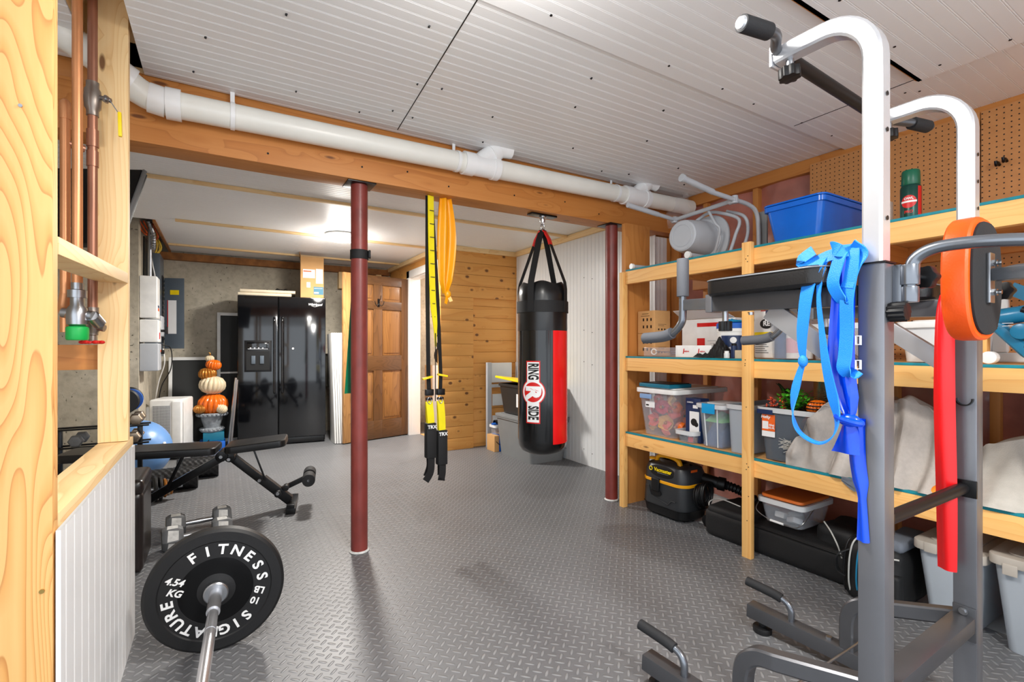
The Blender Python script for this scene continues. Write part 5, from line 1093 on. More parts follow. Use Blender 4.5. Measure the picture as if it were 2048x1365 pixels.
for z in (1.60, 1.585, 1.57, 1.05, 1.03, 1.02, .50, .485, .47, .2, .33, .8, 1.3):
    b.cyl((2.3898, 1.56 + .022 * ((z * 97) % 1), z), (2.389, 1.56 + .022 * ((z * 97) % 1), z), .0028, n=8)
part('nail_heads', b, 'black_ink', sh)
solo('timber_board', MB().box(2.47, 2.71, 2.55, 2.59, 0, 2.0), 'beam_z', 'wide brown upright board closing the far end of the shelving', 'board', (2.59, 2.57, 0), bevel=.002)
solo('timber_stud', MB().box(3.145, 3.18, 2.655, 2.73, 0, 2.0), 'beam_z', 'narrow stud in the corner under the end of the beam', 'stud', (3.16, 2.69, 0), bevel=.002)
TZ, MZ, LZ_ = SZ['top'] + .001, SZ['mid'] + .001, SZ['low'] + .001
# grey commode frame and pail
cm = thing('commode_chair', 'grey tubular commode frame lying on its side at the far end of the top shelf', 'commode', (2.7, 2.1, TZ))
b = MB()
part('leg', MB().cyl((2.42, 1.80, 2.005), (2.62, 1.785, 1.985), .0135), 'grey_lt', cm); part('leg', MB().cyl((2.17, 1.80, 2.04), (2.42, 1.80, 2.007), .0165), 'grey_lt', cm)
part('leg_end_cap', MB().cyl((2.155, 1.801, 2.042), (2.172, 1.80, 2.04), .021), 'grey_lt', cm)
part('leg', MB().tube(smooth_path([(2.62, 1.785, 1.985), (2.70, 1.775, 1.975), (2.76, 1.765, 1.95), (2.79, 1.763, 1.90), (2.80, 1.763, 1.80), (2.80, 1.763, 1.69)], 5), .0125), 'grey_lt', cm)
part('cross_tube', MB().cyl((2.6, 2.224, 1.966), (2.6, 1.79, 1.985), .0125), 'grey_lt', cm)
part('elbow_clamp', MB().cyl((2.6, 1.77, 1.985), (2.6, 1.82, 1.983), .019).cyl((2.6, 1.785, 1.965), (2.6, 1.785, 2.01), .018), 'grey_lt', cm, .002); part('elbow_clamp', MB().cyl((2.6, 2.205, 1.968), (2.6, 2.25, 1.966), .018).cyl((2.6, 2.225, 1.945), (2.6, 2.225, 1.985), .018), 'grey_lt', cm, .002)
part('leg', MB().cyl((2.44, 2.225, 1.98), (2.6, 2.225, 1.966), .0125).cyl((2.17, 2.222, 2.0), (2.44, 2.225, 1.98), .0155), 'grey_lt', cm)
part('leg', MB().cyl((2.46, 2.0, 1.682), (2.95, 2.02, 1.682), .0155), 'grey_lt', cm); part('leg_end_cap', MB().cyl((2.445, 2.0, 1.682), (2.462, 2.0, 1.682), .0215), 'white_plastic', cm)
part('leg', MB().cyl((2.46, 2.47, 1.678), (2.95, 2.42, 1.678), .0135), 'grey_lt', cm); part('leg_end_cap', MB().cyl((2.445, 2.472, 1.678), (2.462, 2.47, 1.678), .0195), 'white_plastic', cm)
part('side_hoop', MB().tube(smooth_path([(2.66, 1.86, 1.69), (2.70, 1.85, 1.80), (2.72, 1.84, 1.90), (2.70, 1.96, 1.965), (2.68, 2.03, 1.975), (2.66, 2.10, 1.94)], 6), .010), 'grey_lt', cm)
part('side_hoop', MB().tube(smooth_path([(2.74, 1.84, 1.69), (2.78, 1.82, 1.82), (2.76, 1.83, 1.92), (2.76, 1.95, 1.98)], 6), .010), 'grey_lt', cm)
part('side_hoop', MB().tube(smooth_path([(2.62, 1.99, 1.99), (2.60, 1.92, 1.88), (2.62, 1.90, 1.83), (2.66, 1.97, 1.69)], 5), .008), 'grey_lt', cm)
part('ladder_strip', MB().obox((2.84, 1.76, 1.81), (.015, .055, .27)), 'grey_plastic', cm, .003)
q = Vector((1, .1, .02)).normalized().to_track_quat('Z', 'Y').to_matrix().to_4x4()
pa = thing('commode_pail', 'grey plastic pail lying on its side among the tubular frame', 'bucket', (2.6, 2.0, TZ))
part('pail_body', MB().lathe([(.0, 0), (.088, 0), (.096, .006), (.104, .05), (.118, .22), (.13, .225), (.13, .235), (.116, .235), (.10, .05), (.0, .03)], (2.475, 2.065, 1.815), 40, q), 'grey_lt', pa)
part('pail_base_ring', MB().tube([Vector((2.474, 2.065, 1.815)) + (q @ Vector((.068 * math.cos(R(a)), .068 * math.sin(R(a)), 0))) for a in range(0, 360, 12)], .0022, 6, closed=True), 'grey_lt', pa)
part('seat_ring', MB().prism(superel(.30, .31, 40, 2.3), 0, .02, Matrix(((0, 0, 1, 2.72), (1, 0, 0, 2.06), (0, 1, 0, 1.815), (0, 0, 0, 1)))), 'grey_lt', pa, .006)
solo('plastic_sheet', MB().grid(lambda u, v: (2.95 + .05 * noise.noise(Vector((u * 3, v * 3, 2))), 2.40 + .2 * u, 2.02 + .22 * v + .03 * noise.noise(Vector((u * 4, v * 4, 8)))), 14, 14), 'film', 'scrap of clear plastic film hanging in the corner under the pipe end', 'plastic sheet', (2.95, 2.5, 2.02))
# bins
def tub(name, label, cat_, x0, x1, y0, y1, z0, h, mat, rim=None, taper=.02, group=None, lid=None, lidm=None, lh=.02, wall=.003, ribs=0):
    t = thing(name, label, cat_, ((x0 + x1) / 2, (y0 + y1) / 2, z0), 0, group); w, d = x1 - x0, y1 - y0
    def ring(k, z, r=.03): return [(((x0 + x1) / 2) + a, ((y0 + y1) / 2) + c, z) for a, c in rrect(w - 2 * k, d - 2 * k, r, 4)]
    A, B = ring(taper, z0, .03), ring(0, z0 + h, .03); A2, B2 = ring(taper + wall, z0 + wall, .03), ring(wall, z0 + h, .03); k = len(A)
    vs = A + B + B2 + A2; fs = [tuple(range(k - 1, -1, -1)), tuple(3 * k + i for i in range(k))]
    for L in range(3): fs += [(L * k + i, L * k + (i + 1) % k, (L + 1) * k + (i + 1) % k, (L + 1) * k + i) for i in range(k)]
    part('bin_body', MB().add(vs, fs), mat, t)
    if rim:
        b = MB(); o1, o2, i1, i2 = ring(-.008, z0 + h - .022), ring(-.009, z0 + h + .003), ring(.002, z0 + h + .003), ring(.001, z0 + h - .022); vs = o1 + o2 + i1 + i2
        fs = [(L * k + i, L * k + (i + 1) % k, ((L + 1) % 4) * k + (i + 1) % k, ((L + 1) % 4) * k + i) for L in range(4) for i in range(k)]
        part('rim', b.add(vs, fs), rim, t)
    if lid: 
        lz = z0 + h + .001
        b = MB().prism([(p[0], p[1]) for p in ring(-.014, 0, .035)], lz - .008, lz + lh, None); ld_ = part('lid', b, lidm, t, .005)
        part('lid_recess_rim', MB().prism([(p[0], p[1]) for p in ring(.03, 0, .03)], lz + lh, lz + lh + .006), lidm, ld_, .003)
    return t
t = tub('storage_bin', 'open blue plastic bin on the top shelf against the pegboard edge', 'bin', 2.58, 3.10, 1.285, 1.59, TZ, .222, 'blue_bin', 'blue_bin', .035)
part('lid', MB().prism([(2.84 + a, 1.4375 + c) for a, c in rrect(.545, .33, .04, 5)], TZ + .228, TZ + .238), 'blue_bin', t, .004)
sp = thing('spray_can', 'dark green aerosol can with a red circle label at the pegboard', 'spray can', (2.62, .94, TZ))
part('can_body', MB().lathe([(.0, 0), (.036, 0), (.038, .006), (.038, .165), (.034, .175), (.0, .176)], (2.62, .94, TZ), 36), 'spray_green', sp)
part('cap', MB().lathe([(.032, .176), (.034, .18), (.033, .235), (.030, .242), (.0, .244)], (2.62, .94, TZ), 32), 'cap_green', sp, label='green plastic cap')
def onc(mb, c, r, ang):   # wrap a flat drawing (x across, y up) on a can
    o = MB(); o.f = mb.f; o.v = [Vector((c[0] + (r + v.z) * math.cos(ang + v.x / r), c[1] + (r + v.z) * math.sin(ang + v.x / r), c[2] + v.y)) for v in mb.v]; return o
ca = math.atan2(-.94, -2.62)
lb_ = part('label_disc', onc(dense(circ(.028), .0003, .0008), (2.62, .94, TZ + .10), .038, ca - .2), 'red', sp); part('label_stripe', onc(dense(rect(.058, -.004, .004, 3), .0008, .0012), (2.62, .94, TZ + .10), .038, ca - .2), 'white_ink', sp)
part('label_text', onc(sub(textmb('OWL', .014, Matrix.Translation((0, .013, .0012)), .0003, .0005)), (2.62, .94, TZ + .10), .038, ca - .2), 'white_ink', sp)
part('red_side_strip', onc(dense(rect(.02, -.09, .075, 12), .0003, .0007), (2.62, .94, TZ + .09), .038, ca + .95), 'red', sp)
part('label_text', onc(sub(textmb('PRO', .016, Matrix.Translation((0, -.035, .0005)), .0003, .0005)), (2.62, .94, TZ + .09), .038, ca - .2), 'red', sp)
solo('small_carton', MB().box(2.60, 2.66, 1.02, 1.05, TZ, TZ + .13), 'white_plastic', 'small white and black carton between the blue bin and the aerosol can', 'box', (2.63, 1.035, TZ), bevel=.001)
# pegboard hooks
for i, (y, z) in enumerate(((.79, 1.98), (.765, 1.99))): solo('pegboard_hook', MB().tube(smooth_path([(3.165, y, z), (3.14, y, z + .008), (3.12, y, z - .01), (3.11, y, z + .01)], 4), .006, 8), 'black_metal', ['black hook on the pegboard, the one nearer the silver upright', 'black hook on the pegboard, the one farther right'][i], 'hook', (3.16, y, z), group='pegboard hooks')
# --- middle shelf
def carton(label, x0, x1, y0, y1, z, h, mat='card', flaps=False):
    t = thing('cardboard_box', label, 'box', ((x0 + x1) / 2, (y0 + y1) / 2, z)); part('box_body', MB().box(x0, x1, y0, y1, z, z + h), mat, t, .002); return t
for i, z in enumerate((MZ, MZ + .159)):
    t = carton(['lower of two kraft cartons with printed icons on the middle shelf', 'upper of two kraft cartons with printed icons on the middle shelf'][i], 2.57, 2.72, 2.37, 2.53, z, .157)
    b = MB()
    for k in range(3):
        for j in range(2): b.box(2.569, 2.5699, 2.40 + k * .035, 2.412 + k * .035, z + .035 + j * .05, z + .055 + j * .05)
    b.box(2.569, 2.5699, 2.42, 2.50, z + .12, z + .123).box(2.569, 2.5699, 2.43, 2.49, z + .135, z + .138).box(2.60, 2.68, 2.369, 2.3699, z + .06, z + .062).box(2.60, 2.66, 2.369, 2.3699, z + .05, z + .052).box(2.60, 2.612, 2.369, 2.3699, z + .02, z + .032).box(2.63, 2.642, 2.369, 2.3699, z + .02, z + .032).box(2.66, 2.672, 2.369, 2.3699, z + .02, z + .032)
    part('printed_icons', b, 'black_ink', t, kind='stuff')
t = thing('open_carton', 'open white-lined carton with a red stripe and raised flaps on the middle shelf', 'box', (2.86, 2.05, MZ))
part('box_body', MB().box(2.72, 3.05, 1.86, 2.26, MZ, MZ + .245), 'white_plastic', t, .002)
part('side_wall', MB().box(2.7165, 2.7195, 1.86, 2.262, MZ, MZ + .245), 'white_plastic', t)
part('flap', MB().add([(2.72, 2.26, MZ + .247), (2.72, 1.87, MZ + .247), (2.60, 1.90, MZ + .30), (2.60, 2.24, MZ + .30), (2.72, 2.26, MZ + .25), (2.72, 1.87, MZ + .25), (2.60, 1.90, MZ + .303), (2.60, 2.24, MZ + .303)], [(0, 1, 2, 3), (7, 6, 5, 4), (0, 4, 5, 1), (1, 5, 6, 2), (2, 6, 7, 3), (3, 7, 4, 0)]), 'offwhite', t)
part('flap', MB().box(3.05, 3.054, 1.86, 2.26, MZ + .245, MZ + .36).box(2.74, 3.04, 2.262, 2.266, MZ + .245, MZ + .34), 'card', t)
part('red_stripe', MB().box(2.715, 2.7163, 1.95, 2.14, MZ + .195, MZ + .22).box(2.715, 2.7163, 2.08, 2.14, MZ + .03, MZ + .12), 'red', t)
part('label_print', MB().box(2.715, 2.7163, 1.93, 2.06, MZ + .10, MZ + .104).box(2.715, 2.7163, 1.93, 2.04, MZ + .085, MZ + .088).box(2.715, 2.7163, 1.93, 2.05, MZ + .07, MZ + .073), 'grey_lt', t, kind='stuff')
t = thing('blister_pack', 'clear plastic pack holding small scissors in front of the kraft cartons', 'package', (2.5, 2.24, MZ))
part('shell', MB().box(2.45, 2.56, 2.10, 2.36, MZ, MZ + .06), 'clear', t, .004)
part('scissor_blades', MB().bar((2.50, 2.30, MZ + .03), (2.51, 2.13, MZ + .035), .012, .003).bar((2.50, 2.29, MZ + .036), (2.49, 2.12, MZ + .02), .012, .003), 'steel', t)
part('scissor_handle', MB().tube([(2.50, 2.315 + .022 * math.cos(R(a)), MZ + .03 + .018 * math.sin(R(a))) for a in range(0, 360, 24)], .004, 8, closed=True), 'white_plastic', t)
t = thing('glove_box', 'long white box printed with a red number 1 on the middle shelf', 'box', (2.52, 2.0, MZ))
part('box_body', MB().box(2.46, 2.60, 1.84, 2.10, MZ, MZ + .072), 'white_plastic', t, .0015)
for y in (2.04, 1.93): part('label_text', textmb('1', .042, FX((2.4592, y, MZ + .035)), .0003, .0012, .2), 'red', t)
for y in (2.015, 1.90): part('label_text', textmb('ABENA', .012, FX((2.4592, y, MZ + .035)), .0003, .0003), 'red', t)
def heap(fn, nu=24, nv=24): return MB().grid(fn, nu, nv)
def drape(x0, x1, y0, y1, z, h, seed, amp=.02, fr=8, p=1.0):
    def fn(u, v):
        e = (math.sin(PI * u) * math.sin(PI * v)) ** .45
        n1 = noise.noise(Vector((u * fr * .5, v * fr, seed))); n2 = noise.noise(Vector((u * fr * 1.8, v * fr * 2, seed + 5)))
        s_ = 1 + .10 * noise.noise(Vector((u * 3, v * 3, seed + 9)))
        return (x0 + (x1 - x0) * (.5 + (u - .5) * s_), y0 + (y1 - y0) * (.5 + (v - .5) * s_), z + max(.003, h * e * (1 + .25 * n1) + amp * n2 * e + amp * .6 * math.sin(v * fr * 2.2 + u * 2) * e))
    return MB().grid(fn, 46, 46)
solo('black_cloth', drape(2.44, 2.54, 1.75, 1.86, MZ, .095, 3, .02, 6).add(*(lambda m: (m.v, m.f))(drape(2.425, 2.455, 1.80, 1.95, MZ, .02, 8, .01))), 'fabric_black', 'crumpled black glove-like cloth beside the blue-lidded tub', 'cloth', (2.55, 1.85, MZ))
t = thing('wipes_tub', 'white tub with a royal blue lid and a navy label on the middle shelf', 'tub', (2.63, 1.815, MZ))
part('tub_body', MB().lathe([(.0, 0), (.078, 0), (.082, .01), (.088, .15), (.092, .152), (.092, .175), (.0, .175)], (2.63, 1.815, MZ), 40), 'white_plastic', t)
part('blue_lid', MB().lathe([(.094, .172), (.094, .20), (.088, .206), (.0, .207)], (2.63, 1.815, MZ), 40), 'blue_box', t)
cw = math.atan2(-1.815, -2.63)
part('navy_label', onc(dense(rect(.145, .02, .13, 10), .0005, .0009), (2.63, 1.815, MZ), .0865, cw), 'navy', t); part('label_oval', onc(dense(circ(.018), .0012, .0016), (2.63, 1.815, MZ + .103), .0865, cw), 'white_ink', t)
part('label_text', onc(sub(textmb('WIPES', .02, Matrix.Translation((-.01, .055, .0012)), .0003, .0006)), (2.63, 1.815, MZ), .0865, cw), 'white_ink', t)
solo('teal_cloth', drape(2.56, 2.69, 1.745, 1.875, MZ + .207, .018, 4, .008, 5), 'cyan', 'bright teal scrap lying on the blue lid of the tub', 'cloth', (2.57, 1.7, MZ + .207))
for i, (x, y, r, h, m_, l) in enumerate(((2.455, 1.735, .016, .028, 'offwhite', 'short off-white pill bottle lying before the blue-lidded tub'), (2.47, 1.70, .017, .07, 'navy_box', 'small dark jar right in front of the blue-lidded tub'),)):
    t = thing('small_jar', l, 'jar', (x, y, MZ)); part('jar_body', MB().lathe([(0, 0), (r, 0), (r, h), (0, h)], (x, y, MZ), 24), m_, t, .002); part('jar_cap', MB().lathe([(0, h), (r * .8, h), (r * .8, h + .012), (0, h + .013)], (x, y, MZ), 24), 'black_satin' if i else 'white_plastic', t)
solo('small_box', MB().box(2.44, 2.50, 1.635, 1.675, MZ, MZ + .045), 'cream', 'small pinkish box next to the middle shelf post', 'box', (2.49, 1.61, MZ), bevel=.001)
t = thing('greeting_card', 'upright white card with arched black lettering behind the blue-lidded tub', 'card', (2.74, 1.66, MZ)); part('card_sheet', MB().box(2.84, 2.843, 1.60, 1.845, MZ, MZ + .31), 'white_plastic', t)
for i, ch in enumerate('Garrett'): 
    a = R(150 - 20 * i); part('card_lettering', textmb(ch, .026, FX((2.8393, 1.76 - .07 * math.cos(a), MZ + .2 + .06 * math.sin(a))) @ Matrix.Rotation(a - PI / 2, 4, 'Z'), .0003, .0002), 'black_ink', t)
solo('red_box', MB().box(2.72, 2.80, 1.54, 1.70, MZ, MZ + .335), 'red', 'tall glossy red box behind the shelf post', 'box', (2.7, 1.45, MZ), bevel=.002)
t = thing('paper_sack', 'white sack with a yellow band and a round black badge right of the shelf post', 'bag', (2.60, 1.50, MZ))
part('sack_body', MB().box(2.56, 2.65, 1.525, 1.64, MZ, MZ + .26), 'white_plastic', t, .012, 3)
part('yellow_band', MB().box(2.5585, 2.5598, 1.53, 1.635, MZ + .10, MZ + .145), 'yellow', t); part('black_badge', MB().prism([(p[0], p[1]) for p in superel(.075, .055, 28, 2)], 0, .001, FX((2.5585, 1.565, MZ + .19))), 'black_ink', t)
part('badge_lettering', textmb('RE', .036, FX((2.5572, 1.565, MZ + .19)), .0003, .0012), 'white_ink', t)
b = MB()
for k in range(6): b.box(2.5585, 2.5598, 1.575 - .01 * (k % 3), 1.63, MZ + .085 - k * .011, MZ + .088 - k * .011)
part('fine_print', b, 'black_ink', t, kind='stuff')
t = tub('clear_bin', 'clear bin with a navy lid, full of white and pink bottles, on the middle shelf', 'bin', 2.47, 2.85, 1.31, 1.51, MZ, .235, 'clear', None, .012, lid=1, lidm='navy', lh=.022)
part('rim', MB().box(2.462, 2.47, 1.305, 1.515, MZ + .20, MZ + .232), 'ghost_rim', t)
def bottle(label, x, y, z, r, h, mat, capm='white_plastic', name='bottle', cat_='bottle', group=None, lab=None):
    t = thing(name, label, cat_, (x, y, z), 0, group); part('bottle_body', MB().lathe([(0, 0), (r, 0), (r, h * .62), (r * .9, h * .70), (r * .42, h * .8), (r * .4, h * .86), (0, h * .86)], (x, y, z), 26), mat, t)
    part('bottle_cap', MB().lathe([(0, h * .86), (r * .46, h * .86), (r * .46, h), (0, h)], (x, y, z), 20), capm, t)
    if lab: part('bottle_label', MB().lathe([(r + .0006, h * .15), (r + .0006, h * .55)], (x, y, z), 26), lab, t)
M['pinkp'] = plain('pale_pink_plastic', srgb(226, 170, 180), .4)
G_ = 'bottles in the clear bins'
bottle('slate-blue bottle inside the navy-lidded clear bin', 2.53, 1.465, MZ + .004, .034, .17, 'dk_blue_cloth', 'navy', group=G_); bottle('white bottle with a pink label inside the navy-lidded clear bin', 2.53, 1.40, MZ + .004, .036, .19, 'white_plastic', lab='pinkp', group=G_); bottle('plain white bottle inside the navy-lidded clear bin', 2.54, 1.345, MZ + .004, .030, .18, 'offwhite', group=G_)
t = tub('clear_bin', 'clear bin of white bottles on the middle shelf, behind the blue straps', 'bin', 2.47, 2.85, 1.08, 1.295, MZ, .17, 'clear', 'ghost_rim', .012)
bottle('white bottle with an orange label behind the blue straps', 2.53, 1.24, MZ + .004, .034, .20, 'white_plastic', lab='orange_label', group=G_); bottle('small cream bottle behind the blue straps', 2.53, 1.15, MZ + .004, .028, .14, 'cream', group=G_)
t = tub('storage_bin', 'milky white lidded bin on the middle shelf right of the near upright', 'bin', 2.515, 2.86, .70, .945, MZ, .15, 'frostw', None, .014, lid=1, lidm='white_plastic', lh=.02)
t = thing('oil_bottle', 'small white bottle with a pointed cap beside the milky bin', 'bottle', (2.462, .8, MZ)); part('bottle_body', MB().ball((2.462, .80, MZ + .034), .033, 20, 12), 'white_plastic', t); part('nozzle', MB().cyl((2.462, .825, MZ + .036), (2.462, .85, MZ + .036), .008, .002), 'white_plastic', t)
YO = .15
def sh_(mb):
    for v in mb.v: v.y += YO
    return mb
t = thing('cordless_tool', 'teal-blue power tool with a black grip standing on the right of the middle shelf', 'power tool', (2.56, .58, MZ))
part('tool_body', sh_(MB().bar((2.55, .50, MZ + .155), (2.55, .40, MZ + .03), .042, .05, (1, 0, 0))), 'tool_blue', t, .016, 3); part('tool_head', sh_(MB().cyl((2.55, .515, MZ + .17), (2.55, .40, MZ + .19), .034, .03).cyl((2.50, .42, MZ + .12), (2.60, .42, MZ + .12), .03)), 'tool_blue', t, .01)
part('tool_nozzle', sh_(MB().cyl((2.55, .53, MZ + .15), (2.55, .512, MZ + .165), .036)), 'white_plastic', t, .003); part('tool_grip', sh_(MB().tube(smooth_path([(2.53, .42, MZ + .2), (2.52, .36, MZ + .17), (2.53, .37, MZ + .09), (2.54, .42, MZ + .06)], 5), .014)), 'black_satin', t)
part('tool_vents', sh_(MB().box(2.512, 2.5135, .44, .47, MZ + .15, MZ + .153).box(2.512, 2.5135, .44, .47, MZ + .14, MZ + .143)), 'grey_lt', t, kind='stuff')
t = thing('tool_stand', 'white plastic stand piece behind the teal-blue tool', 'stand', (2.75, .57, MZ)); part('stand_body', sh_(MB().box(2.74, 2.77, .25, .56, MZ, MZ + .04).box(2.74, 2.77, .51, .56, MZ + .04, MZ + .32).box(2.74, 2.77, .25, .51, MZ + .16, MZ + .20)), 'offwhite', t, .01, 3); part('blue_bar', sh_(MB().bar((2.73, .50, MZ + .30), (2.73, .34, MZ + .20), .01, .05)), 'tool_blue', t)
t = thing('tape_roll', 'small white roll lying on the shelf edge under the teal-blue tool', 'roll', (2.48, .645, MZ)); part('roll', sh_(MB().lathe([(.012, -.02), (.023, -.02), (.023, .02), (.012, .02)], (2.48, .495, MZ + .0235), 28, Matrix.Rotation(R(90), 4, 'Y'))), 'white_plastic', t, .002); part('roll_core', sh_(MB().lathe([(.0, -.018), (.011, -.018), (.011, .018), (0, .018)], (2.48, .495, MZ + .0235), 20, Matrix.Rotation(R(90), 4, 'Y'))), 'offwhite', t)
solo('wooden_offcut', MB().box(2.56, 2.60, .675, .70, MZ, MZ + .24), 'shelf_z', 'upright pine offcut just right of the far upright on the middle shelf', 'offcut', (2.5, .55, MZ), bevel=.002)
# --- lower shelf
t = tub('storage_bin', 'big clear bin with a white lid, full of autumn flowers, on the lower shelf', 'bin', 2.45, 2.97, 2.10, 2.415, LZ_, .29, 'clear', None, .03, lid=1, lidm='white_plastic', lh=.022)
part('latch', MB().box(2.432, 2.442, 2.28, 2.38, LZ_ + .245, LZ_ + .275), 'latch_blue', t, .004); part('price_label', MB().box(2.4575, 2.4585, 2.27, 2.35, LZ_ + .185, LZ_ + .225), 'white_ink', t)
part('label_print', MB().box(2.4568, 2.4574, 2.32, 2.345, LZ_ + .195, LZ_ + .205), 'black_ink', t)
GF = 'artificial flowers in the big clear bin'
FLW = ['coral flower low in the big clear bin, left of its middle', 'straw-yellow flower in the middle of the big clear bin', 'rose-red flower in the middle of the big clear bin', 'coral flower right of the middle of the big clear bin', 'rose-red flower under the latch of the big clear bin', 'straw-yellow flower high on the right in the big clear bin', 'largest coral flower, at the bottom of the big clear bin', 'small orange flower low on the right in the big clear bin', 'small straw-yellow flower at the lower left in the big clear bin', 'small orange flower at the right end of the big clear bin', 'small coral flower near the lid of the big clear bin']
def petal_cup(mb, c, r, ph=0, n=5, tilt=0):
    for k in range(n):
        a = 2 * PI * k / n + ph
        def fn(u, v):
            w = math.sin(PI * v) ** .7 * r * .55; rr_ = r * (.15 + .85 * v); z = r * (.75 * v * v)
            return Vector((rr_ * math.cos(a) - w * (u - .5) * 2 * math.sin(a), rr_ * math.sin(a) + w * (u - .5) * 2 * math.cos(a), z - .25 * r * (1 - abs(u - .5) * 2)))
        g = MB().grid(fn, 4, 5); mt = Matrix.Rotation(R(-80), 4, 'Y') @ Matrix.Rotation(tilt, 4, 'X'); mb.add([mt @ v + Vector(c) for v in g.v], g.f)
    return mb
for i, (y, z, r, m_, l) in enumerate(((2.31, .63, .05, 'coral', 'coral'), (2.22, .62, .055, 'straw', 'straw'), (2.26, .72, .05, 'rose', 'rose'), (2.18, .70, .05, 'coral', 'coral'), (2.34, .70, .045, 'rose', 'rose'), (2.20, .77, .045, 'straw', 'straw'), (2.25, .585, .06, 'coral', 'coral'), (2.14, .60, .045, 'pumpkin', 'orange'), (2.36, .585, .035, 'straw', 'straw'), (2.15, .73, .04, 'pumpkin', 'orange'), (2.29, .77, .035, 'coral', 'coral'))):
    f = thing('artificial_flower', FLW[i], 'flower', (2.51, y, z), 0, GF); part('petals', petal_cup(MB(), (2.52, y, z), r, i, 5, i * .4), m_, f); part('centre', MB().ball((2.505, y, z), r * .22, 10, 6), 'gold', f)
for i, (x, y, z, r) in enumerate(((2.62, 2.3, LZ_ + .07, .07), (2.66, 2.2, LZ_ + .07, .07), (2.78, 2.26, LZ_ + .09, .09))):
    pk = thing('artificial_pumpkin', ['orange pumpkin deep in the big clear bin, to the left', 'orange pumpkin deep in the big clear bin, to the right', 'larger orange pumpkin at the back of the big clear bin'][i], 'pumpkin', (x, y, LZ_ + .003), 0, 'pumpkins in the big clear bin'); part('flesh', pumpkin(MB(), (x, y, z), r), 'pumpkin', pk); part('stalk', MB().cyl((x, y, z + r * .55), (x + .005, y, z + r * .9), .008, .006), 'leaf_dk', pk)
t = thing('tablet_tray', 'flat navy-edged tray lying on the lid of the big clear bin', 'tray', (2.6, 2.25, LZ_ + .32)); part('tray_body', MB().box(2.45, 2.66, 2.14, 2.40, LZ_ + .321, LZ_ + .345), 'teal_box', t, .003); part('tray_top', MB().box(2.46, 2.65, 2.15, 2.39, LZ_ + .3455, LZ_ + .349), 'black_satin', t)
t = thing('camera_carton', 'navy carton with a picture of a round lens behind the small clear tray', 'box', (2.52, 1.99, LZ_))
part('box_body', MB().box(2.50, 2.58, 1.945, 2.055, LZ_, LZ_ + .27), 'navy_box', t, .002); part('white_face', MB().box(2.4985, 2.4998, 1.955, 2.025, LZ_ + .05, LZ_ + .19), 'white_ink', t); part('lens_picture', MB().prism(superel(.045, .045, 28, 2), 0, .001, FX((2.4983, 1.992, LZ_ + .125))).prism(superel(.03, .03, 28, 2), 0, .0012, FX((2.4983, 1.975, LZ_ + .112))), 'black_ink', t)
part('barcode', MB().box(2.4985, 2.4998, 1.965, 2.0, LZ_ + .21, LZ_ + .23), 'white_ink', t); part('label_text', textmb('CAMERA', .012, FX((2.4975, 2.02, LZ_ + .245)), .0003, .0003), 'white_ink', t)
t = tub('clear_tray', 'small open clear tray of odds and ends on the lower shelf', 'tray', 2.445, 2.60, 1.955, 2.09, LZ_, .07, 'clear', 'ghost_rim', .01)
for i in range(6): hx = thing('hardware_piece', ['dark clip in the small clear tray, far end', 'steel clip in the small clear tray, far end', 'dark clip in the middle of the small clear tray', 'steel clip in the middle of the small clear tray', 'red clip in the small clear tray', 'steel clip at the near end of the small clear tray'][i], 'clip', (2.5, 2.06 - i * .016, LZ_ + .004), 0, 'clips in the clear tray'); part('clip_body', MB().obox((2.475 + .02 * (i % 2), 2.065 - i * .017, LZ_ + .02), (.03, .012, .03), (i, .4 * i, i * .7)), ['black_satin', 'steel', 'vac_dk', 'steel', 'red', 'zinc'][i], hx, .003)
t = tub('storage_bin', 'clear bin with a cyan latch, packed with blue and green cloth, on the lower shelf', 'bin', 2.45, 2.71, 1.755, 1.93, LZ_, .235, 'clear', None, .018, lid=1, lidm='ghost_rim', lh=.018)
part('latch', MB().box(2.430, 2.440, 1.80, 1.885, LZ_ + .20, LZ_ + .258), 'cyan', t, .003); part('side_rib', MB().bar((2.466, 1.875, LZ_ + .005), (2.452, 1.885, LZ_ + .225), .006, .006).bar((2.466, 1.80, LZ_ + .005), (2.452, 1.795, LZ_ + .225), .006, .006), 'ghost_rim', t)
solo('folded_cloth', drape(2.475, 2.69, 1.78, 1.91, LZ_ + .005, .15, 12, .02, 5), 'dk_blue_cloth', 'slate-blue cloth filling the cyan-latched bin', 'cloth', (2.58, 1.84, LZ_)); solo('folded_cloth', drape(2.47, 2.69, 1.775, 1.905, LZ_ + .145, .045, 15, .012, 4), 'lime', 'pale green cloth on top in the cyan-latched bin', 'cloth', (2.58, 1.84, LZ_ + .145))
t = tub('frosted_bin', 'frosted bin whose edge shows just left of the shelf post on the lower shelf', 'bin', 2.45, 2.90, 1.60, 1.735, LZ_, .265, 'frost', 'ghost_rim', .01)
t = tub('storage_bin', 'smoky clear open bin with an orange label, overflowing with greenery, on the lower shelf', 'bin', 2.45, 3.0, 1.215, 1.548, LZ_, .27, 'smoke', 'ghost_rim', .02)
part('rim_clip', MB().box(2.437, 2.4405, 1.46, 1.545, LZ_ + .238, LZ_ + .262), 'navy', t, .002)
lb = part('orange_label', MB().box(2.4515, 2.4525, 1.455, 1.525, LZ_ + .15, LZ_ + .235), 'orange_label', t); part('label_base', MB().box(2.4515, 2.4525, 1.455, 1.525, LZ_ + .12, LZ_ + .149), 'white_ink', lb); part('label_picture', MB().box(2.4505, 2.4514, 1.49, 1.522, LZ_ + .16, LZ_ + .20), 'white_ink', lb)
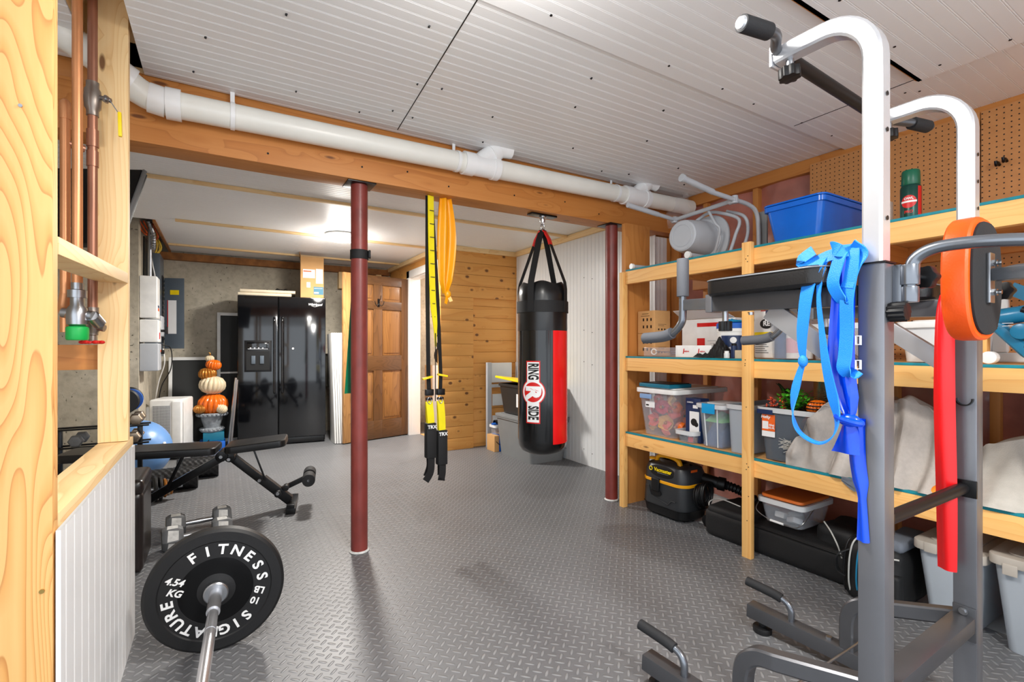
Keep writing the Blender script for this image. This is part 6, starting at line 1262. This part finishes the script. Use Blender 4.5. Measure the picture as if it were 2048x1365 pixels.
part('label_text', textmb('Hefty', .022, FX((2.4505, 1.505, LZ_ + .222)), .0003, .0006, .2), 'white_ink', lb); part('label_text', textmb('66qt\n62.4L', .015, FX((2.4505, 1.472, LZ_ + .175)), .0003, .0004), 'white_ink', lb)
pk = thing('artificial_pumpkin', 'orange striped pumpkin dimly seen through the smoky bin', 'pumpkin', (2.6, 1.30, LZ_)); part('flesh', pumpkin(MB(), (2.58, 1.30, LZ_ + .18), .085, .8), 'pumpkin', pk); part('stalk', MB().cyl((2.58, 1.30, LZ_ + .23), (2.58, 1.30, LZ_ + .26), .008), 'leaf_dk', pk)
pk = thing('striped_pumpkin', 'orange and black striped pumpkin on the rim of the smoky bin', 'pumpkin', (2.52, 1.225, LZ_ + .22)); part('flesh', pumpkin(MB(), (2.52, 1.28, LZ_ + .285), .05, .8), 'pumpkin', pk)
b = MB()
for k in range(5): z = -.03 + .015 * k; rr_ = math.sqrt(max(.0515 ** 2 - (z / .8) ** 2, 0)); b.tube([(2.52 + rr_ * math.cos(R(a)), 1.28 + rr_ * math.sin(R(a)), LZ_ + .285 + z) for a in range(0, 360, 15)], .003, 6, closed=True)
part('black_stripe', b, 'black_satin', pk, kind='stuff')
def fern(mb, p0, p1, n, L, w, sag=.03):
    p0, p1 = Vector(p0), Vector(p1); d = p1 - p0; sd = d.cross(Vector((0, 0, 1))).normalized(); mb.tube([p0 + d * k / 8 + Vector((0, 0, sag * math.sin(PI * k / 8))) for k in range(9)], .0012, 5)
    for i in range(n):
        t_ = (i + 1) / (n + 1); p = p0 + d * t_ + Vector((0, 0, sag * math.sin(PI * t_)))
        for s_ in (-1, 1):
            q = p + (sd * s_ + d.normalized() * .35) * L * (1 - .6 * t_) ; c = p.lerp(q, .5); e = d.normalized() * w; mb.add([p, c + e, q, c - e], [(0, 1, 2, 3)])
    return mb
gp = thing('artificial_greenery', 'bunch of green fern, dark leaves and red berries spilling from the smoky bin', 'artificial plant', (2.6, 1.4, LZ_ + .25))
b = MB(); fern(b, (2.56, 1.44, LZ_ + .26), (2.55, 1.50, LZ_ + .39), 16, .045, .005); fern(b, (2.58, 1.42, LZ_ + .26), (2.62, 1.50, LZ_ + .36), 14, .04, .005); fern(b, (2.6, 1.30, LZ_ + .26), (2.58, 1.29, LZ_ + .42), 20, .035, .003); fern(b, (2.6, 1.27, LZ_ + .26), (2.62, 1.24, LZ_ + .39), 18, .035, .003)
part('fern_frond', b, 'leaf_dk', gp, kind='stuff')
b = MB()
for i in range(260):
    p = Vector((2.48 + .13 * rnd.random(), 1.345 + .12 * rnd.random(), LZ_ + .27 + .09 * rnd.random() ** 1.2)); a = rnd.random() * 6.28; e = rnd.uniform(-.2, 1); d = Vector((math.cos(a) * .8, math.sin(a), e)).normalized() * rnd.uniform(.018, .036); w = d.cross(Vector((0, 0, 1))).normalized() * .010
    b.add([p, p + d * .5 + w, p + d, p + d * .5 - w], [(0, 1, 2, 3)])
part('leaf_cluster', b, 'leaf', gp, kind='stuff')
b = MB()
for i in range(60): b.ball((2.49 + .06 * rnd.random(), 1.44 + .09 * rnd.random(), LZ_ + .27 + .05 * rnd.random()), rnd.uniform(.003, .006), 8, 5)
part('berry_cluster', b, 'berry', gp, kind='stuff')
b = MB()
for i in range(80):
    p = Vector((2.48 + .2 * rnd.random(), 1.24 + .18 * rnd.random(), LZ_ + .26 + .03 * rnd.random())); a = rnd.random() * 6.28; d = Vector((math.cos(a), math.sin(a), .4)).normalized() * .04; w = d.cross(Vector((0, 0, 1))).normalized() * .008
    b.add([p, p + d * .5 + w, p + d, p + d * .5 - w], [(0, 1, 2, 3)])
part('dark_leaf_cluster', b, 'black_satin', gp, kind='stuff')
# blankets
def blanket(x0, x1, y0, y1, zb, prof, front, seed, fr=9, amp=.014, nu=70, nv=90, ymax=9):
    """cloth bundle: v runs along y with heights prof[(t,h)], u runs from the front edge up and over to the back"""
    def H(t):
        for (a, ha), (c, hc) in zip(prof, prof[1:]):
            if a <= t <= c: k = (t - a) / max(c - a, 1e-6); k = k * k * (3 - 2 * k); return ha + (hc - ha) * k
        return prof[-1][1]
    def fn(u, v):
        h = H(v); y = y0 + (y1 - y0) * v; s_ = math.sin(PI * min(max(v, 0), 1)) ** .3
        f = amp * (math.sin(v * fr * 6.28 / 2 + 1.5 * noise.noise(Vector((u * 2, v * 3, seed)))) + .8 * noise.noise(Vector((u * 4, v * fr * 1.4, seed + 2)))) * s_
        if y > ymax:   # the corner hangs flat in front of the bin beside it
            A = Vector((x0 + .012 - 1.1 * f * math.sin(PI * min(u * 1.1, 1)), y, zb + h * min(1, u * 1.6) * (1 if u < .6 else 1 - .1 * (u - .6)))); k = min(1, (y - ymax) / .045); k = k * k * (3 - 2 * k)
            if k >= 1: return A
            B = Vector(top(u, v, h, y, f)); return B.lerp(A, k)
        return top(u, v, h, y, f)
    def top(u, v, h, y, f):
        if u < .45:
            k = u / .45; return (x0 + front * (1 - (1 - k) ** 2) * .9 - f * (1.15 - .3 * k), y + .02 * (k - .5) * math.sin(v * 9 + seed), zb + h * (1 - (1 - k) ** 1.25) + f * .3)
        k = (u - .45) / .55; return (x0 + front * .9 + (x1 - x0 - front) * k, y, zb + h * (1 - .55 * k ** 2) + f * .8)
    return MB().grid(fn, nu, nv, 0)
THROW = solo('throw_blanket', blanket(2.415, 3.0, .79, 1.385, LZ_, [(0, .20), (.15, .34), (.30, .36), (.5, .33), (.68, .335), (.80, .25), (.9, .15), (1, .06)], .20, 5, 11, .030, ymax=1.165), 'blanket', 'beige-grey fringed throw blanket heaped beside the smoky bin on the lower shelf', 'blanket', (2.7, 1.05, LZ_))
b = MB()
for i in range(46):
    y = 1.355 + .03 * rnd.random(); z = LZ_ + .075 + .045 * rnd.random(); d = Vector((-.012 * rnd.random(), rnd.uniform(.01, .04), rnd.uniform(-.02, .02))); p = Vector((2.425 + .02 * rnd.random(), y, z)); b.tube([p, p + d * .6, p + d], .0012, 5)
part('fringe', b, 'blanket2', THROW, kind='stuff')
solo('grey_rag', MB().grid(lambda u, v: (2.405 - .012 * math.sin(PI * v) * u + .008 * noise.noise(Vector((u * 4, v * 4, 1))), 1.12 - .14 * v, LZ_ + .004 - u * (.055 * (1 - abs(v - .4) * 1.5))), 12, 12), 'dk_blanket', 'small grey cloth corner hanging over the lower shelf edge', 'cloth', (2.4, 1.05, LZ_ - .05))
solo('orange_cloth', drape(2.43, 2.66, .68, .83, LZ_, .06, 21, .01, 5), 'orange_cloth', 'orange cloth peeking out between the two blankets', 'cloth', (2.5, .76, LZ_))
solo('fleece_blanket', blanket(2.415, 3.0, -.05, .78, LZ_, [(0, .20), (.2, .24), (.45, .22), (.7, .25), (.9, .20), (1, .06)], .28, 11, 8, .02), 'blanket2', 'pale off-white fleece blanket heaped on the right end of the lower shelf', 'blanket', (2.7, .4, LZ_))
solo('fleece_blanket', drape(2.60, 3.05, .02, .50, LZ_ + .10, .22, 31, .02, 6), 'dk_blanket', 'grey knitted fleece folded over the off-white blanket', 'blanket', (2.8, .26, LZ_ + .1))
# --- under the shelves
vc = thing('shop_vacuum', 'black and amber wet-dry vacuum under the far end of the shelving', 'vacuum cleaner', (2.62, 2.23, 0))
vx0, vx1, vy0, vy1 = 2.475, 2.745, 2.05, 2.42; vcx, vcy = (vx0 + vx1) / 2, (vy0 + vy1) / 2
def vring(k, r=.07): return [(vcx + a, vcy + c) for a, c in rrect(vx1 - vx0 - 2 * k, vy1 - vy0 - 2 * k, r, 6)]
def loft(levels, r=.07):
    rs = [[(x, y, z) for x, y in vring(k, r)] for k, z in levels]; n = len(rs[0]); vs = [p for q_ in rs for p in q_]
    return MB().add(vs, [tuple(range(n - 1, -1, -1)), tuple((len(rs) - 1) * n + i for i in range(n))] + [(L * n + i, L * n + (i + 1) % n, (L + 1) * n + (i + 1) % n, (L + 1) * n + i) for L in range(len(rs) - 1) for i in range(n)])
part('tank_base', loft([(.03, .006), (.012, .02), (.005, .07), (.0, .075)]), 'black_satin', vc, ang=40)
part('tank_body', loft([(.004, .075), (.002, .09), (.008, .225)]), 'vac_dk', vc, ang=40); part('amber_band', loft([(.004, .225), (.003, .240), (.006, .243)]), 'vac_yellow', vc)
hd_ = part('motor_head', loft([(.008, .243), (.010, .30), (.022, .335), (.05, .352), (.09, .358)]), 'vac_dk', vc, ang=40)
part('front_badge', MB().prism(superel(.20, .075, 40, 2.6), 0, .003, FX((vx0 + .013, vcy, .30)) @ Matrix.Rotation(R(-8), 4, 'X')), 'black_satin', hd_, .002)
part('badge_lettering', textmb('Vacmaster', .034, FX((vx0 + .0085, vcy - .008, .306)), .0006, .0009, .1), 'yellow', hd_); part('badge_lettering', textmb('PROFESSIONAL', .011, FX((vx0 + .0085, vcy - .012, .284)), .0005, .0002, spacing=1.3), 'grey_lt', hd_)
part('badge_logo', MB().tube([(vx0 + .0085, vcy + .092 + .012 * math.cos(R(a)), .306 + .012 * math.sin(R(a))) for a in range(0, 360, 24)], .003, 6, closed=True), 'yellow', hd_)
part('latch', MB().box(vx0 - .010, vx0 + .012, vcy + .01, vcy + .075, .165, .25), 'black_satin', vc, .008, 3); part('latch_recess', MB().prism(superel(.09, .05, 24, 2.2), 0, .004, FX((vx0 + .004, vcy + .042, .155))), 'black_satin', vc)
part('embossed_line', MB().tube([(vx0 + .003, vy1 - .06, .19), (vx0 + .003, vy1 - .08, .19), (vx0 + .002, vy1 - .10, .13), (vx0 + .001, vcy - .06, .10), (vx0 + .001, vcy - .09, .13), (vx0 + .002, vcy - .12, .13)], .004, 8), 'vac_dk', vc)
part('carry_handle', MB().sq(smooth_path([(vx0 + .075, vcy + .10, .33), (vx0 + .07, vcy + .085, .375), (vx0 + .07, vcy + .04, .392), (vx0 + .07, vcy - .04, .392), (vx0 + .07, vcy - .09, .375), (vx0 + .075, vcy - .10, .33)], 4), .028, .024), 'vac_yellow', vc, ang=50)
part('amber_button', MB().lathe([(.02, 0), (.022, .012), (.015, .018), (0, .018)], (vx0 + .06, vy1 - .06, .355), 20), 'vac_yellow', vc)
part('caution_sticker', MB().box(vx1 - .19, vx1 - .13, vy0 + .009, vy0 + .0102, .32, .335), 'orange_label', vc)
part('hose_port', MB().cyl((vx1 - .06, vy0 + .03, .27), (vx1 - .02, vy0 - .07, .25), .035).cyl((vx1 - .02, vy0 - .06, .25), (vx1, vy0 - .10, .245), .042), 'black_satin', vc, .003)
def corr(path, r, amp=.004, k=6):
    P = smooth_path(path, k * 2); return MB().tube(P, r, 16, scl=[1 + (amp / r) * (1 if i % 2 else -1) for i in range(len(P))])
part('hose', corr([(vx1 + .0, vy0 - .09, .245), (2.84, 1.90, .20), (2.93, 1.85, .12), (2.90, 1.95, .05), (2.78, 2.0, .04), (2.66, 1.98, .045)], .026), 'black_satin', vc)
part('hose_nozzle', MB().cyl((2.70, 1.985, .045), (2.60, 1.965, .042), .031).cyl((2.60, 1.965, .042), (2.585, 1.962, .042), .036), 'black_satin', vc, .003)
b = MB()
for k in range(9): b.tube([(vx0 + .13 + .06 * math.cos(R(a)) * (1 + .05 * math.sin(k)), vy0 - .02 - .007 * k + .01 * math.sin(R(a) + k), .175 + .07 * math.sin(R(a)) + .004 * k) for a in range(0, 360, 20)], .0055, 8, closed=True)
part('power_cord', b, 'black_satin', vc, kind='stuff')
# long bag
def softbox(x0, x1, y0, y1, z0, z1, seed, bev=.04, amp=.012, n=14):
    b_ = MB().box(x0, x1, y0, y1, z0, z1); me = bpy.data.meshes.new('s'); me.from_pydata([tuple(v) for v in b_.v], [], b_.f); bm = bmesh.new(); bm.from_mesh(me); bmesh.ops.recalc_face_normals(bm, faces=bm.faces)
    bmesh.ops.bevel(bm, geom=list(bm.edges), offset=bev, segments=4, profile=.55, affect='EDGES'); bmesh.ops.triangulate(bm, faces=[f for f in bm.faces if len(f.verts) > 4])
    for _ in range(3): bmesh.ops.subdivide_edges(bm, edges=[e for e in bm.edges if e.calc_length() > .04], cuts=1, use_grid_fill=True)
    cx, cy = (x0 + x1) / 2, (y0 + y1) / 2
    for v in bm.verts:
        q_ = noise.noise(v.co * 9 + Vector((seed, 0, 0))) + .5 * noise.noise(v.co * 22 + Vector((seed, 3, 0))); e = Vector((v.co.x - cx, v.co.y - cy, (v.co.z - z0) * .8)).normalized()
        k = min(1, (v.co.z - z0) / .03); v.co += e * q_ * amp * k
    bm.verts.index_update(); o = MB(); o.v = [v.co.copy() for v in bm.verts]; o.f = [tuple(v.index for v in f.verts) for f in bm.faces]; bm.free(); bpy.data.meshes.remove(me); return o
lb_ = thing('equipment_bag', 'long low black zippered bag lying on the floor under the shelves', 'bag', (2.66, 1.52, 0))
part('bag_body', softbox(2.49, 2.84, 1.135, 1.915, .0, .155, 2, .035, .008), 'fabric_black', lb_, ang=60)
part('top_bulge', softbox(2.56, 2.83, 1.14, 1.325, .13, .235, 6, .04, .014), 'fabric_black', lb_, ang=60); part('front_flap', softbox(2.495, 2.80, 1.62, 1.90, .13, .18, 9, .022, .008), 'fabric_black', lb_, ang=60)
part('grey_piping', MB().tube(smooth_path([(2.52, 1.90, .165), (2.55, 1.915, .183), (2.62, 1.90, .19), (2.60, 1.75, .188)], 6), .0035, 8), 'grey_piping', lb_); part('grey_piping', MB().tube(smooth_path([(2.56, 1.27, .255), (2.52, 1.22, .23), (2.50, 1.18, .18), (2.495, 1.16, .13)], 6), .0035, 8), 'grey_piping', lb_)
part('lid_seam', MB().tube(smooth_path([(2.489, 1.60, .148), (2.487, 1.35, .147), (2.488, 1.14, .146)]), .004, 6), 'black_satin', lb_)
sb = thing('sports_backpack', 'black sports bag with grey and blue piping standing behind the near upright', 'bag', (2.55, 1.0, 0))
part('bag_body', softbox(2.40, 2.72, .90, 1.115, .0, .26, 12, .045, .012), 'fabric_black', sb, ang=60)
for dy, m_ in ((.0, 'grey_piping'), (-.03, 'tool_blue'), (.02, 'black_satin')): part('piping', MB().tube(smooth_path([(2.41, 1.085 + dy, .03), (2.392, 1.085 + dy, .09), (2.392, 1.08 + dy, .20), (2.42, 1.07 + dy, .265), (2.52, 1.05 + dy, .28)], 6), .0035, 8), m_, sb)
part('piping', MB().tube(smooth_path([(2.396, .945, .02), (2.388, .95, .12), (2.390, .945, .22), (2.395, .92, .235), (2.40, .90, .238)], 6), .0035, 8), 'grey_piping', sb); part('side_pocket', softbox(2.38, 2.44, .895, .94, .03, .17, 15, .018, .005), 'fabric_black', sb, ang=60)
part('strap', MB().ribbon(smooth_path([(2.40, 1.09, .22), (2.37, 1.12, .19), (2.39, 1.13, .12), (2.40, 1.10, .10)], 5), (1, .2, 0), .03, .005), 'fabric_black', sb); part('mesh_panel', softbox(2.43, 2.70, .90, 1.0, .25, .30, 18, .022, .008), 'dk_blanket', sb, ang=60)
t = tub('food_box', 'clear bucket-box with an orange-brown lid and wire handle resting on the long black bag', 'container', 2.505, 2.80, 1.345, 1.58, .185, .125, 'clear', 'ghost_rim', .022)
t.location.z = .185; part('lid', MB().prism([(2.6525 + a, 1.4625 + c) for a, c in rrect(.285, .225, .03, 5)], .3145, .331), 'orange_lid', t, .006, 3)
part('wire_handle', MB().tube(smooth_path([(2.60, 1.338, .29), (2.50, 1.335, .24), (2.49, 1.37, .205), (2.488, 1.42, .205)], 5) + smooth_path([(2.488, 1.50, .205), (2.49, 1.56, .225), (2.50, 1.588, .25), (2.56, 1.59, .295)], 5), .0025, 8), 'steel', t); part('handle_grip', MB().cyl((2.486, 1.43, .205), (2.486, 1.50, .207), .006), 'white_plastic', t)
for i, (x, y, m_) in enumerate(((2.60, 1.50, 'offwhite'), (2.57, 1.42, 'grey_lt'), (2.66, 1.46, 'grey_plastic'))): c_ = thing('small_part', ['white oddment inside the orange-lidded box', 'light grey oddment inside the orange-lidded box', 'mid grey oddment inside the orange-lidded box'][i], 'oddment', (x, y, .19), 0, 'oddments in the orange-lidded box'); part('piece', MB().obox((x, y, .212), (.07, .05, .03), (.3 * i, .3, i)), m_, c_, .006)
for i, (y0, y1, l) in enumerate(((.665, .865, 'milky grey tote with a taupe lid, under the shelves behind the red band'), (.28, .635, 'milky grey tote with a taupe lid, under the shelves at the right edge'))):
    t = tub('storage_tote', l, 'tote', 2.465, 2.95, y0, y1, 0, .325 if i else .30, 'frost', None, .03, 'totes under the shelves', lid=1, lidm='taupe', lh=.028); part('lid_latch', MB().box(2.448, 2.458, y1 - .07, y1 - .03, .29, .33), 'taupe', t, .003)
# ---------------------------------------------------------------- totes and ladder by the white wall
def tote(label, x0, x1, y0, y1, z, h, m_, lidm, hexl=True):
    t = tub('storage_tote', label, 'tote', x0, x1, y0, y1, z, h, m_, m_, .035, 'totes behind the punching bag', lid=hexl, lidm=lidm, lh=.022); return t
tote('large mid-grey tote on the floor behind the punching bag', 2.50, 2.955, 3.84, 4.50, 0, .40, 'grey_plastic', 'grey_plastic')
t = tote('black tote stacked on the grey one behind the punching bag', 2.51, 2.93, 3.92, 4.46, .436, .30, 'dk_plastic', 'yellow', False)
part('label_sheet', MB().box(2.52, 2.522, 4.02, 4.12, .52, .68), 'white_ink', t); part('tilted_lid', MB().obox((2.70, 4.17, .765), (.46, .60, .022), (R(3), R(7), 0)), 'yellow', t, .006)
for i, (x, y, m_) in enumerate(((2.6, 4.33, 'cream'), (2.6, 4.24, 'white_plastic'), (2.58, 4.1, 'black_satin'))): q_ = thing('packed_item', ['cream bundle showing under the tilted yellow lid', 'white bundle showing under the tilted yellow lid', 'black bundle showing under the tilted yellow lid'][i], 'bundle', (x, y, .45), 0, 'items in the black tote'); part('bundle_body', MB().ball((x, y, .66), .055, 14, 8), m_, q_)
ld_ = thing('wooden_rack', 'grey-white painted slatted frame standing against the knotty pine partition', 'rack', (2.7, 4.8, 0))
for x in (2.565, 2.95): part('frame_leg', MB().box(x - .027, x + .027, 4.76, 4.80, 0, .945), 'grey_lt', ld_, .004)
part('top_panel', MB().box(2.60, 2.86, 4.775, 4.79, .72, .94), 'offwhite', ld_, .002)
for z in (.665, .20): part('cross_rail', MB().box(2.592, 2.923, 4.765, 4.79, z, z + .035), 'grey_lt', ld_, .002)
for z in (.46, .22): part('slat', MB().box(2.615, 2.90, 4.785, 4.795, z, z + .13), 'offwhite', ld_, .002)
am = thing('parcel_box', 'small parcel box with blue tape and a curved arrow print by the grey tote', 'box', (2.5, 4.6, 0)); part('box_body', MB().box(2.50, 2.68, 4.53, 4.70, .0, .17), 'card', am, .002)
part('blue_tape', MB().box(2.555, 2.595, 4.5285, 4.5298, 0, .17).box(2.555, 2.595, 4.5295, 4.70, .1702, .1712), 'blue_box', am)
part('smile_print', MB().tube(smooth_path([(2.52, 4.5288, .11), (2.56, 4.5288, .075), (2.61, 4.5288, .07), (2.655, 4.5288, .09)], 6), .004, 6).tube([(2.635, 4.5288, .10), (2.657, 4.5288, .098), (2.66, 4.5288, .075)], .003, 6), 'black_ink', am)
t = tub('small_clear_box', 'little clear box standing on the parcel box', 'container', 2.52, 2.66, 4.55, 4.68, .172, .10, 'clear', 'white_plastic', .006)
q_ = thing('sandal', 'blue and black sandal on top of the little clear box', 'shoe', (2.59, 4.62, .275)); part('sole', MB().prism(superel(.15, .07, 24, 2.4), 0, .018, Matrix.Translation((2.59, 4.62, .276))), 'blue_box', q_, .004); part('strap', MB().ribbon(arc((4.62, .29), .035, 0, 180, 10, 'yz', 2.57), (1, 0, 0), .04, .005), 'black_satin', q_)
solo('paper_pack', MB().box(2.69, 2.72, 4.56, 4.70, .0, .26), 'white_plastic', 'white packet wedged between the parcel box and the grey tote', 'packet', (2.7, 4.6, 0), bevel=.002)
solo('rolled_mat', MB().cyl((2.56, 2.66, 0), (2.56, 2.66, .84), .035, n=24), 'dk_green', 'dark green rolled mat standing behind the far shelf post', 'mat', (2.56, 2.66, 0), bevel=.008)
# ---------------------------------------------------------------- electrical gear on the concrete wall
EX = -.618
ep = thing('breaker_panel', 'grey electrical breaker panel with its cover swung open, on the concrete wall', 'electrical panel', (EX, 6.3, 1.0))
part('panel_box', MB().box(EX, EX + .10, 6.02, 6.42, 1.02, 2.06), 'panel_grey', ep, .003); part('breaker_strip', MB().box(EX + .10, EX + .108, 6.20, 6.34, 1.16, 1.86), 'black_satin', ep)
b = MB()
for k in range(14): b.box(EX + .108, EX + .116, 6.22, 6.32, 1.19 + k * .047, 1.215 + k * .047)
part('breaker', b, 'black_metal', ep, .001, kind='stuff')
dv = Vector((.18, -.06, 0)); cv = part('cover_door', MB().add([Vector((EX + .105, 6.40, 1.10)) + q_ for q_ in (Vector((0, 0, 0)), dv, dv + Vector((.002, .02, 0)), Vector((.002, .02, 0)), Vector((0, 0, .76)), dv + Vector((0, 0, .76)), dv + Vector((.002, .02, .76)), Vector((.002, .02, .76)))], [(3, 2, 1, 0), (4, 5, 6, 7), (0, 1, 5, 4), (1, 2, 6, 5), (2, 3, 7, 6), (3, 0, 4, 7)]), 'panel_grey', ep, .003)
dn = Vector((-.06, -.18, 0)).normalized() * .002
def onp(u0, u1, z0, z1): o = Vector((EX + .105, 6.40, 0)) + dn; return MB().add([o + dv * u0 + Vector((0, 0, z0)), o + dv * u1 + Vector((0, 0, z0)), o + dv * u1 + Vector((0, 0, z1)), o + dv * u0 + Vector((0, 0, z1))], [(0, 1, 2, 3)])
part('paper_schedule', onp(.2, .62, 1.26, 1.62), 'white_ink', cv); part('yellow_sticker', onp(.3, .75, 1.68, 1.73), 'yellow', cv); part('red_edge_strip', onp(.16, .2, 1.26, 1.62), 'red', cv)
def ebox(label, y0, y1, z0, z1, d, m_, extra=None, nm='electrical_box'):
    t = thing(nm, label, 'electrical box', (EX, (y0 + y1) / 2, z0)); part('box_housing', MB().box(EX, EX + d, y0, y1, z0, z1), m_, t, .012, 3); return t
t = ebox('white electrical box with an orange and navy label above the other boxes', 5.44, 5.68, 1.38, 1.76, .13, 'white_plastic'); part('label', MB().box(EX + .13, EX + .1315, 5.50, 5.60, 1.45, 1.475), 'orange_label', t); part('label', MB().box(EX + .13, EX + .1315, 5.50, 5.60, 1.48, 1.50), 'navy', t)
t = ebox('white disconnect box with a black switch lever and red label', 5.44, 5.68, 1.16, 1.365, .14, 'white_plastic'); part('switch_lever', MB().cyl((EX + .14, 5.63, 1.27), (EX + .18, 5.63, 1.27), .012).box(EX + .175, EX + .195, 5.61, 5.65, 1.24, 1.31), 'black_satin', t, .004); part('red_label', MB().box(EX + .14, EX + .1415, 5.50, 5.56, 1.19, 1.25), 'red', t)
t = ebox('grey lower electrical box with orange stickers', 5.44, 5.70, .90, 1.15, .14, 'grey_lt'); part('orange_sticker', MB().box(EX + .14, EX + .1415, 5.60, 5.66, 1.07, 1.09), 'orange_label', t); part('knob', MB().cyl((EX + .14, 5.66, 1.07), (EX + .165, 5.66, 1.07), .02), 'black_satin', t)
ebox('light grey ribbed junction box left of the breaker panel', 5.76, 5.98, 1.22, 1.42, .14, 'grey_lt'); ebox('small dark grey box low beside the breaker panel', 5.76, 5.92, 1.0, 1.16, .10, 'panel_grey'); ebox('small black transformer box beside the breaker panel', 5.94, 6.0, 1.06, 1.15, .12, 'black_satin')
t = thing('backing_board', 'black board carrying the wiring between the white boxes and the breaker panel', 'board', (EX, 5.85, 1.4)); part('board_sheet', MB().box(EX - .0, EX + .01, 5.70, 6.01, 1.44, 2.16), 'black_satin', t)
part('junction_strip', MB().box(EX + .01, EX + .03, 5.78, 5.84, 1.6, 1.7), 'grey_lt', t)
t = thing('conduit', 'shiny metal conduits rising from the white boxes into the ceiling opening', 'conduit', (EX, 5.6, 1.76)); part('pipe', MB().cyl((EX + .06, 5.60, 1.76), (EX + .06, 5.60, 2.3), .016), 'zinc', t); part('pipe', MB().cyl((EX + .06, 5.66, 1.76), (EX + .06, 5.66, 2.3), .013), 'zinc', t); part('flexible_duct', corr([(EX + .09, 5.56, 2.02), (EX + .09, 5.56, 2.15), (EX + .06, 5.50, 2.27)], .018, .002), 'zinc', t)
t = thing('cable_bundle', 'tangle of yellow, blue, black and white cables above the breaker panel', 'cables', (EX, 6.0, 1.9))
for i in range(5): y = 6.10 + .05 * i; part('yellow_cable', MB().tube(smooth_path([(EX + .05, y, 2.06), (EX + .07 + .03 * math.sin(i), y + .01, 2.15), (EX + .05, y - .03 + .02 * (i % 3), 2.28)], 5), .006, 8), 'cable_yellow', t)
for i, m_ in enumerate(('teal_box', 'black_satin', 'cable_yellow', 'black_satin', 'cable_white')): y = 5.74 + .05 * i; part('cable', MB().tube(smooth_path([(EX + .04, y, 1.5 - .02 * i), (EX + .05 + .02 * math.sin(i * 2), y + .015, 1.75), (EX + .04, y, 2.0), (EX + .05, y - .02, 2.28)], 5), .006, 8), m_, t)
b = MB()
for k in range(4): b.tube([(EX + .05 + .006 * k, 5.84 + .06 * math.cos(R(a)), 1.53 + .07 * math.sin(R(a)) + .01 * k) for a in range(0, 360, 24)], .004, 6, closed=True)
part('cable_loops', b, 'black_satin', t, kind='stuff')
t = thing('orange_cable', 'orange cable loops tucked into the ceiling opening', 'cables', (-.6, 5.7, 2.25))
for k in range(5): part('cable_loop', MB().tube(smooth_path([(-.66 + .03 * k, 5.45 + .05 * k, 2.27), (-.60 + .02 * k, 5.62 + .06 * k, 2.17 + .008 * k), (-.56, 5.80 + .06 * k, 2.19), (-.60, 6.0 + .05 * k, 2.16 + .01 * k), (-.62, 6.15, 2.30)], 5), .008, 8), 'cable_orange', t)
b = MB().grid(lambda u, v: (-1.3 + .82 * u, 5.2 + 1.6 * v, 2.34 + .04 * noise.noise(Vector((u * 5, v * 8, 3)))), 24, 30)
M['insul_grey'] = plain('grey_pink_fibre', srgb(150, 132, 122), .9, var=.35, scale=14, bump=.8, bscale=20); solo('ceiling_insulation', b, 'insul_grey', 'ragged fibre insulation visible in the ceiling opening over the cables', 'insulation', (-.9, 6, 2.34))
solo('extension_lead', MB().tube(smooth_path([(EX + .13, 5.97, 1.10), (EX + .14, 5.98, .95), (EX + .08, 6.10, .75), (EX + .04, 6.24, .5), (EX + .03, 6.27, .02)], 6), .006, 8), 'cable_white', 'white power cord hanging from the breaker panel', 'cord', (EX, 5.96, 1.1))
solo('extension_lead', MB().tube(smooth_path([(EX + .12, 5.98, 1.14), (EX + .19, 6.02, 1.10), (EX + .19, 6.04, .9), (EX + .10, 6.14, .7), (EX + .06, 6.28, .4), (EX + .05, 6.32, .02)], 6), .005, 8), 'black_satin', 'black power cord hanging next to the white one under the breaker panel', 'cord', (EX, 6.0, 1.1))
t = thing('television', 'black flat television tilted on the left, seen almost edge-on beyond the stud', 'television', (-.55, 3.2, 1.6))
def quadbox(a, b_, c, d, th): n_ = (b_ - a).cross(d - a).normalized() * th; vs = [a, b_, c, d, a + n_, b_ + n_, c + n_, d + n_]; return MB().add(vs, [(3, 2, 1, 0), (4, 5, 6, 7), (0, 1, 5, 4), (1, 2, 6, 5), (2, 3, 7, 6), (3, 0, 4, 7)])
A_, B_, C_, D_ = Vector((-.47, 3.25, 1.66)), Vector((-.95, 3.50, 1.66)), Vector((-.86, 3.62, 2.10)), Vector((-.37, 3.36, 2.10))
part('housing', quadbox(A_, B_, C_, D_, .05), 'black_satin', t, .004); part('bezel_edge', MB().bar(A_ + Vector((.012, .01, 0)), D_ + Vector((.012, .01, 0)), .012, .02), 'grey_plastic', t, .002)
